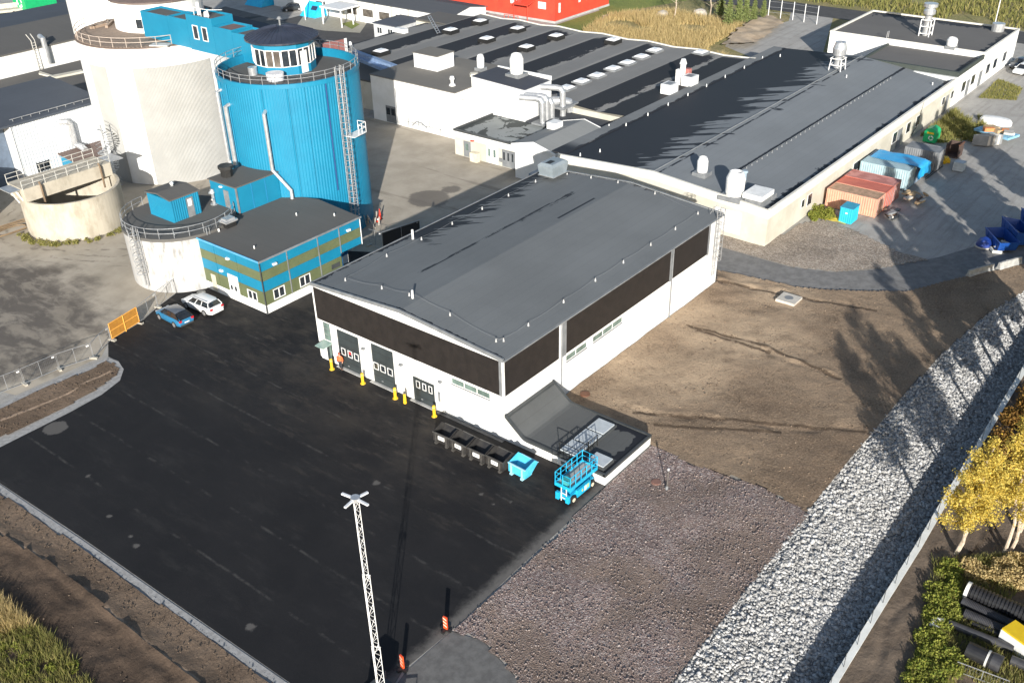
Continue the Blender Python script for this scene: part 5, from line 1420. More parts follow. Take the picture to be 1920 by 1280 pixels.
# stilted ventilator near the far end
x, y = 96.0, 14.4
b = MB()
for sx in (-.9, .9):
    for sy in (-.9, .9): b.tube([(x + sx, y + sy, 5.3), (x + sx * .85, y + sy * .85, 7.0)], .08, 5)
for zz in (6.1, 7.0): b.tube([(x + sx_ * .87, y + sy_ * .87, zz) for sx_, sy_ in ((-1, -1), (1, -1), (1, 1), (-1, 1))], .07, 5, closed=True)
st = b.build('vent_stand', WPAINT, fac)
MB().lathe(x, y, [(.5, 5.6), (.55, 7.2), (.95, 7.5), (1.0, 8.4), (.75, 9.2), (.75, 9.3), (.6, 9.3), (.01, 9.1)], 18).build('ventilator', ZINC, st)
# group of units by the valley
for (gx, gy, w, d, h) in ((73.2, 28.9, 2.0, 1.7, 1.35), (78.2, 28.5, 2.0, 1.7, 1.35)):
    o = bx(gx, gy, 4.6, gx + w, gy + d, 4.6 + h).build('roof_unit', WPAINT, fac)
    bx(gx + .3, gy + .3, 4.6 + h, gx + w - .3, gy + d - .3, 4.62 + h).build('unit_top', GREYT, o)
MB().cyl(79.9, 31.0, 4.5, 7.2, .42, n=12).cyl(79.9, 31.0, 7.2, 7.9, .55, .3, 12).build('ventilator', WPAINT, fac)
bx(78.6, 30.6, 4.5, 79.3, 31.4, 6.6).build('roof_cabinet', WPAINT, fac)
bx(80.3, 30.2, 5.5, 81.1, 30.9, 6.4).build('vent_box', M('faded_red_box', (0.45, 0.17, 0.15)), fac)
# details of the right hand wall
def wallwin(x0, x1, z0, z1, name='window', mat=GLASSD, y=FY0):
    f = bx(x0, y - .04, z0, x1, y - .003, z1).build(name, WPAINT, fac)
    bx(x0 + .08, y - .055, z0 + .08, x1 - .08, y - .041, z1 - .08).build('pane', mat, f)
for (x0, x1, z0, z1) in ((53.4, 54.2, 1.5, 2.5), (55.0, 56.2, 1.2, 2.6), (68.2, 70.2, 1.2, 2.4), (100.2, 101.4, 1.4, 2.6), (104.0, 105.2, 1.4, 2.6)): wallwin(x0, x1, z0, z1)
for u, v in ((1685,252),(1700,240),(1716,226)):
    pass
for x0 in (81.2, 86.2, 89.8): wallwin(x0, x0 + 1.5, 1.1, 2.6)
f = bx(83.0, FY0 - .05, 0.1, 84.6, FY0 - .003, 2.5).build('door', GREYT, fac)
bx(102.0, FY0 - .05, 0.1, 103.2, FY0 - .003, 2.4).build('door', GREYT, fac)
b = MB()
ym = [(44.85, 4.53, 2.66), (44.85, 2.59, 0.95)]
d0 = bx(FX0 - .04, 3.0, .55, FX0 - .003, 6.2, 3.1).build('white_shutter', WPAINT, fac)
for k in range(12): bx(FX0 - .055, 3.1 + k * .26, .6, FX0 - .041, 3.2 + k * .26, 3.05).build('slat', M('shutter_grey', (0.60, 0.60, 0.60)), d0)
MB().tube([(91.5, FY0 - .05, 4.2), (91.0, FY0 - .08, 2.4), (90.2, FY0 - .1, 1.0), (88.6, FY0 - .1, .3)], .04, 5).build('cable', BLACK, fac)

# ---------------------------------------------------------------- taller building at the far right end
TXa, TXb = 117.8, 136.2
ends = thing('end_building', 'white building with higher dark flat roof at the far end of the long factory', 'building', (126, 12, 0))
MB().box(TXa, -.14, 0, TXb, 24.8, 5.0).build('wall', WHITE, ends)
def qwet(nt, pos):
    a = frayed(nt, pos, 0, 133.8, 1, 0, 2.0, .1, .5, .3)
    return mth(nt, 'MAXIMUM', a, frayed(nt, pos, 1, 1.0, -1, 0, 1.0, .08, .5, .5))
QROOF = felt('end_roof_felt', (0.128, 0.122, 0.116), masks=[qwet], lanes=1.0, lane_axis=0, var=.08)
bx(TXa + .2, .1, 5.0, TXb - .2, 24.5, 5.06).build('roof', QROOF, ends)
b = MB().box(TXa - .05, -.2, 5.0, TXb + .05, .09, 5.3).box(TXa - .05, 24.51, 5.0, TXb + .05, 24.85, 5.3).box(TXb - .19, .1, 5.0, TXb + .05, 24.5, 5.3).box(TXa - .05, .1, 5.0, TXa + .19, 24.5, 5.3)
b.build('parapet', M('cream_coping', (0.7, 0.68, 0.62)), ends)
for x0 in (109.0, 113.4, 120.8, 124.5, 129.6): bx(x0, -.2, 1.3, x0 + 1.5, -.141, 2.7).build('window', GLASSD, ends)
bx(111.2, -.2, .1, 112.5, -.141, 2.5).build('door', GREYT, ends)
bx(117.2, -.2, .1, 118.6, -.141, 2.5).build('door', GREYT, ends)
b = MB().box(105.0, -.15, 0, TXa - .06, 14.9, 4.3)
b.build('lower_wall', WHITE, ends)
bx(106.2, .1, 4.3, TXa - .07, 14.6, 4.36).build('lower_roof', QROOF, ends)
b = MB().box(105.6, -.2, 4.3, TXa - .07, .09, 4.95).box(105.6, 14.61, 4.3, TXa - .07, 14.95, 4.6).box(105.6, .1, 4.3, 106.15, 14.6, 5.0)
b.build('parapet', M('parapet_shade_green', (0.05, 0.062, 0.055), (0.04, 0.05, 0.045)), ends)  # dark green puts the parapet's shade into its colour
x, y = 124.0, 11.2
b = MB()
for sx in (-.8, .8):
    for sy in (-.8, .8): b.tube([(x + sx, y + sy, 5.0), (x + sx, y + sy, 7.6)], .09, 5)
for zz in (5.5, 6.6, 7.6): b.tube([(x + q * .8, y + w * .8, zz) for q, w in ((-1, -1), (1, -1), (1, 1), (-1, 1))], .07, 5, closed=True)
st = b.build('vent_stand', WPAINT, ends)
MB().cyl(x, y, 5.1, 8.2, .55, n=16).lathe(x, y, [(.55, 8.2), (.95, 8.5), (.95, 9.0), (.7, 9.3), (1.1, 9.6), (1.1, 10.1), (.01, 10.1)], 16).build('ventilator', ZINC, st)
cowl(ends, 116.9 + 1.5, 5.2, 5.0, .8, 1.2, 1.3)
MB().cyl(133.5, 2.6, 5.0, 6.3, 1.0, n=14).build('ventilator', ZINC, ends)
MB().tube([(117.5, 15.2, 5.4), (117.5, 15.2, 6.4), (118.2, 15.2, 6.4), (118.2, 15.2, 5.4)], .06, 5).build('ladder_hoop', GALV, ends)

# ---------------------------------------------------------------- old factory with undulating felt roof and skylights
OX0, OX1 = 62.0, 97.0
old = thing('old_factory', 'old factory with a broad damp streaked felt roof dotted with white skylights', 'factory', (76, 56, 0))
ridges = [(28.0, 4.62), (33.4, 4.35), (38.0, 4.62), (42.6, 4.35), (47.5, 4.62), (51.5, 4.35), (56.6, 4.62), (60.8, 4.35), (65.8, 4.62), (69.8, 4.35), (74.6, 4.62), (78.6, 4.35), (83.6, 4.62)]
b = MB().box(OX0, 27.85, 0, OX1 - .05, 83.5, 4.2)
b.build('wall', CREAM, old)
MB().box(54.5, 66.8, 0, 61.95, 83.5, 4.2).build('side_wall', CREAM, old)
bx(54.4, 66.75, 4.21, 61.99, 83.6, 4.45).build('side_roof', FELT2, old)
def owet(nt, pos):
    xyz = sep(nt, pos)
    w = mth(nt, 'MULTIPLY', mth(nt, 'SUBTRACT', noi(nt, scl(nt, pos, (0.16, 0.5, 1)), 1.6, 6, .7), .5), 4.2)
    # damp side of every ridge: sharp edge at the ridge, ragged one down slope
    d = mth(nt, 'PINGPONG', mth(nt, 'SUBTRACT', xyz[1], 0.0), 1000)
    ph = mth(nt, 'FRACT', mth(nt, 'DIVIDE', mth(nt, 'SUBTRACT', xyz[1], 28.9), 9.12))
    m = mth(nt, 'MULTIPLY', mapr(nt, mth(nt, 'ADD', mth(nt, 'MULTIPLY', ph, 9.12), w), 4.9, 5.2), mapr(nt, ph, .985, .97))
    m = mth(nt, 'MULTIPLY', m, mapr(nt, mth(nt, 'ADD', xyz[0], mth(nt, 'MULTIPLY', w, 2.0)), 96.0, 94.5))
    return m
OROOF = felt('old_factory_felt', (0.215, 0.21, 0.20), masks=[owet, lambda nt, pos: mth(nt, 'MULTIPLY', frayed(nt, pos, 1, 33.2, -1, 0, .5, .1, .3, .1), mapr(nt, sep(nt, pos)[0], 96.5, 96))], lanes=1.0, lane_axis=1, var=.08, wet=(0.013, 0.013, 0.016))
b = MB()
for (ya, za), (yb, zb) in zip(ridges[:-1], ridges[1:]):
    b.add([(OX0, ya, za), (OX1, ya, za), (OX1, yb, zb), (OX0, yb, zb)], [(0, 1, 2, 3)])
oroof = b.build('roof', OROOF, old)
def oz(y):
    for (ya, za), (yb, zb) in zip(ridges[:-1], ridges[1:]):
        if ya <= y <= yb: return za + (zb - za) * (y - ya) / (yb - ya)
    return 4.5
b = MB()
for (ya, za), (yb, zb) in zip(ridges[:-1], ridges[1:]):
    b.add([(x, y, z + d) for d in (-.5, .16) for x, y, z in ((OX1 + .002, ya, za), (OX1 + .25, ya, za), (OX1 + .25, yb, zb), (OX1 + .002, yb, zb))], [(3, 2, 1, 0), (4, 5, 6, 7), (0, 1, 5, 4), (1, 2, 6, 5), (2, 3, 7, 6), (3, 0, 4, 7)])
b.build('roof_edging', M('cream_coping', (0.7, 0.68, 0.62)), old)
sky_me = None
sky_spots = [(66.5, 79.2), (83.7, 79.3), (91.7, 79.3), (82.6, 70.2), (91.1, 70.3), (82.0, 61.3), (90.6, 61.6), (68.1, 43.2), (72.0, 43.3), (75.9, 43.2), (80.4, 43.3), (84.4, 43.3), (88.6, 43.4), (93.1, 43.7), (93.6, 52.1), (95.6, 36.75)]
DOME = M('white_skylight_dome', (0.80, 0.80, 0.80), (0.72, 0.72, 0.73), 1, .25)
for x, y in sky_spots:
    big = y > 50
    o = bx(x - 1.15, y - 1.05, oz(y) - .1, x + 1.15, y + 1.05, oz(y) + (.62 if big else .24)).build('skylight', BLACK if big else GREYT, oroof)
    z = oz(y) + (.62 if big else .24)
    MB().add([(x - 1.0, y - .9, z + .002), (x + 1.0, y - .9, z + .002), (x + 1.0, y + .9, z + .002), (x - 1.0, y + .9, z + .002), (x - .6, y - .5, z + .24), (x + .6, y - .5, z + .24), (x + .6, y + .5, z + .24), (x - .6, y + .5, z + .24)], [(0, 1, 5, 4), (1, 2, 6, 5), (2, 3, 7, 6), (3, 0, 4, 7), (4, 5, 6, 7)]).build('dome', DOME, o)
# lower strip roof along the rear
lowr = thing('rear_strip_building', 'narrow lower felt roofed wing behind the old factory, with a short roof ladder', 'building', (85, 87, 0))
MB().box(66, 83.8, 0, 96, 89.2, 3.9).build('wall', CREAM, lowr)
MB().slab([(65.8, 83.7, 4.3), (96.2, 83.7, 4.3), (96.2, 89.4, 4.0), (65.8, 89.4, 4.0)], .2).build('roof', OROOF, lowr)
q0, q1 = (88.09, 88.60, 4.40), (81.59, 80.51, 4.40)
b = MB()
for s_ in (0, .7): b.tube([(q0[0] + s_, q0[1], 5.2), (q1[0] + s_, q1[1], 4.6)], .07, 5)
for k in range(9): b.tube([(q0[0] + (q1[0] - q0[0]) * k / 8, q0[1] + (q1[1] - q0[1]) * k / 8, 5.2 - .6 * k / 8), (q0[0] + (q1[0] - q0[0]) * k / 8 + .7, q0[1] + (q1[1] - q0[1]) * k / 8, 5.2 - .6 * k / 8)], .05, 4)
b.build('roof_ladder', GALV, lowr)
MB().box(79.2, 86.2, 4.2, 80.3, 88.6, 4.9).build('roof_fan', WPAINT, lowr)
cowl(lowr, 67.5, 87.5, 4.1, .35, .5, .6)

# ---------------------------------------------------------------- white process building
px0, py0, px1, py1, pz = 51.8, 50.3, 66.0, 66.6, 6.45
proc = thing('process_building', 'tall plain white process building with a box on its grey roof, behind the yard', 'building', (58, 58, 0))
MB().box(px0, py0, 0, px1, py1, pz).build('wall', WHITE, proc)
PROOF = felt('process_roof_felt', (0.165, 0.155, 0.138), lanes=1.0, lane_axis=0, var=.05)
MB().box(px0 - .1, py0 - .1, pz, px1, py1 + .1, pz + .12).build('roof', PROOF, proc)
bx(58.2, 59.2, pz + .12, 61.9, 63.8, 8.65).build('roof_box', M('white_ribbed_box', (0.74, 0.75, 0.76), (0.68, 0.69, 0.70)), proc)
bx(58.1, 59.1, 8.65, 62.0, 63.9, 8.75).build('roof_box_lid', PROOF, proc)
bx(58.3, 59.14, pz + .2, 60.0, 59.197, 8.6).build('box_door', WPAINT, proc)
# tower section
t0x, t0y, t1x, t1y, tz = 55.4, 40.9, 61.3, 50.28, 7.9
MB().add([(x, y, z) for z in (0, 1) for x, y in ()], [])
b = MB().prism([(t0x, t0y), (t1x, t0y), (t1x, t1y), (t0x, t1y)], 0, [7.5, 7.5, 7.9, 7.9])
b.build('tower_wall', WHITE, proc)
MB().slab([(t0x + .15, t0y + .15, 7.62), (t1x - .15, t0y + .15, 7.62), (t1x - .15, t1y, 8.02), (t0x + .15, t1y, 8.02)], .1).build('tower_roof', felt('tower_felt', (0.05, 0.056, 0.072)), proc)
b = MB()
b.box(t1x - .14, t0y, 7.55, t1x + .1, t1y, 8.15)
b.build('tower_parapet', WPAINT, proc)
cowl(proc, 59.6, 45.6, 7.75, .95, 2.6, 1.9)
cowl(proc, 62.4, 54.5, pz + .1, .55, 1.8, 1.1)
MB().cyl(54.2, 52.8, pz + .1, pz + .35, .5, .4, 10, ).cyl(54.2, 52.8, pz + .35, pz + 1.0, .22, n=10).cyl(54.2, 52.8, pz + 1.0, pz + 1.4, .38, .28, 10).build('roof_vent', WPAINT, proc)
MB().cyl(59.9, 53.6, pz + .1, pz + .45, 1.0, .7, 4).build('roof_hatch', CREAM, proc)
MB().tube([(53.2, py0 - .1, pz - .1), (53.2, py0 - .1, 5.3), (54.6, py0 - .1, 5.0), (54.6, py0 - .1, 3.5)], .06, 6).build('downpipe', GREYT, proc)
MB().tube([(px0 - .1, 61.6, 5.3), (px0 - .1, 61.6, .3)], .05, 6).build('downpipe', GREYT, proc)
f = bx(px0 - .06, 61.9, .1, px0 - .003, 63.9, 2.5).build('double_door', GREYT, proc)
for y in (62.0, 63.0): bx(px0 - .075, y + .08, 1.2, px0 - .061, y + .8, 2.2).build('door_window', GLASSD, f)
b = MB().tube([(px0 - .15, 60.2, .9), (px0 - .15, 52.5, .9)], .05, 5)
for y in (59.4, 57.4, 55.2, 53.2): b.tube([(px0 - .15, y, .2), (px0 - .15, y, 1.9)], .05, 5)
b.tube([(px0 - .2, 58.6, .5), (px0 - .4, 57.6, 1.3), (px0 - .4, 56.6, 1.3), (px0 - .3, 55.6, .7)], .08, 6)
b.build('wall_pipes', GREYT, proc)
# shiny bent ducts on the tower side
def duct(x, r, z1, dx, name='duct'):
    MB().tube([(x - 1.2, t0y + .1, z1), (x - .3, t0y - 1.9, z1), (x - .1, t0y - 2.5, z1 - .1), (x, t0y - 2.75, z1 - .5), (x, t0y - 2.8, 3.4)], r, 12).build(name, ZINC, proc)
for x, r, z1 in ((55.6, .4, 6.9), (56.6, .4, 6.95), (57.7, .38, 6.3), (60.2, .42, 7.2)): duct(x, r, z1, 0)
MB().tube([(60.0, t0y - .2, 5.0), (61.0, t0y - 2.0, 5.2), (61.8, t0y - 2.6, 4.9), (62.0, t0y - 2.8, 3.6)], .6, 12).build('duct', ZINC, proc)
bx(54.8, t0y - 3.5, 3.45, 58.4, t0y - 1.5, 3.7).build('duct_plinth', GREYT, proc)
bx(59.3, t0y - 3.5, 4.5, 62.9, t0y - 1.5, 4.8).build('duct_plinth', GREYT, proc)

# ---------------------------------------------------------------- low entrance wing with puddled roof, and the gabled link
low = thing('entrance_wing', 'low cream wing with doors and a puddled dark flat roof, before the white building', 'building', (51, 41, 0))
MB().box(47.3, 31.0, 0, 55.38, 46.6, 3.25).box(55.39, 28, 0, 62, 40.88, 3.25).build('wall', CREAM, low)
def pud(nt, pos): return mapr(nt, noi(nt, pos, 0.42, 4, .6, .8), .53, .55)
LROOF = felt('puddled_felt', (0.26, 0.275, 0.27), masks=[pud, lambda nt, pos: frayed(nt, pos, 1, 45.6, 1, 0, .4), lambda nt, pos: frayed(nt, pos, 0, 48.0, -1, 0, .5), lambda nt, pos: frayed(nt, pos, 1, 37.0, -1, 0, .8)], lanes=9, var=.2, wet=(0.035, 0.042, 0.042))
bx(47.45, 28.2, 3.25, 55.38, 46.4, 3.32).build('roof', LROOF, low)
bx(55.39, 28.0, 3.25, 62.0, 40.87, 3.45).build('roof', felt('damp_felt', (0.05, 0.055, 0.065)), low)
b = MB().box(47.2, 28.1, 3.25, 47.44, 46.5, 3.5).box(47.2, 46.51, 3.25, 55.38, 46.75, 3.5)
b.build('roof_edging', DGREY, low)
band_ = bx(47.24, 30.9, 2.45, 47.297, 46.6, 3.24).build('fascia', WPAINT, low)
for y0, y1, z1, nm, mt in ((43.8, 45.0, 2.2, 'door', GREYT), (39.2, 41.0, 2.3, 'double_door', WPAINT), (35.6, 38.4, 2.35, 'door', GREYT)):
    o = bx(47.2, y0, .1, 47.296, y1, z1).build(nm, mt, low)
    n = 1 if y1 - y0 < 1.5 else 2 if y1 - y0 < 2 else 4
    for k in range(n):
        w = (y1 - y0) / n
        bx(47.18, y0 + w * k + w * .3, 1.0, 47.199, y0 + w * k + w * .7, z1 - .3).build('door_window', GLASSD if n == 4 else GLASSG, o)
bx(46.3, 42.0, 0, 47.0, 43.2, 1.2).build('electric_cabinet', M('cream_cabinet', (0.68, 0.62, 0.48)), low)
MB().cyl(47.1, 43.3, 2.5, 2.6, .3, n=10).build('red_lamp', M('red_lamp', (0.6, 0.08, 0.04)), low)
bx(47.18, 38.5, .6, 47.296, 38.9, 1.1).build('vent_grille', GREYT, low)
bx(47.22, 31.2, .1, 47.296, 35.2, 2.3).build('pale_panel', M('sage_cream_panel', (0.52, 0.50, 0.38)), low)
lk = thing('gabled_link', 'small white gabled link building with a light grey felt roof and a little roof unit', 'building', (50, 31.5, 0))
LKx0, LKx1, LKy0, LKy1, LKm = 45.3, 55.6, 28.4, 34.7, 31.5
gable(MB(), LKx0, LKx1, LKy0, LKy1, 0, 4.35, 5.1, ym=LKm).build('wall', WHITE, lk)
LKR = felt('link_felt', (0.215, 0.222, 0.22), lanes=1.0, lane_axis=0, var=.06)
b = MB()
for ya, yb, za, zb in ((LKy0 - .25, LKm, 4.36, 5.2), (LKm, LKy1 + .25, 5.2, 4.36)):
    b.add([(x, y, z + d) for d in (0, .1) for x, y, z in ((LKx0 - .35, ya, za), (LKx1 + .2, ya, za), (LKx1 + .2, yb, zb), (LKx0 - .35, yb, zb))], [(3, 2, 1, 0), (4, 5, 6, 7), (0, 1, 5, 4), (1, 2, 6, 5), (2, 3, 7, 6), (3, 0, 4, 7)])
lkr = b.build('roof', LKR, lk)
b = MB()
for xs_ in ((LKx0 - .45, LKx0 - .351), (LKx1 + .201, LKx1 + .32)):
    for ya, yb, za, zb in ((LKy0 - .28, LKm, 4.36, 5.2), (LKm, LKy1 + .28, 5.2, 4.36)):
        b.add([(x, y, z + d) for d in (-.18, .16) for x, y, z in ((xs_[0], ya, za), (xs_[1], ya, za), (xs_[1], yb, zb), (xs_[0], yb, zb))], [(3, 2, 1, 0), (4, 5, 6, 7), (0, 1, 5, 4), (1, 2, 6, 5), (2, 3, 7, 6), (3, 0, 4, 7)])
b.box(LKx0 - .35, LKy0 - .38, 4.25, LKx1 + .2, LKy0 - .251, 4.5)
b.build('verge_board', WPAINT, lkr)
bx(51.0, 32.6, 4.9, 52.6, 34.0, 5.75).build('roof_unit', WPAINT, lk)
u2 = thing('ground_chiller', 'grey cooling unit on the ground between the hall and the gabled link', 'unit', (41.4, 27.5, 0))
MB().box(40.2, 26.2, .3, 42.8, 28.6, 3.4).build('casing', ac, u2)
MB().box(40.4, 26.4, 0, 42.6, 28.4, .29).build('plinth', GREYT, u2)
bx(40.16, 26.5, .6, 40.197, 28.3, 1.4).build('grille', BLACK, u2)
# pipe bridge between the silo and the process building
pb = thing('pipe_bridge', 'pair of blue steel pipe beams crossing from the blue silo to the white building', 'bridge', (50, 68, 6))
for i, (a, c) in enumerate((((59.29, 75.45, 6.50), (57.44, 67.34, 6.50)), ((58.41, 74.62, 6.00), (56.76, 68.51, 6.00)))):
    MB().obox(((a[0] + c[0]) / 2, (a[1] + c[1]) / 2, 6.3 - .5 * i), (math.hypot(a[0] - c[0], a[1] - c[1]) + 6, .8, .5), math.atan2(c[1] - a[1], c[0] - a[0])).build('beam', M('pale_blue_steel', (0.25, 0.36, 0.55)), pb)

# pale felt strip along the valley between the two factories
MB().slab([(FX0 + .4, 26.9, 4.72), (105.4, 26.9, 4.72), (105.4, 28.9, 4.72), (FX0 + .4, 28.9, 4.72)], .1).build('valley_strip', felt('valley_felt', (0.16, 0.168, 0.172), masks=[lambda nt, pos: frayed(nt, pos, 1, 27.15, -1, 0, .35, .08, .4, .4), lambda nt, pos: mapr(nt, sep(nt, pos)[0], 50, 47)]), fac)

# ---------------------------------------------------------------- red building, offices and the far edge
RX0, RX1, RY0, RY1 = 115.0, 134.0, 79.8, 112.0
red = thing('red_building', 'big red metal clad building with white window slots at the top', 'building', (125, 96, 0))
REDM = M('red_profiled_sheet', (0.62, 0.075, 0.04), (0.55, 0.06, 0.035), .5, .5)
MB().box(RX0, RY0, .4, RX1, RY1, 8.5).build('wall', REDM, red)
MB().box(RX0 - .1, RY0 - .1, 0, RX1 + .1, RY1, .4).build('plinth', M('light_concrete', (0.45, 0.45, 0.44)), red)
MB().box(RX0 - .2, RY0 - .2, 8.5, RX1 + .2, RY1, 8.8).build('roof', SLATE, red)
for y0, z0, w, h in ((82.0, 2.4, 1.9, 1.3), (88.5, 2.6, .9, 2.2), (90.0, 2.6, .9, 2.2), (95.5, 3.6, .8, 2.2), (100.2, 3.6, .8, 2.2)):
    bx(RX0 - .06, y0, z0, RX0 - .003, y0 + w, z0 + h).build('window', WPAINT, red)
for x0, z0, h in ((116.2, 1.8, 1.8), (123.0, 2.6, 1.6), (125.8, 2.6, 2.0)): bx(x0, RY0 - .06, z0, x0 + .6, RY0 - .003, z0 + h).build('window', WPAINT, red)
o = MB().slab([(RX0 - .01, 84.6, 3.9), (RX0 - .01, 88.4, 3.9), (RX0 - 2.6, 88.4, 3.3), (RX0 - 2.6, 84.6, 3.3)], .15).build('canopy', REDM, red)
for y in (84.8, 88.2): MB().tube([(RX0 - 2.4, y, 3.2), (RX0 - 2.4, y, 0)], .09, 6).build('post', REDM, o)
b = MB()
for y in (86.5, 87.5, 89.0, 90.0): b.tube([(RX0 - 3.2, y, 0), (RX0 - 3.2, y, 1.1)], .06, 5)
b.tube([(RX0 - 3.2, 86.5, 1.1), (RX0 - 3.2, 90.0, 1.1)], .06, 5)
b.build('hand_rail', REDM, red)
off = thing('white_office', 'long white office building with a dark roof, in front of the red one', 'building', (99, 105, 0))
MB().box(94.6, 88.4, 0, 104.2, 140, 4.0).build('wall', WHITE, off)
b = MB()
DARKR = felt('office_felt', (0.07, 0.075, 0.085), lanes=2, var=.05)
for xa, xb, za, zb in ((94.2, 99.4, 4.02, 4.9), (99.4, 104.6, 4.9, 4.02)):
    b.add([(x, y, z + d) for d in (0, .15) for x, y, z in ((xa, 88.2, za), (xb, 88.2, zb), (xb, 140, zb), (xa, 140, za))], [(3, 2, 1, 0), (4, 5, 6, 7), (0, 1, 5, 4), (1, 2, 6, 5), (2, 3, 7, 6), (3, 0, 4, 7)])
b.build('roof', DARKR, off)
MB().add([(94.62, 88.39, 4.0), (104.18, 88.39, 4.0), (99.4, 88.39, 4.88)], [(0, 1, 2)]).build('gable', WHITE, off)
for k in range(6):
    bx(94.54, 100.5 + k * 4.6, 1.2, 94.597, 103.3 + k * 4.6, 2.6).build('window', GLASSR, off)
    bx(94.4, 99.6 + k * 4.6, 0, 94.539, 99.9 + k * 4.6, 3.9).build('pilaster', CREAM, off)
MB().tube([(96.3, 110, 4.6), (96.3, 110, 6.2)], .08, 5).build('antenna', GALV, off)
cp = thing('entrance_canopy', 'flat white entrance canopy on posts beside the office', 'canopy', (90, 116, 0))
MB().box(88.6, 112.5, 3.2, 94.3, 118.5, 3.5).build('roof', WPAINT, cp)
for x, y in ((88.9, 112.8), (88.9, 118.2), (92, 112.8)): MB().tube([(x, y, 0), (x, y, 3.2)], .14, 8).build('post', WPAINT, cp)
pc = thing('portacabin', 'grey flat roofed portable cabin with paired windows, behind the old factory', 'cabin', (90, 98, 0))
MB().box(86.6, 95.4, 0, 94.0, 101.4, 2.75).build('wall', M('pale_grey_panel', (0.56, 0.57, 0.58)), pc)
MB().box(86.4, 95.2, 2.75, 94.2, 101.6, 2.9).build('roof', felt('cabin_felt', (0.075, 0.085, 0.105)), pc)
for y in (96.4, 99.2):
    f = bx(86.54, y, 1.0, 86.597, y + 1.3, 2.2).build('window', WPAINT, pc)
    for d in (.1, .72): bx(86.52, y + d, 1.1, 86.539, y + d + .48, 2.1).build('pane', GLASSD, f)
ex = thing('link_wing', 'low grey roofed wing joining the office to the old factory', 'building', (93, 91, 0))
MB().box(88.2, 84.2, 0, 94.5, 91.8, 4.05).build('wall', CREAM, ex)
MB().box(88.0, 84.0, 4.35, 94.59, 92.0, 4.5).build('roof', FELT2, ex)
dk = thing('shed_with_dark_roof', 'wide low shed with a streaked grey roof behind the blue lookout', 'building', (62, 100, 0))
a = [(76.01, 131.88, 4.00), (73.64, 107.47, 4.00), (66.03, 93.38, 4.00), (60.28, 125.97, 4.00)]
MB().prism([(p[0], p[1]) for p in a], 0, 3.9).build('wall', CREAM, dk)
def dkw(nt, pos): return mapr(nt, noi(nt, scl(nt, pos, (.15, .7, 1)), .8, 4, .6), .55, .58)
MB().prism([(p[0], p[1]) for p in a], 3.91, 4.05).build('roof', felt('streaked_felt', (0.13, 0.127, 0.12), masks=[dkw], lanes=1.0), dk)
pnl = thing('red_gable_wall', 'faded dark red gable wall just behind the blue silo railing', 'wall', (66, 87, 0))
p0, p1 = (73.90, 97.11), (77.70, 96.11)
MB().prism([(65.0, 86.0), (65.4, 86.0), (65.4, 91.5), (65.0, 91.5)], 0, [6.2, 6.2, 4.8, 4.8]).build('wall', M('faded_red_board', (0.25, 0.10, 0.09), (0.2, 0.085, 0.08)), pnl)
bx(64.94, 85.9, 0, 65.45, 86.0, 6.3).build('edge_trim', WPAINT, pnl)

# ---------------------------------------------------------------- bollards
def make_bollard():
    r = thing('bollard', '', 'bollard', (0, 0, 0), 'yellow bollards along the hall front')
    MB().lathe(0, 0, [(.13, 0.0), (.13, 1.0), (.10, 1.06), (.01, 1.08)], 14).build('post', YELLOW, r, smooth=False)
    MB().cyl(0, 0, 0, .06, .24, .22, 14).build('foot_plate', YELLOW, r)
    MB().cyl(0, 0, .86, .93, .133, n=14).build('reflective_band', M('pale_yellow_band', (0.8, 0.7, 0.25)), r)
    return r
bol = make_bollard()
for i, (y, lab) in enumerate(((19.0, 'yellow bollard beside the glass canopy and the person in orange'), (15.1, 'yellow bollard between the two tall roller doors'),
                              (11.2, 'yellow bollard at the right edge of the second tall roller door, by a white splash'), (6.75, 'yellow bollard right of the low door, closest to the black skips'))):
    o = bol if i == 0 else dup(bol, (0, 0, 0))
    o.location = (-.88, y, 0); o['label'] = lab
p = thing('bollard', 'slim yellow bollard with a dark top, standing between the second and third doors', 'bollard', (-.9, 10.05, 0), 'yellow bollards along the hall front')
MB().cyl(-.9, 10.05, 0, .95, .15, .11, 12).build('post', YELLOW, p)
MB().cyl(-.9, 10.05, .95, 1.12, .1, .08, 12).build('dark_top', DGREY, p)

# ---------------------------------------------------------------- person in orange
def skin_mesh(name, verts, edges, radii, mat, parent, sub=1):
    me = bpy.data.meshes.new(name); me.from_pydata(verts, edges, []); me.update()
    o = bpy.data.objects.new(name, me); COL.objects.link(o); o.parent = parent
    me.materials.append(mat)
    sk = o.modifiers.new('skin', 'SKIN'); 
    lay = me.skin_vertices[0] if me.skin_vertices else None
    if lay is None:
        bm_ok = False
    for i, r_ in enumerate(radii):
        rr = r_ if isinstance(r_, (tuple, list)) else (r_, r_)
        me.skin_vertices[0].data[i].radius = rr
    me.skin_vertices[0].data[0].use_root = True
    s = o.modifiers.new('sub', 'SUBSURF'); s.levels = sub; s.render_levels = sub
    return o
import bmesh
def skinned(name, verts, edges, radii, mat, parent, sub=1):
    bm = bmesh.new()
    lay = bm.verts.layers.skin.verify()
    bv = [bm.verts.new(v) for v in verts]
    for i, v in enumerate(bv):
        rr = radii[i] if isinstance(radii[i], (tuple, list)) else (radii[i], radii[i])
        v[lay].radius = rr; v[lay].use_root = (i == 0)
    for a, b_ in edges: bm.edges.new((bv[a], bv[b_]))
    me = bpy.data.meshes.new(name); bm.to_mesh(me); bm.free()
    o = bpy.data.objects.new(name, me); COL.objects.link(o); o.parent = parent
    me.materials.append(mat)
    o.modifiers.new('skin', 'SKIN')
    s = o.modifiers.new('sub', 'SUBSURF'); s.levels = sub; s.render_levels = sub
    return o
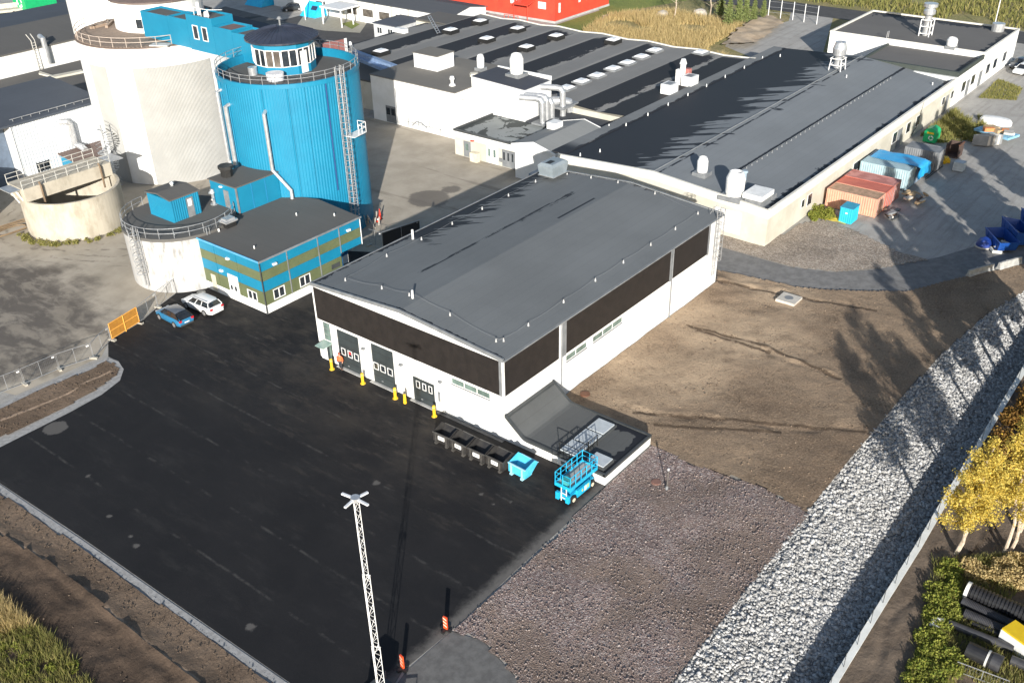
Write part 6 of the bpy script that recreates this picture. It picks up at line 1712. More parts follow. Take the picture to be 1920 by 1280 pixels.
SKIN = M('skin_tone', (0.55, 0.33, 0.24), (0.5, 0.3, 0.22), 3, .6)
HIVIS = M('orange_high_visibility_cloth', (0.85, 0.16, 0.05), (0.75, 0.12, 0.04), 6, .8)
per = thing('person', 'person in an orange high visibility jacket and dark trousers, walking by the first roller door', 'person', (0, 0, 0))
V = [(0, 0, .95), (0, 0, 1.15), (.02, 0, 1.38), (.02, 0, 1.50), (.04, 0, 1.58), (.05, 0, 1.68), (.04, 0, 1.76),
     (0, .09, .90), (.06, .10, .50), (.0, .10, .09), (.13, .11, .04), (0, -.09, .90), (-.02, -.10, .50), (-.14, -.10, .10), (-.02, -.11, .05),
     (.02, .19, 1.40), (-.03, .25, 1.12), (.08, .24, .88), (.11, .23, .80), (.02, -.19, 1.40), (.0, -.26, 1.13), (.16, -.22, .98), (.21, -.20, .93)]
E_ = [(0, 1), (1, 2), (2, 3), (3, 4), (4, 5), (5, 6), (0, 7), (7, 8), (8, 9), (9, 10), (0, 11), (11, 12), (12, 13), (13, 14), (2, 15), (15, 16), (16, 17), (17, 18), (2, 19), (19, 20), (20, 21), (21, 22)]
RAD = [(.13, .16), (.12, .15), (.12, .17), .07, .06, .095, .08, .09, .065, .05, .045, .09, .065, .05, .045, .065, .05, .038, .035, .065, .05, .038, .035]
body = skinned('body', V, E_, RAD, SKIN, per)
skinned('trousers', [(0, 0, .98), (0, .09, .90), (.06, .10, .50), (.0, .10, .12), (0, -.09, .90), (-.02, -.10, .50), (-.14, -.10, .13)], [(0, 1), (1, 2), (2, 3), (0, 4), (4, 5), (5, 6)], [(.145, .175), .11, .085, .075, .11, .085, .075], M('dark_work_trousers', (0.03, 0.032, 0.04)), per)
skinned('jacket', [(0, 0, .92), (0, 0, 1.15), (.02, 0, 1.38), (.02, 0, 1.49), (.02, .19, 1.40), (-.03, .25, 1.12), (.08, .24, .92), (.02, -.19, 1.40), (.0, -.26, 1.13), (.15, -.22, 1.0)], [(0, 1), (1, 2), (2, 3), (2, 4), (4, 5), (5, 6), (2, 7), (7, 8), (8, 9)], [(.165, .2), (.155, .19), (.15, .2), .085, .09, .075, .06, .09, .075, .06], HIVIS, per)
MB().lathe(.04, 0, [(.125, 1.70), (.12, 1.76), (.085, 1.83), (.01, 1.86)], 14).build('cap', M('dark_red_hair_cap', (0.35, 0.10, 0.06)), per)
for sy in (.105, -.105): MB().obox((.1 if sy > 0 else -.06, sy, .05), (.29, .11, .10), 0).build('shoe', BLACK, per)
MB().obox((.135, 0, 1.67), (.03, .03, .05), 0).build('nose', SKIN, body)
per.location = (-0.50, 18.22, 0.00); per.rotation_euler = (0, 0, R(200))

# ---------------------------------------------------------------- tipping skips along the hall
def make_skip(mat, dark, plate=True):
    r = thing('tipping_skip', '', 'skip', (0, 0, 0))
    L = 1.66; t = .04
    pr = [(0, .22), (0, 1.02), (1.12, 1.34), (1.5, .98), (.62, .22)]
    b = MB()
    # side walls as plates
    for y0 in (0, L - t):
        v = [(x, y, z) for y in (y0, y0 + t) for x, z in pr]
        b.add(v, [(0, 1, 2, 3, 4), (9, 8, 7, 6, 5)] + [(i, 5 + i, 5 + (i + 1) % 5, (i + 1) % 5) for i in range(5)])
    # near wall, floor, sloping chute
    for (xa, za), (xb, zb) in (((0, .22), (0, 1.02)), ((0.02, .22), (.62, .22)), ((.62, .22), (1.5, .98))):
        dx, dz = xb - xa, zb - za; l = math.hypot(dx, dz); nx, nz = -dz / l * t, dx / l * t
        v = [(x, y, z) for y in (t, L - t) for x, z in ((xa, za), (xb, zb), (xb - nx, zb - nz) if xa == 0 and xb == 0 else (xb + nx, zb + nz), (xa - nx, za - nz) if xa == 0 and xb == 0 else (xa + nx, za + nz))]
        b.add(v, [(0, 1, 2, 3), (7, 6, 5, 4), (0, 4, 5, 1), (1, 5, 6, 2), (2, 6, 7, 3), (3, 7, 4, 0)])
    b.build('body', mat, r)
    b = MB().box(-.05, -.02, .98, .05, L + .02, 1.06)
    b.build('rim', dark, r)
    MB().slab([(1.44, -.02, 1.02), (1.56, -.02, .98), (1.56, L + .02, .98), (1.44, L + .02, 1.02)], .05).build('lip', dark, r)
    for y in (.3, L - .3):
        bx(-.07, y - .06, .12, -.002, y + .06, .95).build('rib', dark, r)
        bx(-.1, y - .11, .02, 1.0, y + .11, .2).build('fork_pocket', dark, r)
        MB().cyl(.1, y, 0, .12, .06, n=8).build('foot', dark, r)
    if plate:
        pl = bx(-.075, .48, .55, -.003, 1.1, .88).build('name_plate', WPAINT, r)
        bx(-.079, .55, .72, -.076, 1.03, .78).build('printed_line', DGREY, pl)
    return r
SKB = M('black_enamelled_steel', (0.022, 0.021, 0.022), (0.04, 0.038, 0.036), 2.5, .5)
SKR = M('worn_dark_steel', (0.09, 0.085, 0.08), (0.05, 0.048, 0.045), 3.0, .55)
CYAN = M('light_blue_enamel', (0.10, 0.52, 0.74), (0.06, 0.45, 0.70), 2.0, .45)
sk = make_skip(SKB, SKR)
labs = ['black tipping skip at the far left of the row, beside the last yellow bollard', 'second black tipping skip from the left in the row at the wall', 'third black tipping skip from the left in the row at the wall', 'black tipping skip next to the light blue one']
for i, (y, x) in enumerate(((2.72, -3.55), (.98, -3.6), (-.85, -3.55), (-2.6, -3.5))):
    o = sk if i == 0 else dup(sk, (0, 0, 0))
    o.location = (x, y, 0); o['label'] = labs[i]; o['group'] = 'black tipping skips in a row'
    o.rotation_euler = (0, 0, R((1.5, -2, 1, -1)[i]))
cs = make_skip(CYAN, M('pale_blue_rim', (0.36, 0.66, 0.80)), False)
cs['label'] = 'light blue tipping skip at the right end of the row'; cs.location = (-3.2, -4.5, 0); cs.rotation_euler = (0, 0, R(-3))

# ---------------------------------------------------------------- scissor lift
lift = thing('scissor_lift', 'bright blue scissor lift with railed platform, parked at the annex corner', 'lift', (0, 0, 0))
LB = M('bright_lift_blue', (0.02, 0.42, 0.68), (0.015, 0.36, 0.62), 2, .4)
MB().box(-1.5, -.5, .3, 1.5, .5, .75).build('chassis', LB, lift)
for s_ in (-1, 1):
    o = MB().box(-.75, s_ * .5, .32, .85, s_ * .68, .95).build('side_box', LB, lift)
    bx(.1, s_ * .681, .45, .35, s_ * .686, .85).build('sticker', WPAINT, o)
    bx(.4, s_ * .681, .5, .68, s_ * .686, .85).build('sticker', M('pale_green_sticker', (0.45, 0.65, 0.3)), o)
    bx(-.2, s_ * .681, .55, -.08, s_ * .686, .75).build('warning_sign', YELLOW, o)
    for x in (-1.15, 1.15):
        b = MB(); n = 18
        c = [(x + .36 * math.cos(2 * math.pi * k / n), .36 + .36 * math.sin(2 * math.pi * k / n)) for k in range(n)]
        b.add([(p_[0], s_ * .42, p_[1]) for p_ in c] + [(p_[0], s_ * .66, p_[1]) for p_ in c], [tuple(range(n)), tuple(range(2 * n - 1, n - 1, -1))] + [(k, n + k, n + (k + 1) % n, (k + 1) % n) for k in range(n)])
        w = b.build('wheel', BLACK, lift)
        b = MB(); c = [(x + .17 * math.cos(2 * math.pi * k / 12), .36 + .17 * math.sin(2 * math.pi * k / 12)) for k in range(12)]
        b.add([(p_[0], s_ * .661, p_[1]) for p_ in c] + [(p_[0], s_ * .69, p_[1]) for p_ in c], [tuple(range(12)), tuple(range(23, 11, -1))] + [(k, 12 + k, 12 + (k + 1) % 12, (k + 1) % 12) for k in range(12)])
        b.build('hub', M('cream_hub', (0.6, 0.54, 0.42)), w)
    b = MB()
    for k in range(2):
        z0_ = .85 + k * .3
        b.tube([(-1.2, s_ * .3, z0_), (1.2, s_ * .3, z0_ + .3)], .045, 5).tube([(-1.2, s_ * .22, z0_ + .3), (1.2, s_ * .22, z0_)], .045, 5)
    for k in range(4): 
        b2 = None
    b.build('scissor_arm', LB, lift, kind=None)
b = MB()
b.box(-1.62, -.64, 1.5, 1.62, .64, 1.58)
b.build('platform', M('grey_tread_plate', (0.42, 0.40, 0.38), (0.33, 0.32, 0.30), 3), lift)
b = MB().box(-1.68, -.70, 1.42, 1.68, -.645, 1.72).box(-1.68, .645, 1.42, 1.68, .70, 1.72).box(-1.68, -.64, 1.42, -1.625, .64, 1.72).box(1.625, -.64, 1.42, 1.68, .64, 1.72)
b.build('toe_board', LB, lift)
b = MB()
for z in (2.15, 2.6): b.tube([(-1.65, -.67, z), (1.65, -.67, z), (1.65, .67, z), (-1.65, .67, z)], .035, 6, closed=True)
for x in (-1.65, -.99, -.33, .33, .99, 1.65):
    for y in (-.67, .67): b.tube([(x, y, 1.6), (x, y, 2.6)], .033, 6)
for x in (-1.65, 1.65): b.tube([(x, 0, 1.6), (x, 0, 2.6)], .033, 6)
b.build('guard_rail', LB, lift)
bx(-1.5, -.3, 1.6, -1.0, .2, 2.1).build('control_box', M('teal_box', (0.05, 0.35, 0.36)), lift)
MB().tube([(-1.66, -.35, .3), (-1.66, -.35, 1.5)], .04, 5).tube([(-1.66, .1, .3), (-1.66, .1, 1.5)], .04, 5).tube([(-1.66, -.35, .6), (-1.66, .1, .6)], .03, 5).tube([(-1.66, -.35, 1.0), (-1.66, .1, 1.0)], .03, 5).build('ladder', WPAINT, lift)
for y in (-.45, .45): bx(-1.72, y - .14, .28, -1.5, y + .14, .9).build('corner_post', LB, lift)
lift.location = (-1.95, -8.25, 0); lift.rotation_euler = (0, 0, R(-1))

# ---------------------------------------------------------------- cars
TYRE = M('tyre_rubber', (0.012, 0.012, 0.013), (0.02, 0.02, 0.02), 4, .75)
RIM = M('alloy_rim', (0.55, 0.55, 0.56), (0.42, 0.42, 0.43), 4, .35, .6)
CGL = glass('car_glass', (0.012, 0.014, 0.017), .05, 1.0)
def paint(name, c, c2=None, rough=.28):
    m = M(name, c, c2, 1.0, rough)
    for n in m.node_tree.nodes:
        if n.type == 'BSDF_PRINCIPLED':
            n.inputs['Coat Weight'].default_value = .6; n.inputs['Coat Roughness'].default_value = .08
    return m
def make_car(name, label, mat, L, W, H, wagon=True, roofmat=None):
    """x forward. Lofted lower body, glasshouse loft with inset glass, wheels with rims, lamps, plate, mirrors"""
    r = thing(name, label, 'car', (0, 0, 0))
    h = L / 2
    # stations: x, half width at sill, half width at belt, sill z, shoulder z, deck z (centre)
    st = [(-h, .72, .76, .42, .66, .72), (-h + .08, .80, .83, .30, .88, .98), (-h + .45, .86, .88, .22, .93, 1.02), (-h + 1.0, .88, .90, .20, .93, .99), (-.1 * L, .88, .91, .20, .92, .97), (.12 * L, .88, .90, .20, .90, .95), (.22 * L, .88, .89, .20, .87, .94), (h - .55, .85, .85, .22, .78, .86), (h - .12, .76, .77, .28, .66, .72), (h, .60, .62, .38, .56, .60)]
    k = W / 1.82
    b = MB(); v = []
    for x, ws_, wb, zs, zh, zd in st:
        ws_ *= k; wb *= k
        v += [(x, -ws_ * .9, zs), (x, -ws_, zs + .12), (x, -wb, (zs + zh) / 2 + .08), (x, -wb * .965, zh), (x, -wb * .80, zd), (x, 0, zd + .015), (x, wb * .80, zd), (x, wb * .965, zh), (x, wb, (zs + zh) / 2 + .08), (x, ws_, zs + .12), (x, ws_ * .9, zs)]
    m = 11; n = len(st)
    f = []
    for i in range(n - 1):
        for j in range(m - 1): f.append((i * m + j, (i + 1) * m + j, (i + 1) * m + j + 1, i * m + j + 1)[::-1])
        f.append((i * m + m - 1, (i + 1) * m + m - 1, (i + 1) * m, i * m)[::-1])
    f.append(tuple(range(m))); f.append(tuple(range((n - 1) * m, n * m))[::-1])
    b.add(v, f)
    body = b.build('body', mat, r, smooth=True)
    e = body.modifiers.new('edge', 'EDGE_SPLIT'); e.split_angle = R(38)
    # glasshouse: roof skin on pillars
    zr = H
    if wagon: gs = [(-h + .12, .66, .99, .60, zr - .12, 0), (-h + .42, .78, 1.0, .60, zr - .02, 0), (-.02 * L, .80, .96, .62, zr, 0), (.10 * L, .80, .95, .60, zr - .03, 0), (.25 * L, .76, .93, .60, .96, 1)]
    xr0, xr1, xr2, xr3 = (-h + .30, -h + .62, .09 * L, .25 * L) if wagon else (-h + .12, -h + .95, .08 * L, .26 * L)
    zb = .94
    wb = .81 * k; wt = .62 * k
    # corner points of glasshouse
    A = [(xr0 - .12, wb * .92, zb + .03), (xr3, wb * .92, zb - .02)]
    T = [(xr1 - .1, wt, zr - .05), (xr2, wt, zr - .05)]
    roof = MB()
    pts = []
    for x, w, z in ((xr1 - .16, wt * .94, zr - .09), (xr1 + .1, wt, zr - .02), ((xr1 + xr2) / 2, wt * 1.03, zr + .02), (xr2 - .1, wt, zr - .01), (xr2 + .08, wt * .92, zr - .07)):
        pts += [(x, -w, z - .03), (x, -w * .8, z + .02), (x, 0, z + .04), (x, w * .8, z + .02), (x, w, z - .03)]
    roof.add(pts, [(i * 5 + j, (i + 1) * 5 + j, (i + 1) * 5 + j + 1, i * 5 + j + 1)[::1] for i in range(4) for j in range(4)])
    rf = roof.build('roof', roofmat or mat, r, smooth=True)
    # pillars + glass as four panes slightly inset
    for s_ in (-1, 1):
        q = [(xr0 - .05, s_ * wb, zb), (xr3 - .05, s_ * wb, zb - .02), (xr2 + .05, s_ * wt, zr - .08), (xr1 - .13, s_ * wt * .97, zr - .12)]
        MB().add(q, [(0, 1, 2, 3) if s_ < 0 else (3, 2, 1, 0)]).build('side_glass', CGL, r)
        pl = MB()
        for a_, b_ in ((1, 2), (0, 3)): pl.tube([Vector(q[a_]) + Vector((0, s_ * .012, 0)), Vector(q[b_]) + Vector((0, s_ * .012, 0))], .045, 5)
        for t in ((.36, .66) if wagon else (.45,)):
            pa = Vector(q[0]).lerp(Vector(q[1]), t); pb_ = Vector(q[3]).lerp(Vector(q[2]), t)
            pl.tube([pa + Vector((0, s_ * .012, 0)), pb_ + Vector((0, s_ * .012, 0))], .035, 5)
        pl.build('pillar', mat if wagon else BLACK, r, kind='stuff')
        bx(xr3 - .35, s_ * .90 * k, .92, xr3 - .15, s_ * 1.06 * k, 1.06).build('mirror', mat, r)
        if wagon: MB().tube([(xr1, s_ * wt * .9, zr + .05), (xr2 - .1, s_ * wt * .9, zr + .05)], .025, 5).build('roof_rail', GALV, r)
    MB().add([(xr3 + .02, -wb * .9, zb - .01), (xr3 + .02, wb * .9, zb - .01), (xr2 + .06, wt * .92, zr - .09), (xr2 + .06, -wt * .92, zr - .09)], [(0, 1, 2, 3)]).build('windscreen', CGL, r)
    MB().add([(xr0 - .13, wb * .86, zb + .02), (xr0 - .13, -wb * .86, zb + .02), (xr1 - .17, -wt * .9, zr - .12), (xr1 - .17, wt * .9, zr - .12)], [(0, 1, 2, 3)]).build('rear_window', CGL, r)
    for s_ in (-1, 1):
        bx(-h - .012, s_ * .52 * k, .72, -h + .12, s_ * .80 * k, .92).build('tail_lamp', M('red_tail_lamp', (0.5, 0.02, 0.03), rough=.2), r)
        bx(h - .2, s_ * .48 * k, .58, h - .04, s_ * .72 * k, .70).build('headlamp', M('clear_lamp', (0.7, 0.72, 0.75), rough=.15), r)
    bx(-h - .02, -.26, .56, -h + .02, .26, .67).build('number_plate', WPAINT, r)
    bx(-h - .03, -.70 * k, .32, -h + .1, .70 * k, .46).build('bumper', mat if wagon else DGREY, r)
    for x in (-.29 * L, .30 * L):
        for s_ in (-1, 1):
            n_ = 20; b = MB()
            def disc(rad, ya, yb, mm):
                c = [(x + rad * math.cos(2 * math.pi * q / n_), .33 + rad * math.sin(2 * math.pi * q / n_)) for q in range(n_)]
                bb = MB(); bb.add([(p_[0], s_ * ya, p_[1]) for p_ in c] + [(p_[0], s_ * yb, p_[1]) for p_ in c], [tuple(range(n_)), tuple(range(2 * n_ - 1, n_ - 1, -1))] + [(q, n_ + q, n_ + (q + 1) % n_, (q + 1) % n_) for q in range(n_)])
                return bb
            w = disc(.335, .68 * k, .925 * k, TYRE).build('wheel', TYRE, r)
            disc(.22, .90 * k, .935 * k, RIM).build('rim', RIM, w)
    return r
wc = make_car('parked_car', 'white estate car parked by the striped building', paint('white_car_paint', (0.72, 0.73, 0.74), (0.68, 0.69, 0.70)), 4.65, 1.82, 1.48)
wc['group'] = 'cars parked by the pump house'
wc.location = (-.72, 37.75, 0); wc.rotation_euler = (0, 0, R(92))
bc = make_car('parked_car', 'blue hatchback with black rear, parked beside the white estate car', paint('blue_car_paint', (0.035, 0.20, 0.38), (0.03, 0.17, 0.33)), 4.25, 1.82, 1.50, False, paint('dark_roof_paint', (0.10, 0.115, 0.14)))
bc['group'] = 'cars parked by the pump house'
bc.location = (-3.82, 37.95, 0); bc.rotation_euler = (0, 0, R(88))
c1 = dup(wc, (129.8, -3.6, 0), R(170), 'white estate car parked at the far corner of the long cream wall'); c1['group'] = 'cars at the far right'
c2 = make_car('parked_car', 'dark car behind the white estate at the far right corner', paint('dark_car_paint', (0.03, 0.04, 0.06)), 4.5, 1.82, 1.47); c2['group'] = 'cars at the far right'
c2.location = (133.0, -2.2, 0); c2.rotation_euler = (0, 0, R(168))
c3 = make_car('parked_car', 'dark grey car on the road behind the blue tarpaulin shelter', paint('anthracite_car_paint', (0.04, 0.045, 0.05)), 4.5, 1.82, 1.47)
c3.location = (93.60, 133.03, 0.00); c3.rotation_euler = (0, 0, R(150))

# ---------------------------------------------------------------- mobile light mast on its trailer
mx, my, mh = -24.36, -10.5, 15.0
mast = thing('light_mast', 'tall slim white lattice light mast with four lamp arms, in the front yard', 'mast', (mx, my, 0))
def lattice(z0, z1, w, name, par):
    b = MB(); rr = .018 if w < .4 else .023
    c = [(w / 2 * math.cos(R(90 + 120 * k)), w / 2 * math.sin(R(90 + 120 * k))) for k in range(3)]
    for x, y in c: b.tube([(mx + x, my + y, z0), (mx + x, my + y, z1)], rr, 5)
    n = int((z1 - z0) / (w * 1.15)); hgt = (z1 - z0) / n
    for k in range(n):
        for s_ in range(3):
            a_, d_ = c[s_], c[(s_ + 1) % 3]
            za, zb = z0 + k * hgt, z0 + (k + 1) * hgt
            if k % 2: a_, d_ = d_, a_
            b.tube([(mx + a_[0], my + a_[1], za), (mx + d_[0], my + d_[1], zb)], rr * .6, 4)
    b.tube([(mx + x * 1.08, my + y * 1.08, z1) for x, y in c], rr * 1.4, 5, closed=True)
    return b.build(name, WPAINT, par)
lattice(9.7, mh, .34, 'mast_section', mast); lattice(4.3, 9.9, .44, 'mast_section', mast); lattice(.6, 4.5, .54, 'mast_section', mast)
hd = MB().cyl(mx, my, mh, mh + .22, .26, .24, 10).build('lamp_head', ZINC, mast)
for dx, dy in ((-.12, .78), (.70, -.14), (-.76, -.1), (.03, -.84)):
    L_ = math.hypot(dx, dy); an = math.atan2(dy, dx)
    MB().obox((mx + dx * .62, my + dy * .62, mh + .12), (L_ * .85, .12, .09), an).build('lamp_arm', M('lamp_arm_white', (0.72, 0.74, 0.78)), hd)
b = MB().box(mx - 1.1, my - .7, .35, mx + 1.1, my + .7, .6)
b.build('trailer_frame', DGREY, mast)
bx(mx - .9, my - .6, .61, mx + .2, my + .6, 1.5).build('generator_cover', M('dark_canopy', (0.05, 0.055, 0.06)), mast)
for s_ in (-1, 1): MB().tube([(mx, my + s_ * .75, .32), (mx, my + s_ * .95, .32)], .32, 16).build('wheel', TYRE, mast)
for dx, dy in ((1, 1), (1, -1), (-1, 1), (-1, -1)): MB().tube([(mx + .9 * dx, my + .6 * dy, .5), (mx + 1.5 * dx, my + 1.2 * dy, .5), (mx + 1.5 * dx, my + 1.2 * dy, .02)], .05, 5).build('outrigger', DGREY, mast)

# ---------------------------------------------------------------- marker posts at the road end
def marker(loc, lab, rz_):
    r = thing('marker_post', lab, 'marker', (0, 0, 0), 'orange marker posts at the road end')
    b = MB().obox((0, 0, .06), (.8, .22, .12), 0).obox((0, 0, .065), (.22, .8, .1), 0)
    b.build('rubber_foot', BLACK, r)
    o = bx(-.05, -.14, .13, .05, .14, 1.12).build('panel', ORANGE, r)
    for k in range(3):
        z = .3 + k * .28
        MB().add([(-.054, -.13, z), (-.054, .13, z + .12), (-.054, .13, z + .22), (-.054, -.13, z + .10)], [(3, 2, 1, 0)]).build('stripe', M('pale_stripe', (0.75, 0.62, 0.5)), o)
    r.location = loc; r.rotation_euler = (0, 0, rz_)
    return r
marker((-17.89, -9.64, 0.00), 'orange striped marker post at the corner of the gravel field', R(5))
marker((-21.79, -9.66, 0.00), 'orange striped marker post near the foot of the light mast', R(-10))

# ---------------------------------------------------------------- fence panels at the left
def fence_panel(a, c, h, lab, col=None, mesh=None, group='mobile fence panels at the yard entrance', lean=0.0, feet=True, name='mesh_fence'):
    a = Vector((a[0], a[1], 0)); c = Vector((c[0], c[1], 0)); d = (c - a); L = d.length; u = d / L
    n = Vector((-u.y, u.x, 0))
    r = thing(name, lab, 'fence', a.lerp(c, .5), group)
    col = col or GALV
    z0 = .16
    up = Vector((0, 0, 1)) + n * lean
    def P(t, z): return a + u * (.05 + (L - .1) * t) + up * z
    b = MB().tube([P(0, z0), P(0, h), P(1, h), P(1, z0)], .028, 5, closed=True)
    b.tube([P(.5, z0), P(.5, h)], .024, 5)
    b.build('frame', col, r)
    m = MB()
    k = max(3, int(L / .16))
    for i in range(1, k): m.tube([P(i / k, z0), P(i / k, h)], .002, 3, cap=False)
    for z in (.35, .7, 1.05, 1.4): 
        if z < h - .15: m.tube([P(0, z + .05), P(1, z + .05)], .002, 3, cap=False)
    m.build('wire_mesh', mesh or GALV, r)
    if feet:
        for p in (a,):
            MB().obox((p.x, p.y, .08), (.75, .24, .16), math.atan2(n.y, n.x)).build('concrete_foot', M('concrete_foot', (0.45, 0.42, 0.36)), r)
    s = P(.93, h - .2)
    MB().obox(s, (.24, .02, .14), math.atan2(u.y, u.x)).build('tag', WPAINT, r)
    return r
fp = [(-24.05, 39.51), (-21.68, 39.21), (-18.84, 38.80), (-15.63, 38.64), (-12.67, 37.91), (-9.86, 39.47)]
ls = ['mesh fence panel cut by the left picture edge', 'first whole mesh fence panel from the left edge', 'mesh fence panel with a broken foot, mid fence', 'mesh fence panel alongside the soil island tip', 'angled mesh fence panel next to the orange gate']
for i in range(1, 5): fence_panel(fp[i], fp[i + 1], 1.62, ls[i])
# orange gate
OG = M('orange_gate_frame', (0.80, 0.40, 0.08), (0.70, 0.33, 0.06), 3, .5)
OF = M('orange_gate_infill', (0.48, 0.22, 0.03), (0.40, 0.18, 0.03), 3, .7)
ga, gb_ = Vector((-9.74, 39.48)), Vector((-6.25, 40.28))
gt = thing('orange_barrier', 'orange steel gate of four filled panels beside the mesh fence', 'gate', ((ga.x + gb_.x) / 2, (ga.y + gb_.y) / 2, 0))
gu = (gb_ - ga); gl = gu.length; gu = gu / gl
def GP(t, z): return Vector((ga.x + gu.x * gl * t, ga.y + gu.y * gl * t, z))
b = MB().tube([GP(0, .2), GP(0, 1.75), GP(1, 1.75), GP(1, .2)], .05, 6, closed=True)
b.tube([GP(.5, .05), GP(.5, 1.8)], .06, 6).tube([GP(0, .98), GP(1, .98)], .045, 6)
b.build('frame', OG, gt)
for t0 in (.02, .52):
    for z0_ in (.25, 1.02):
        q0_, q1_ = GP(t0, z0_), GP(t0 + .46, z0_ + .68)
        MB().obox(((q0_.x + q1_.x) / 2, (q0_.y + q1_.y) / 2, (q0_.z + q1_.z) / 2), (gl * .46, .02, .68), math.atan2(gu.y, gu.x)).build('infill_panel', OF, gt)
for t in (0, 1):
    q_ = GP(t, .08); MB().obox(q_, (.8, .3, .16), math.atan2(gu.x, -gu.y)).build('concrete_foot', M('concrete_foot', (0.45, 0.42, 0.36)), gt)
fence_panel((-6.25, 40.28), (-3.27, 41.53), 1.75, 'mesh fence panel between the orange gate and the short tank')
fence_panel((-3.27, 41.53), (-0.57, 42.49), 1.75, 'mesh fence panel leaning against the short stained tank')
# screens behind the hall
DM = M('dark_screen_mesh', (0.02, 0.021, 0.023))
q1_, q2_, q3_, q4_ = (19.59, 34.98, 2.00), (19.71, 33.13, 2.00), (22.96, 32.31, 2.00), (24.81, 32.02, 2.00)
fence_panel(q1_, q2_, 2.0, 'short mesh fence panel beside the pump house corner, behind the hall', mesh=DM, group='fence panels behind the hall')
fs = fence_panel(q2_, q4_, 2.0, 'long fence panel with a dark screen in the shade behind the hall', mesh=DM, group='fence panels behind the hall')
MB().obox(((q2_[0] + q4_[0]) / 2, (q2_[1] + q4_[1]) / 2, 1.05), (math.dist(q2_[:2], q4_[:2]) - .3, .02, 1.7), math.atan2(q4_[1] - q2_[1], q4_[0] - q2_[0])).build('screen_cloth', DM, fs)
def cone(x, y, lab, h=.75):
    r = thing('traffic_cone', lab, 'cone', (x, y, 0), 'red cones behind the hall')
    MB().box(x - .24, y - .24, 0, x + .24, y + .24, .05).build('base', BLACK, r)
    MB().lathe(x, y, [(.19, .05), (.04, h), (.01, h)], 14).build('cone', M('red_cone', (0.75, 0.05, 0.02), (0.65, 0.04, 0.02)), r)
    MB().lathe(x, y, [(.145, .27), (.10, .48)], 14).build('white_band', WPAINT, r)
cx_, cy_, _ = (24.77, 38.92, 0.00); cone(cx_, cy_, 'shorter red cone by the scrap heap behind the hall', .7)
cx_, cy_, _ = (25.51, 39.22, 0.00); cone(cx_, cy_, 'taller red cone by the scrap heap behind the hall', 1.3)
sc = thing('scrap_heap', 'heap of pale posts and slabs standing in the silo shadow', 'scrap', (23.89, 38.57, 0.00))
for k in range(9):
    x, y, _ = (24.11, 38.79, -0.00)
    xx, yy = x + rng.uniform(-1.2, 1.2), y + rng.uniform(-.9, .9)
    MB().obox((xx, yy, rng.uniform(.3, .9)), (.14, .12, rng.uniform(.9, 1.9)), rng.random() * 3, rx=rng.uniform(-.5, .5), ry=rng.uniform(-.5, .5)).build('post', M('pale_post', (0.5, 0.46, 0.40), (0.36, 0.33, 0.29)), sc)

# ---------------------------------------------------------------- small things on the soil and gravel
well = thing('concrete_well', 'square concrete slab with a round manhole on the bare soil', 'well', (34.6, -7.7, 0))
MB().box(33.75, -8.7, 0, 35.6, -6.75, .42).build('slab', M('new_concrete', (0.56, 0.52, 0.46), (0.48, 0.45, 0.40)), well)
MB().cyl(34.68, -7.72, .42, .45, .42, n=20).build('cover', GREYT, well)
for (u, r_, lab, mt, hh) in (((9.03, -1.40, 0.00), .42, 'rusty round manhole cover on the soil beside the annex', M('rusty_iron', (0.17, 0.075, 0.04), (0.12, 0.055, 0.035), 5), .24), ((2.55, -12.34, 0.00), .38, 'reddish round drain cover in the gravel field', M('red_brown_iron', (0.24, 0.13, 0.10)), .12), ((1.36, 40.85, 0.00), .45, 'pale round manhole cover between the tank and the white car', M('pale_cover', (0.45, 0.44, 0.41)), .03)):
    o = thing('manhole_cover', lab, 'manhole', (u[0], u[1], 0))
    MB().cyl(u[0], u[1], 0, hh, r_, n=20).build('ring', mt, o)
    MB().cyl(u[0], u[1], hh + .001, hh + .02, r_ * .82, n=20).build('lid', mt, o)
sx_, sy_, _ = (2.32, -13.39, 0.00)
stk = thing('survey_stake', 'lone dark stake with a rag top standing in the gravel field', 'stake', (sx_, sy_, 0))
MB().tube([(sx_, sy_, 0), (sx_ + .05, sy_, 1.9)], .045, 6).build('pole', M('grey_wood', (0.12, 0.11, 0.10)), stk)
MB().obox((sx_ + .05, sy_, 1.85), (.1, .16, .2), .4).build('rag', M('rag_white', (0.4, 0.4, 0.42)), stk)
MB().cyl(sx_, sy_, 0, .35, .12, .1, 8).build('sleeve', GREYT, stk)
pw = thing('hose_coil', 'coiled brown hose lying on the ground left of the open basin', 'hose', (-1.88, 71.95, 0.00))
hx_, hy_, _ = (-2.04, 71.66, 0.00)
MB().tube([(hx_ + (1.1 + .1 * k) * math.cos(k * .55) * (1.4), hy_ + (.9 + .02 * k) * math.sin(k * .55), .1 + .01 * k) for k in range(34)], .09, 6).build('hose', M('brown_hose', (0.24, 0.17, 0.10), (0.18, 0.125, 0.075)), pw)

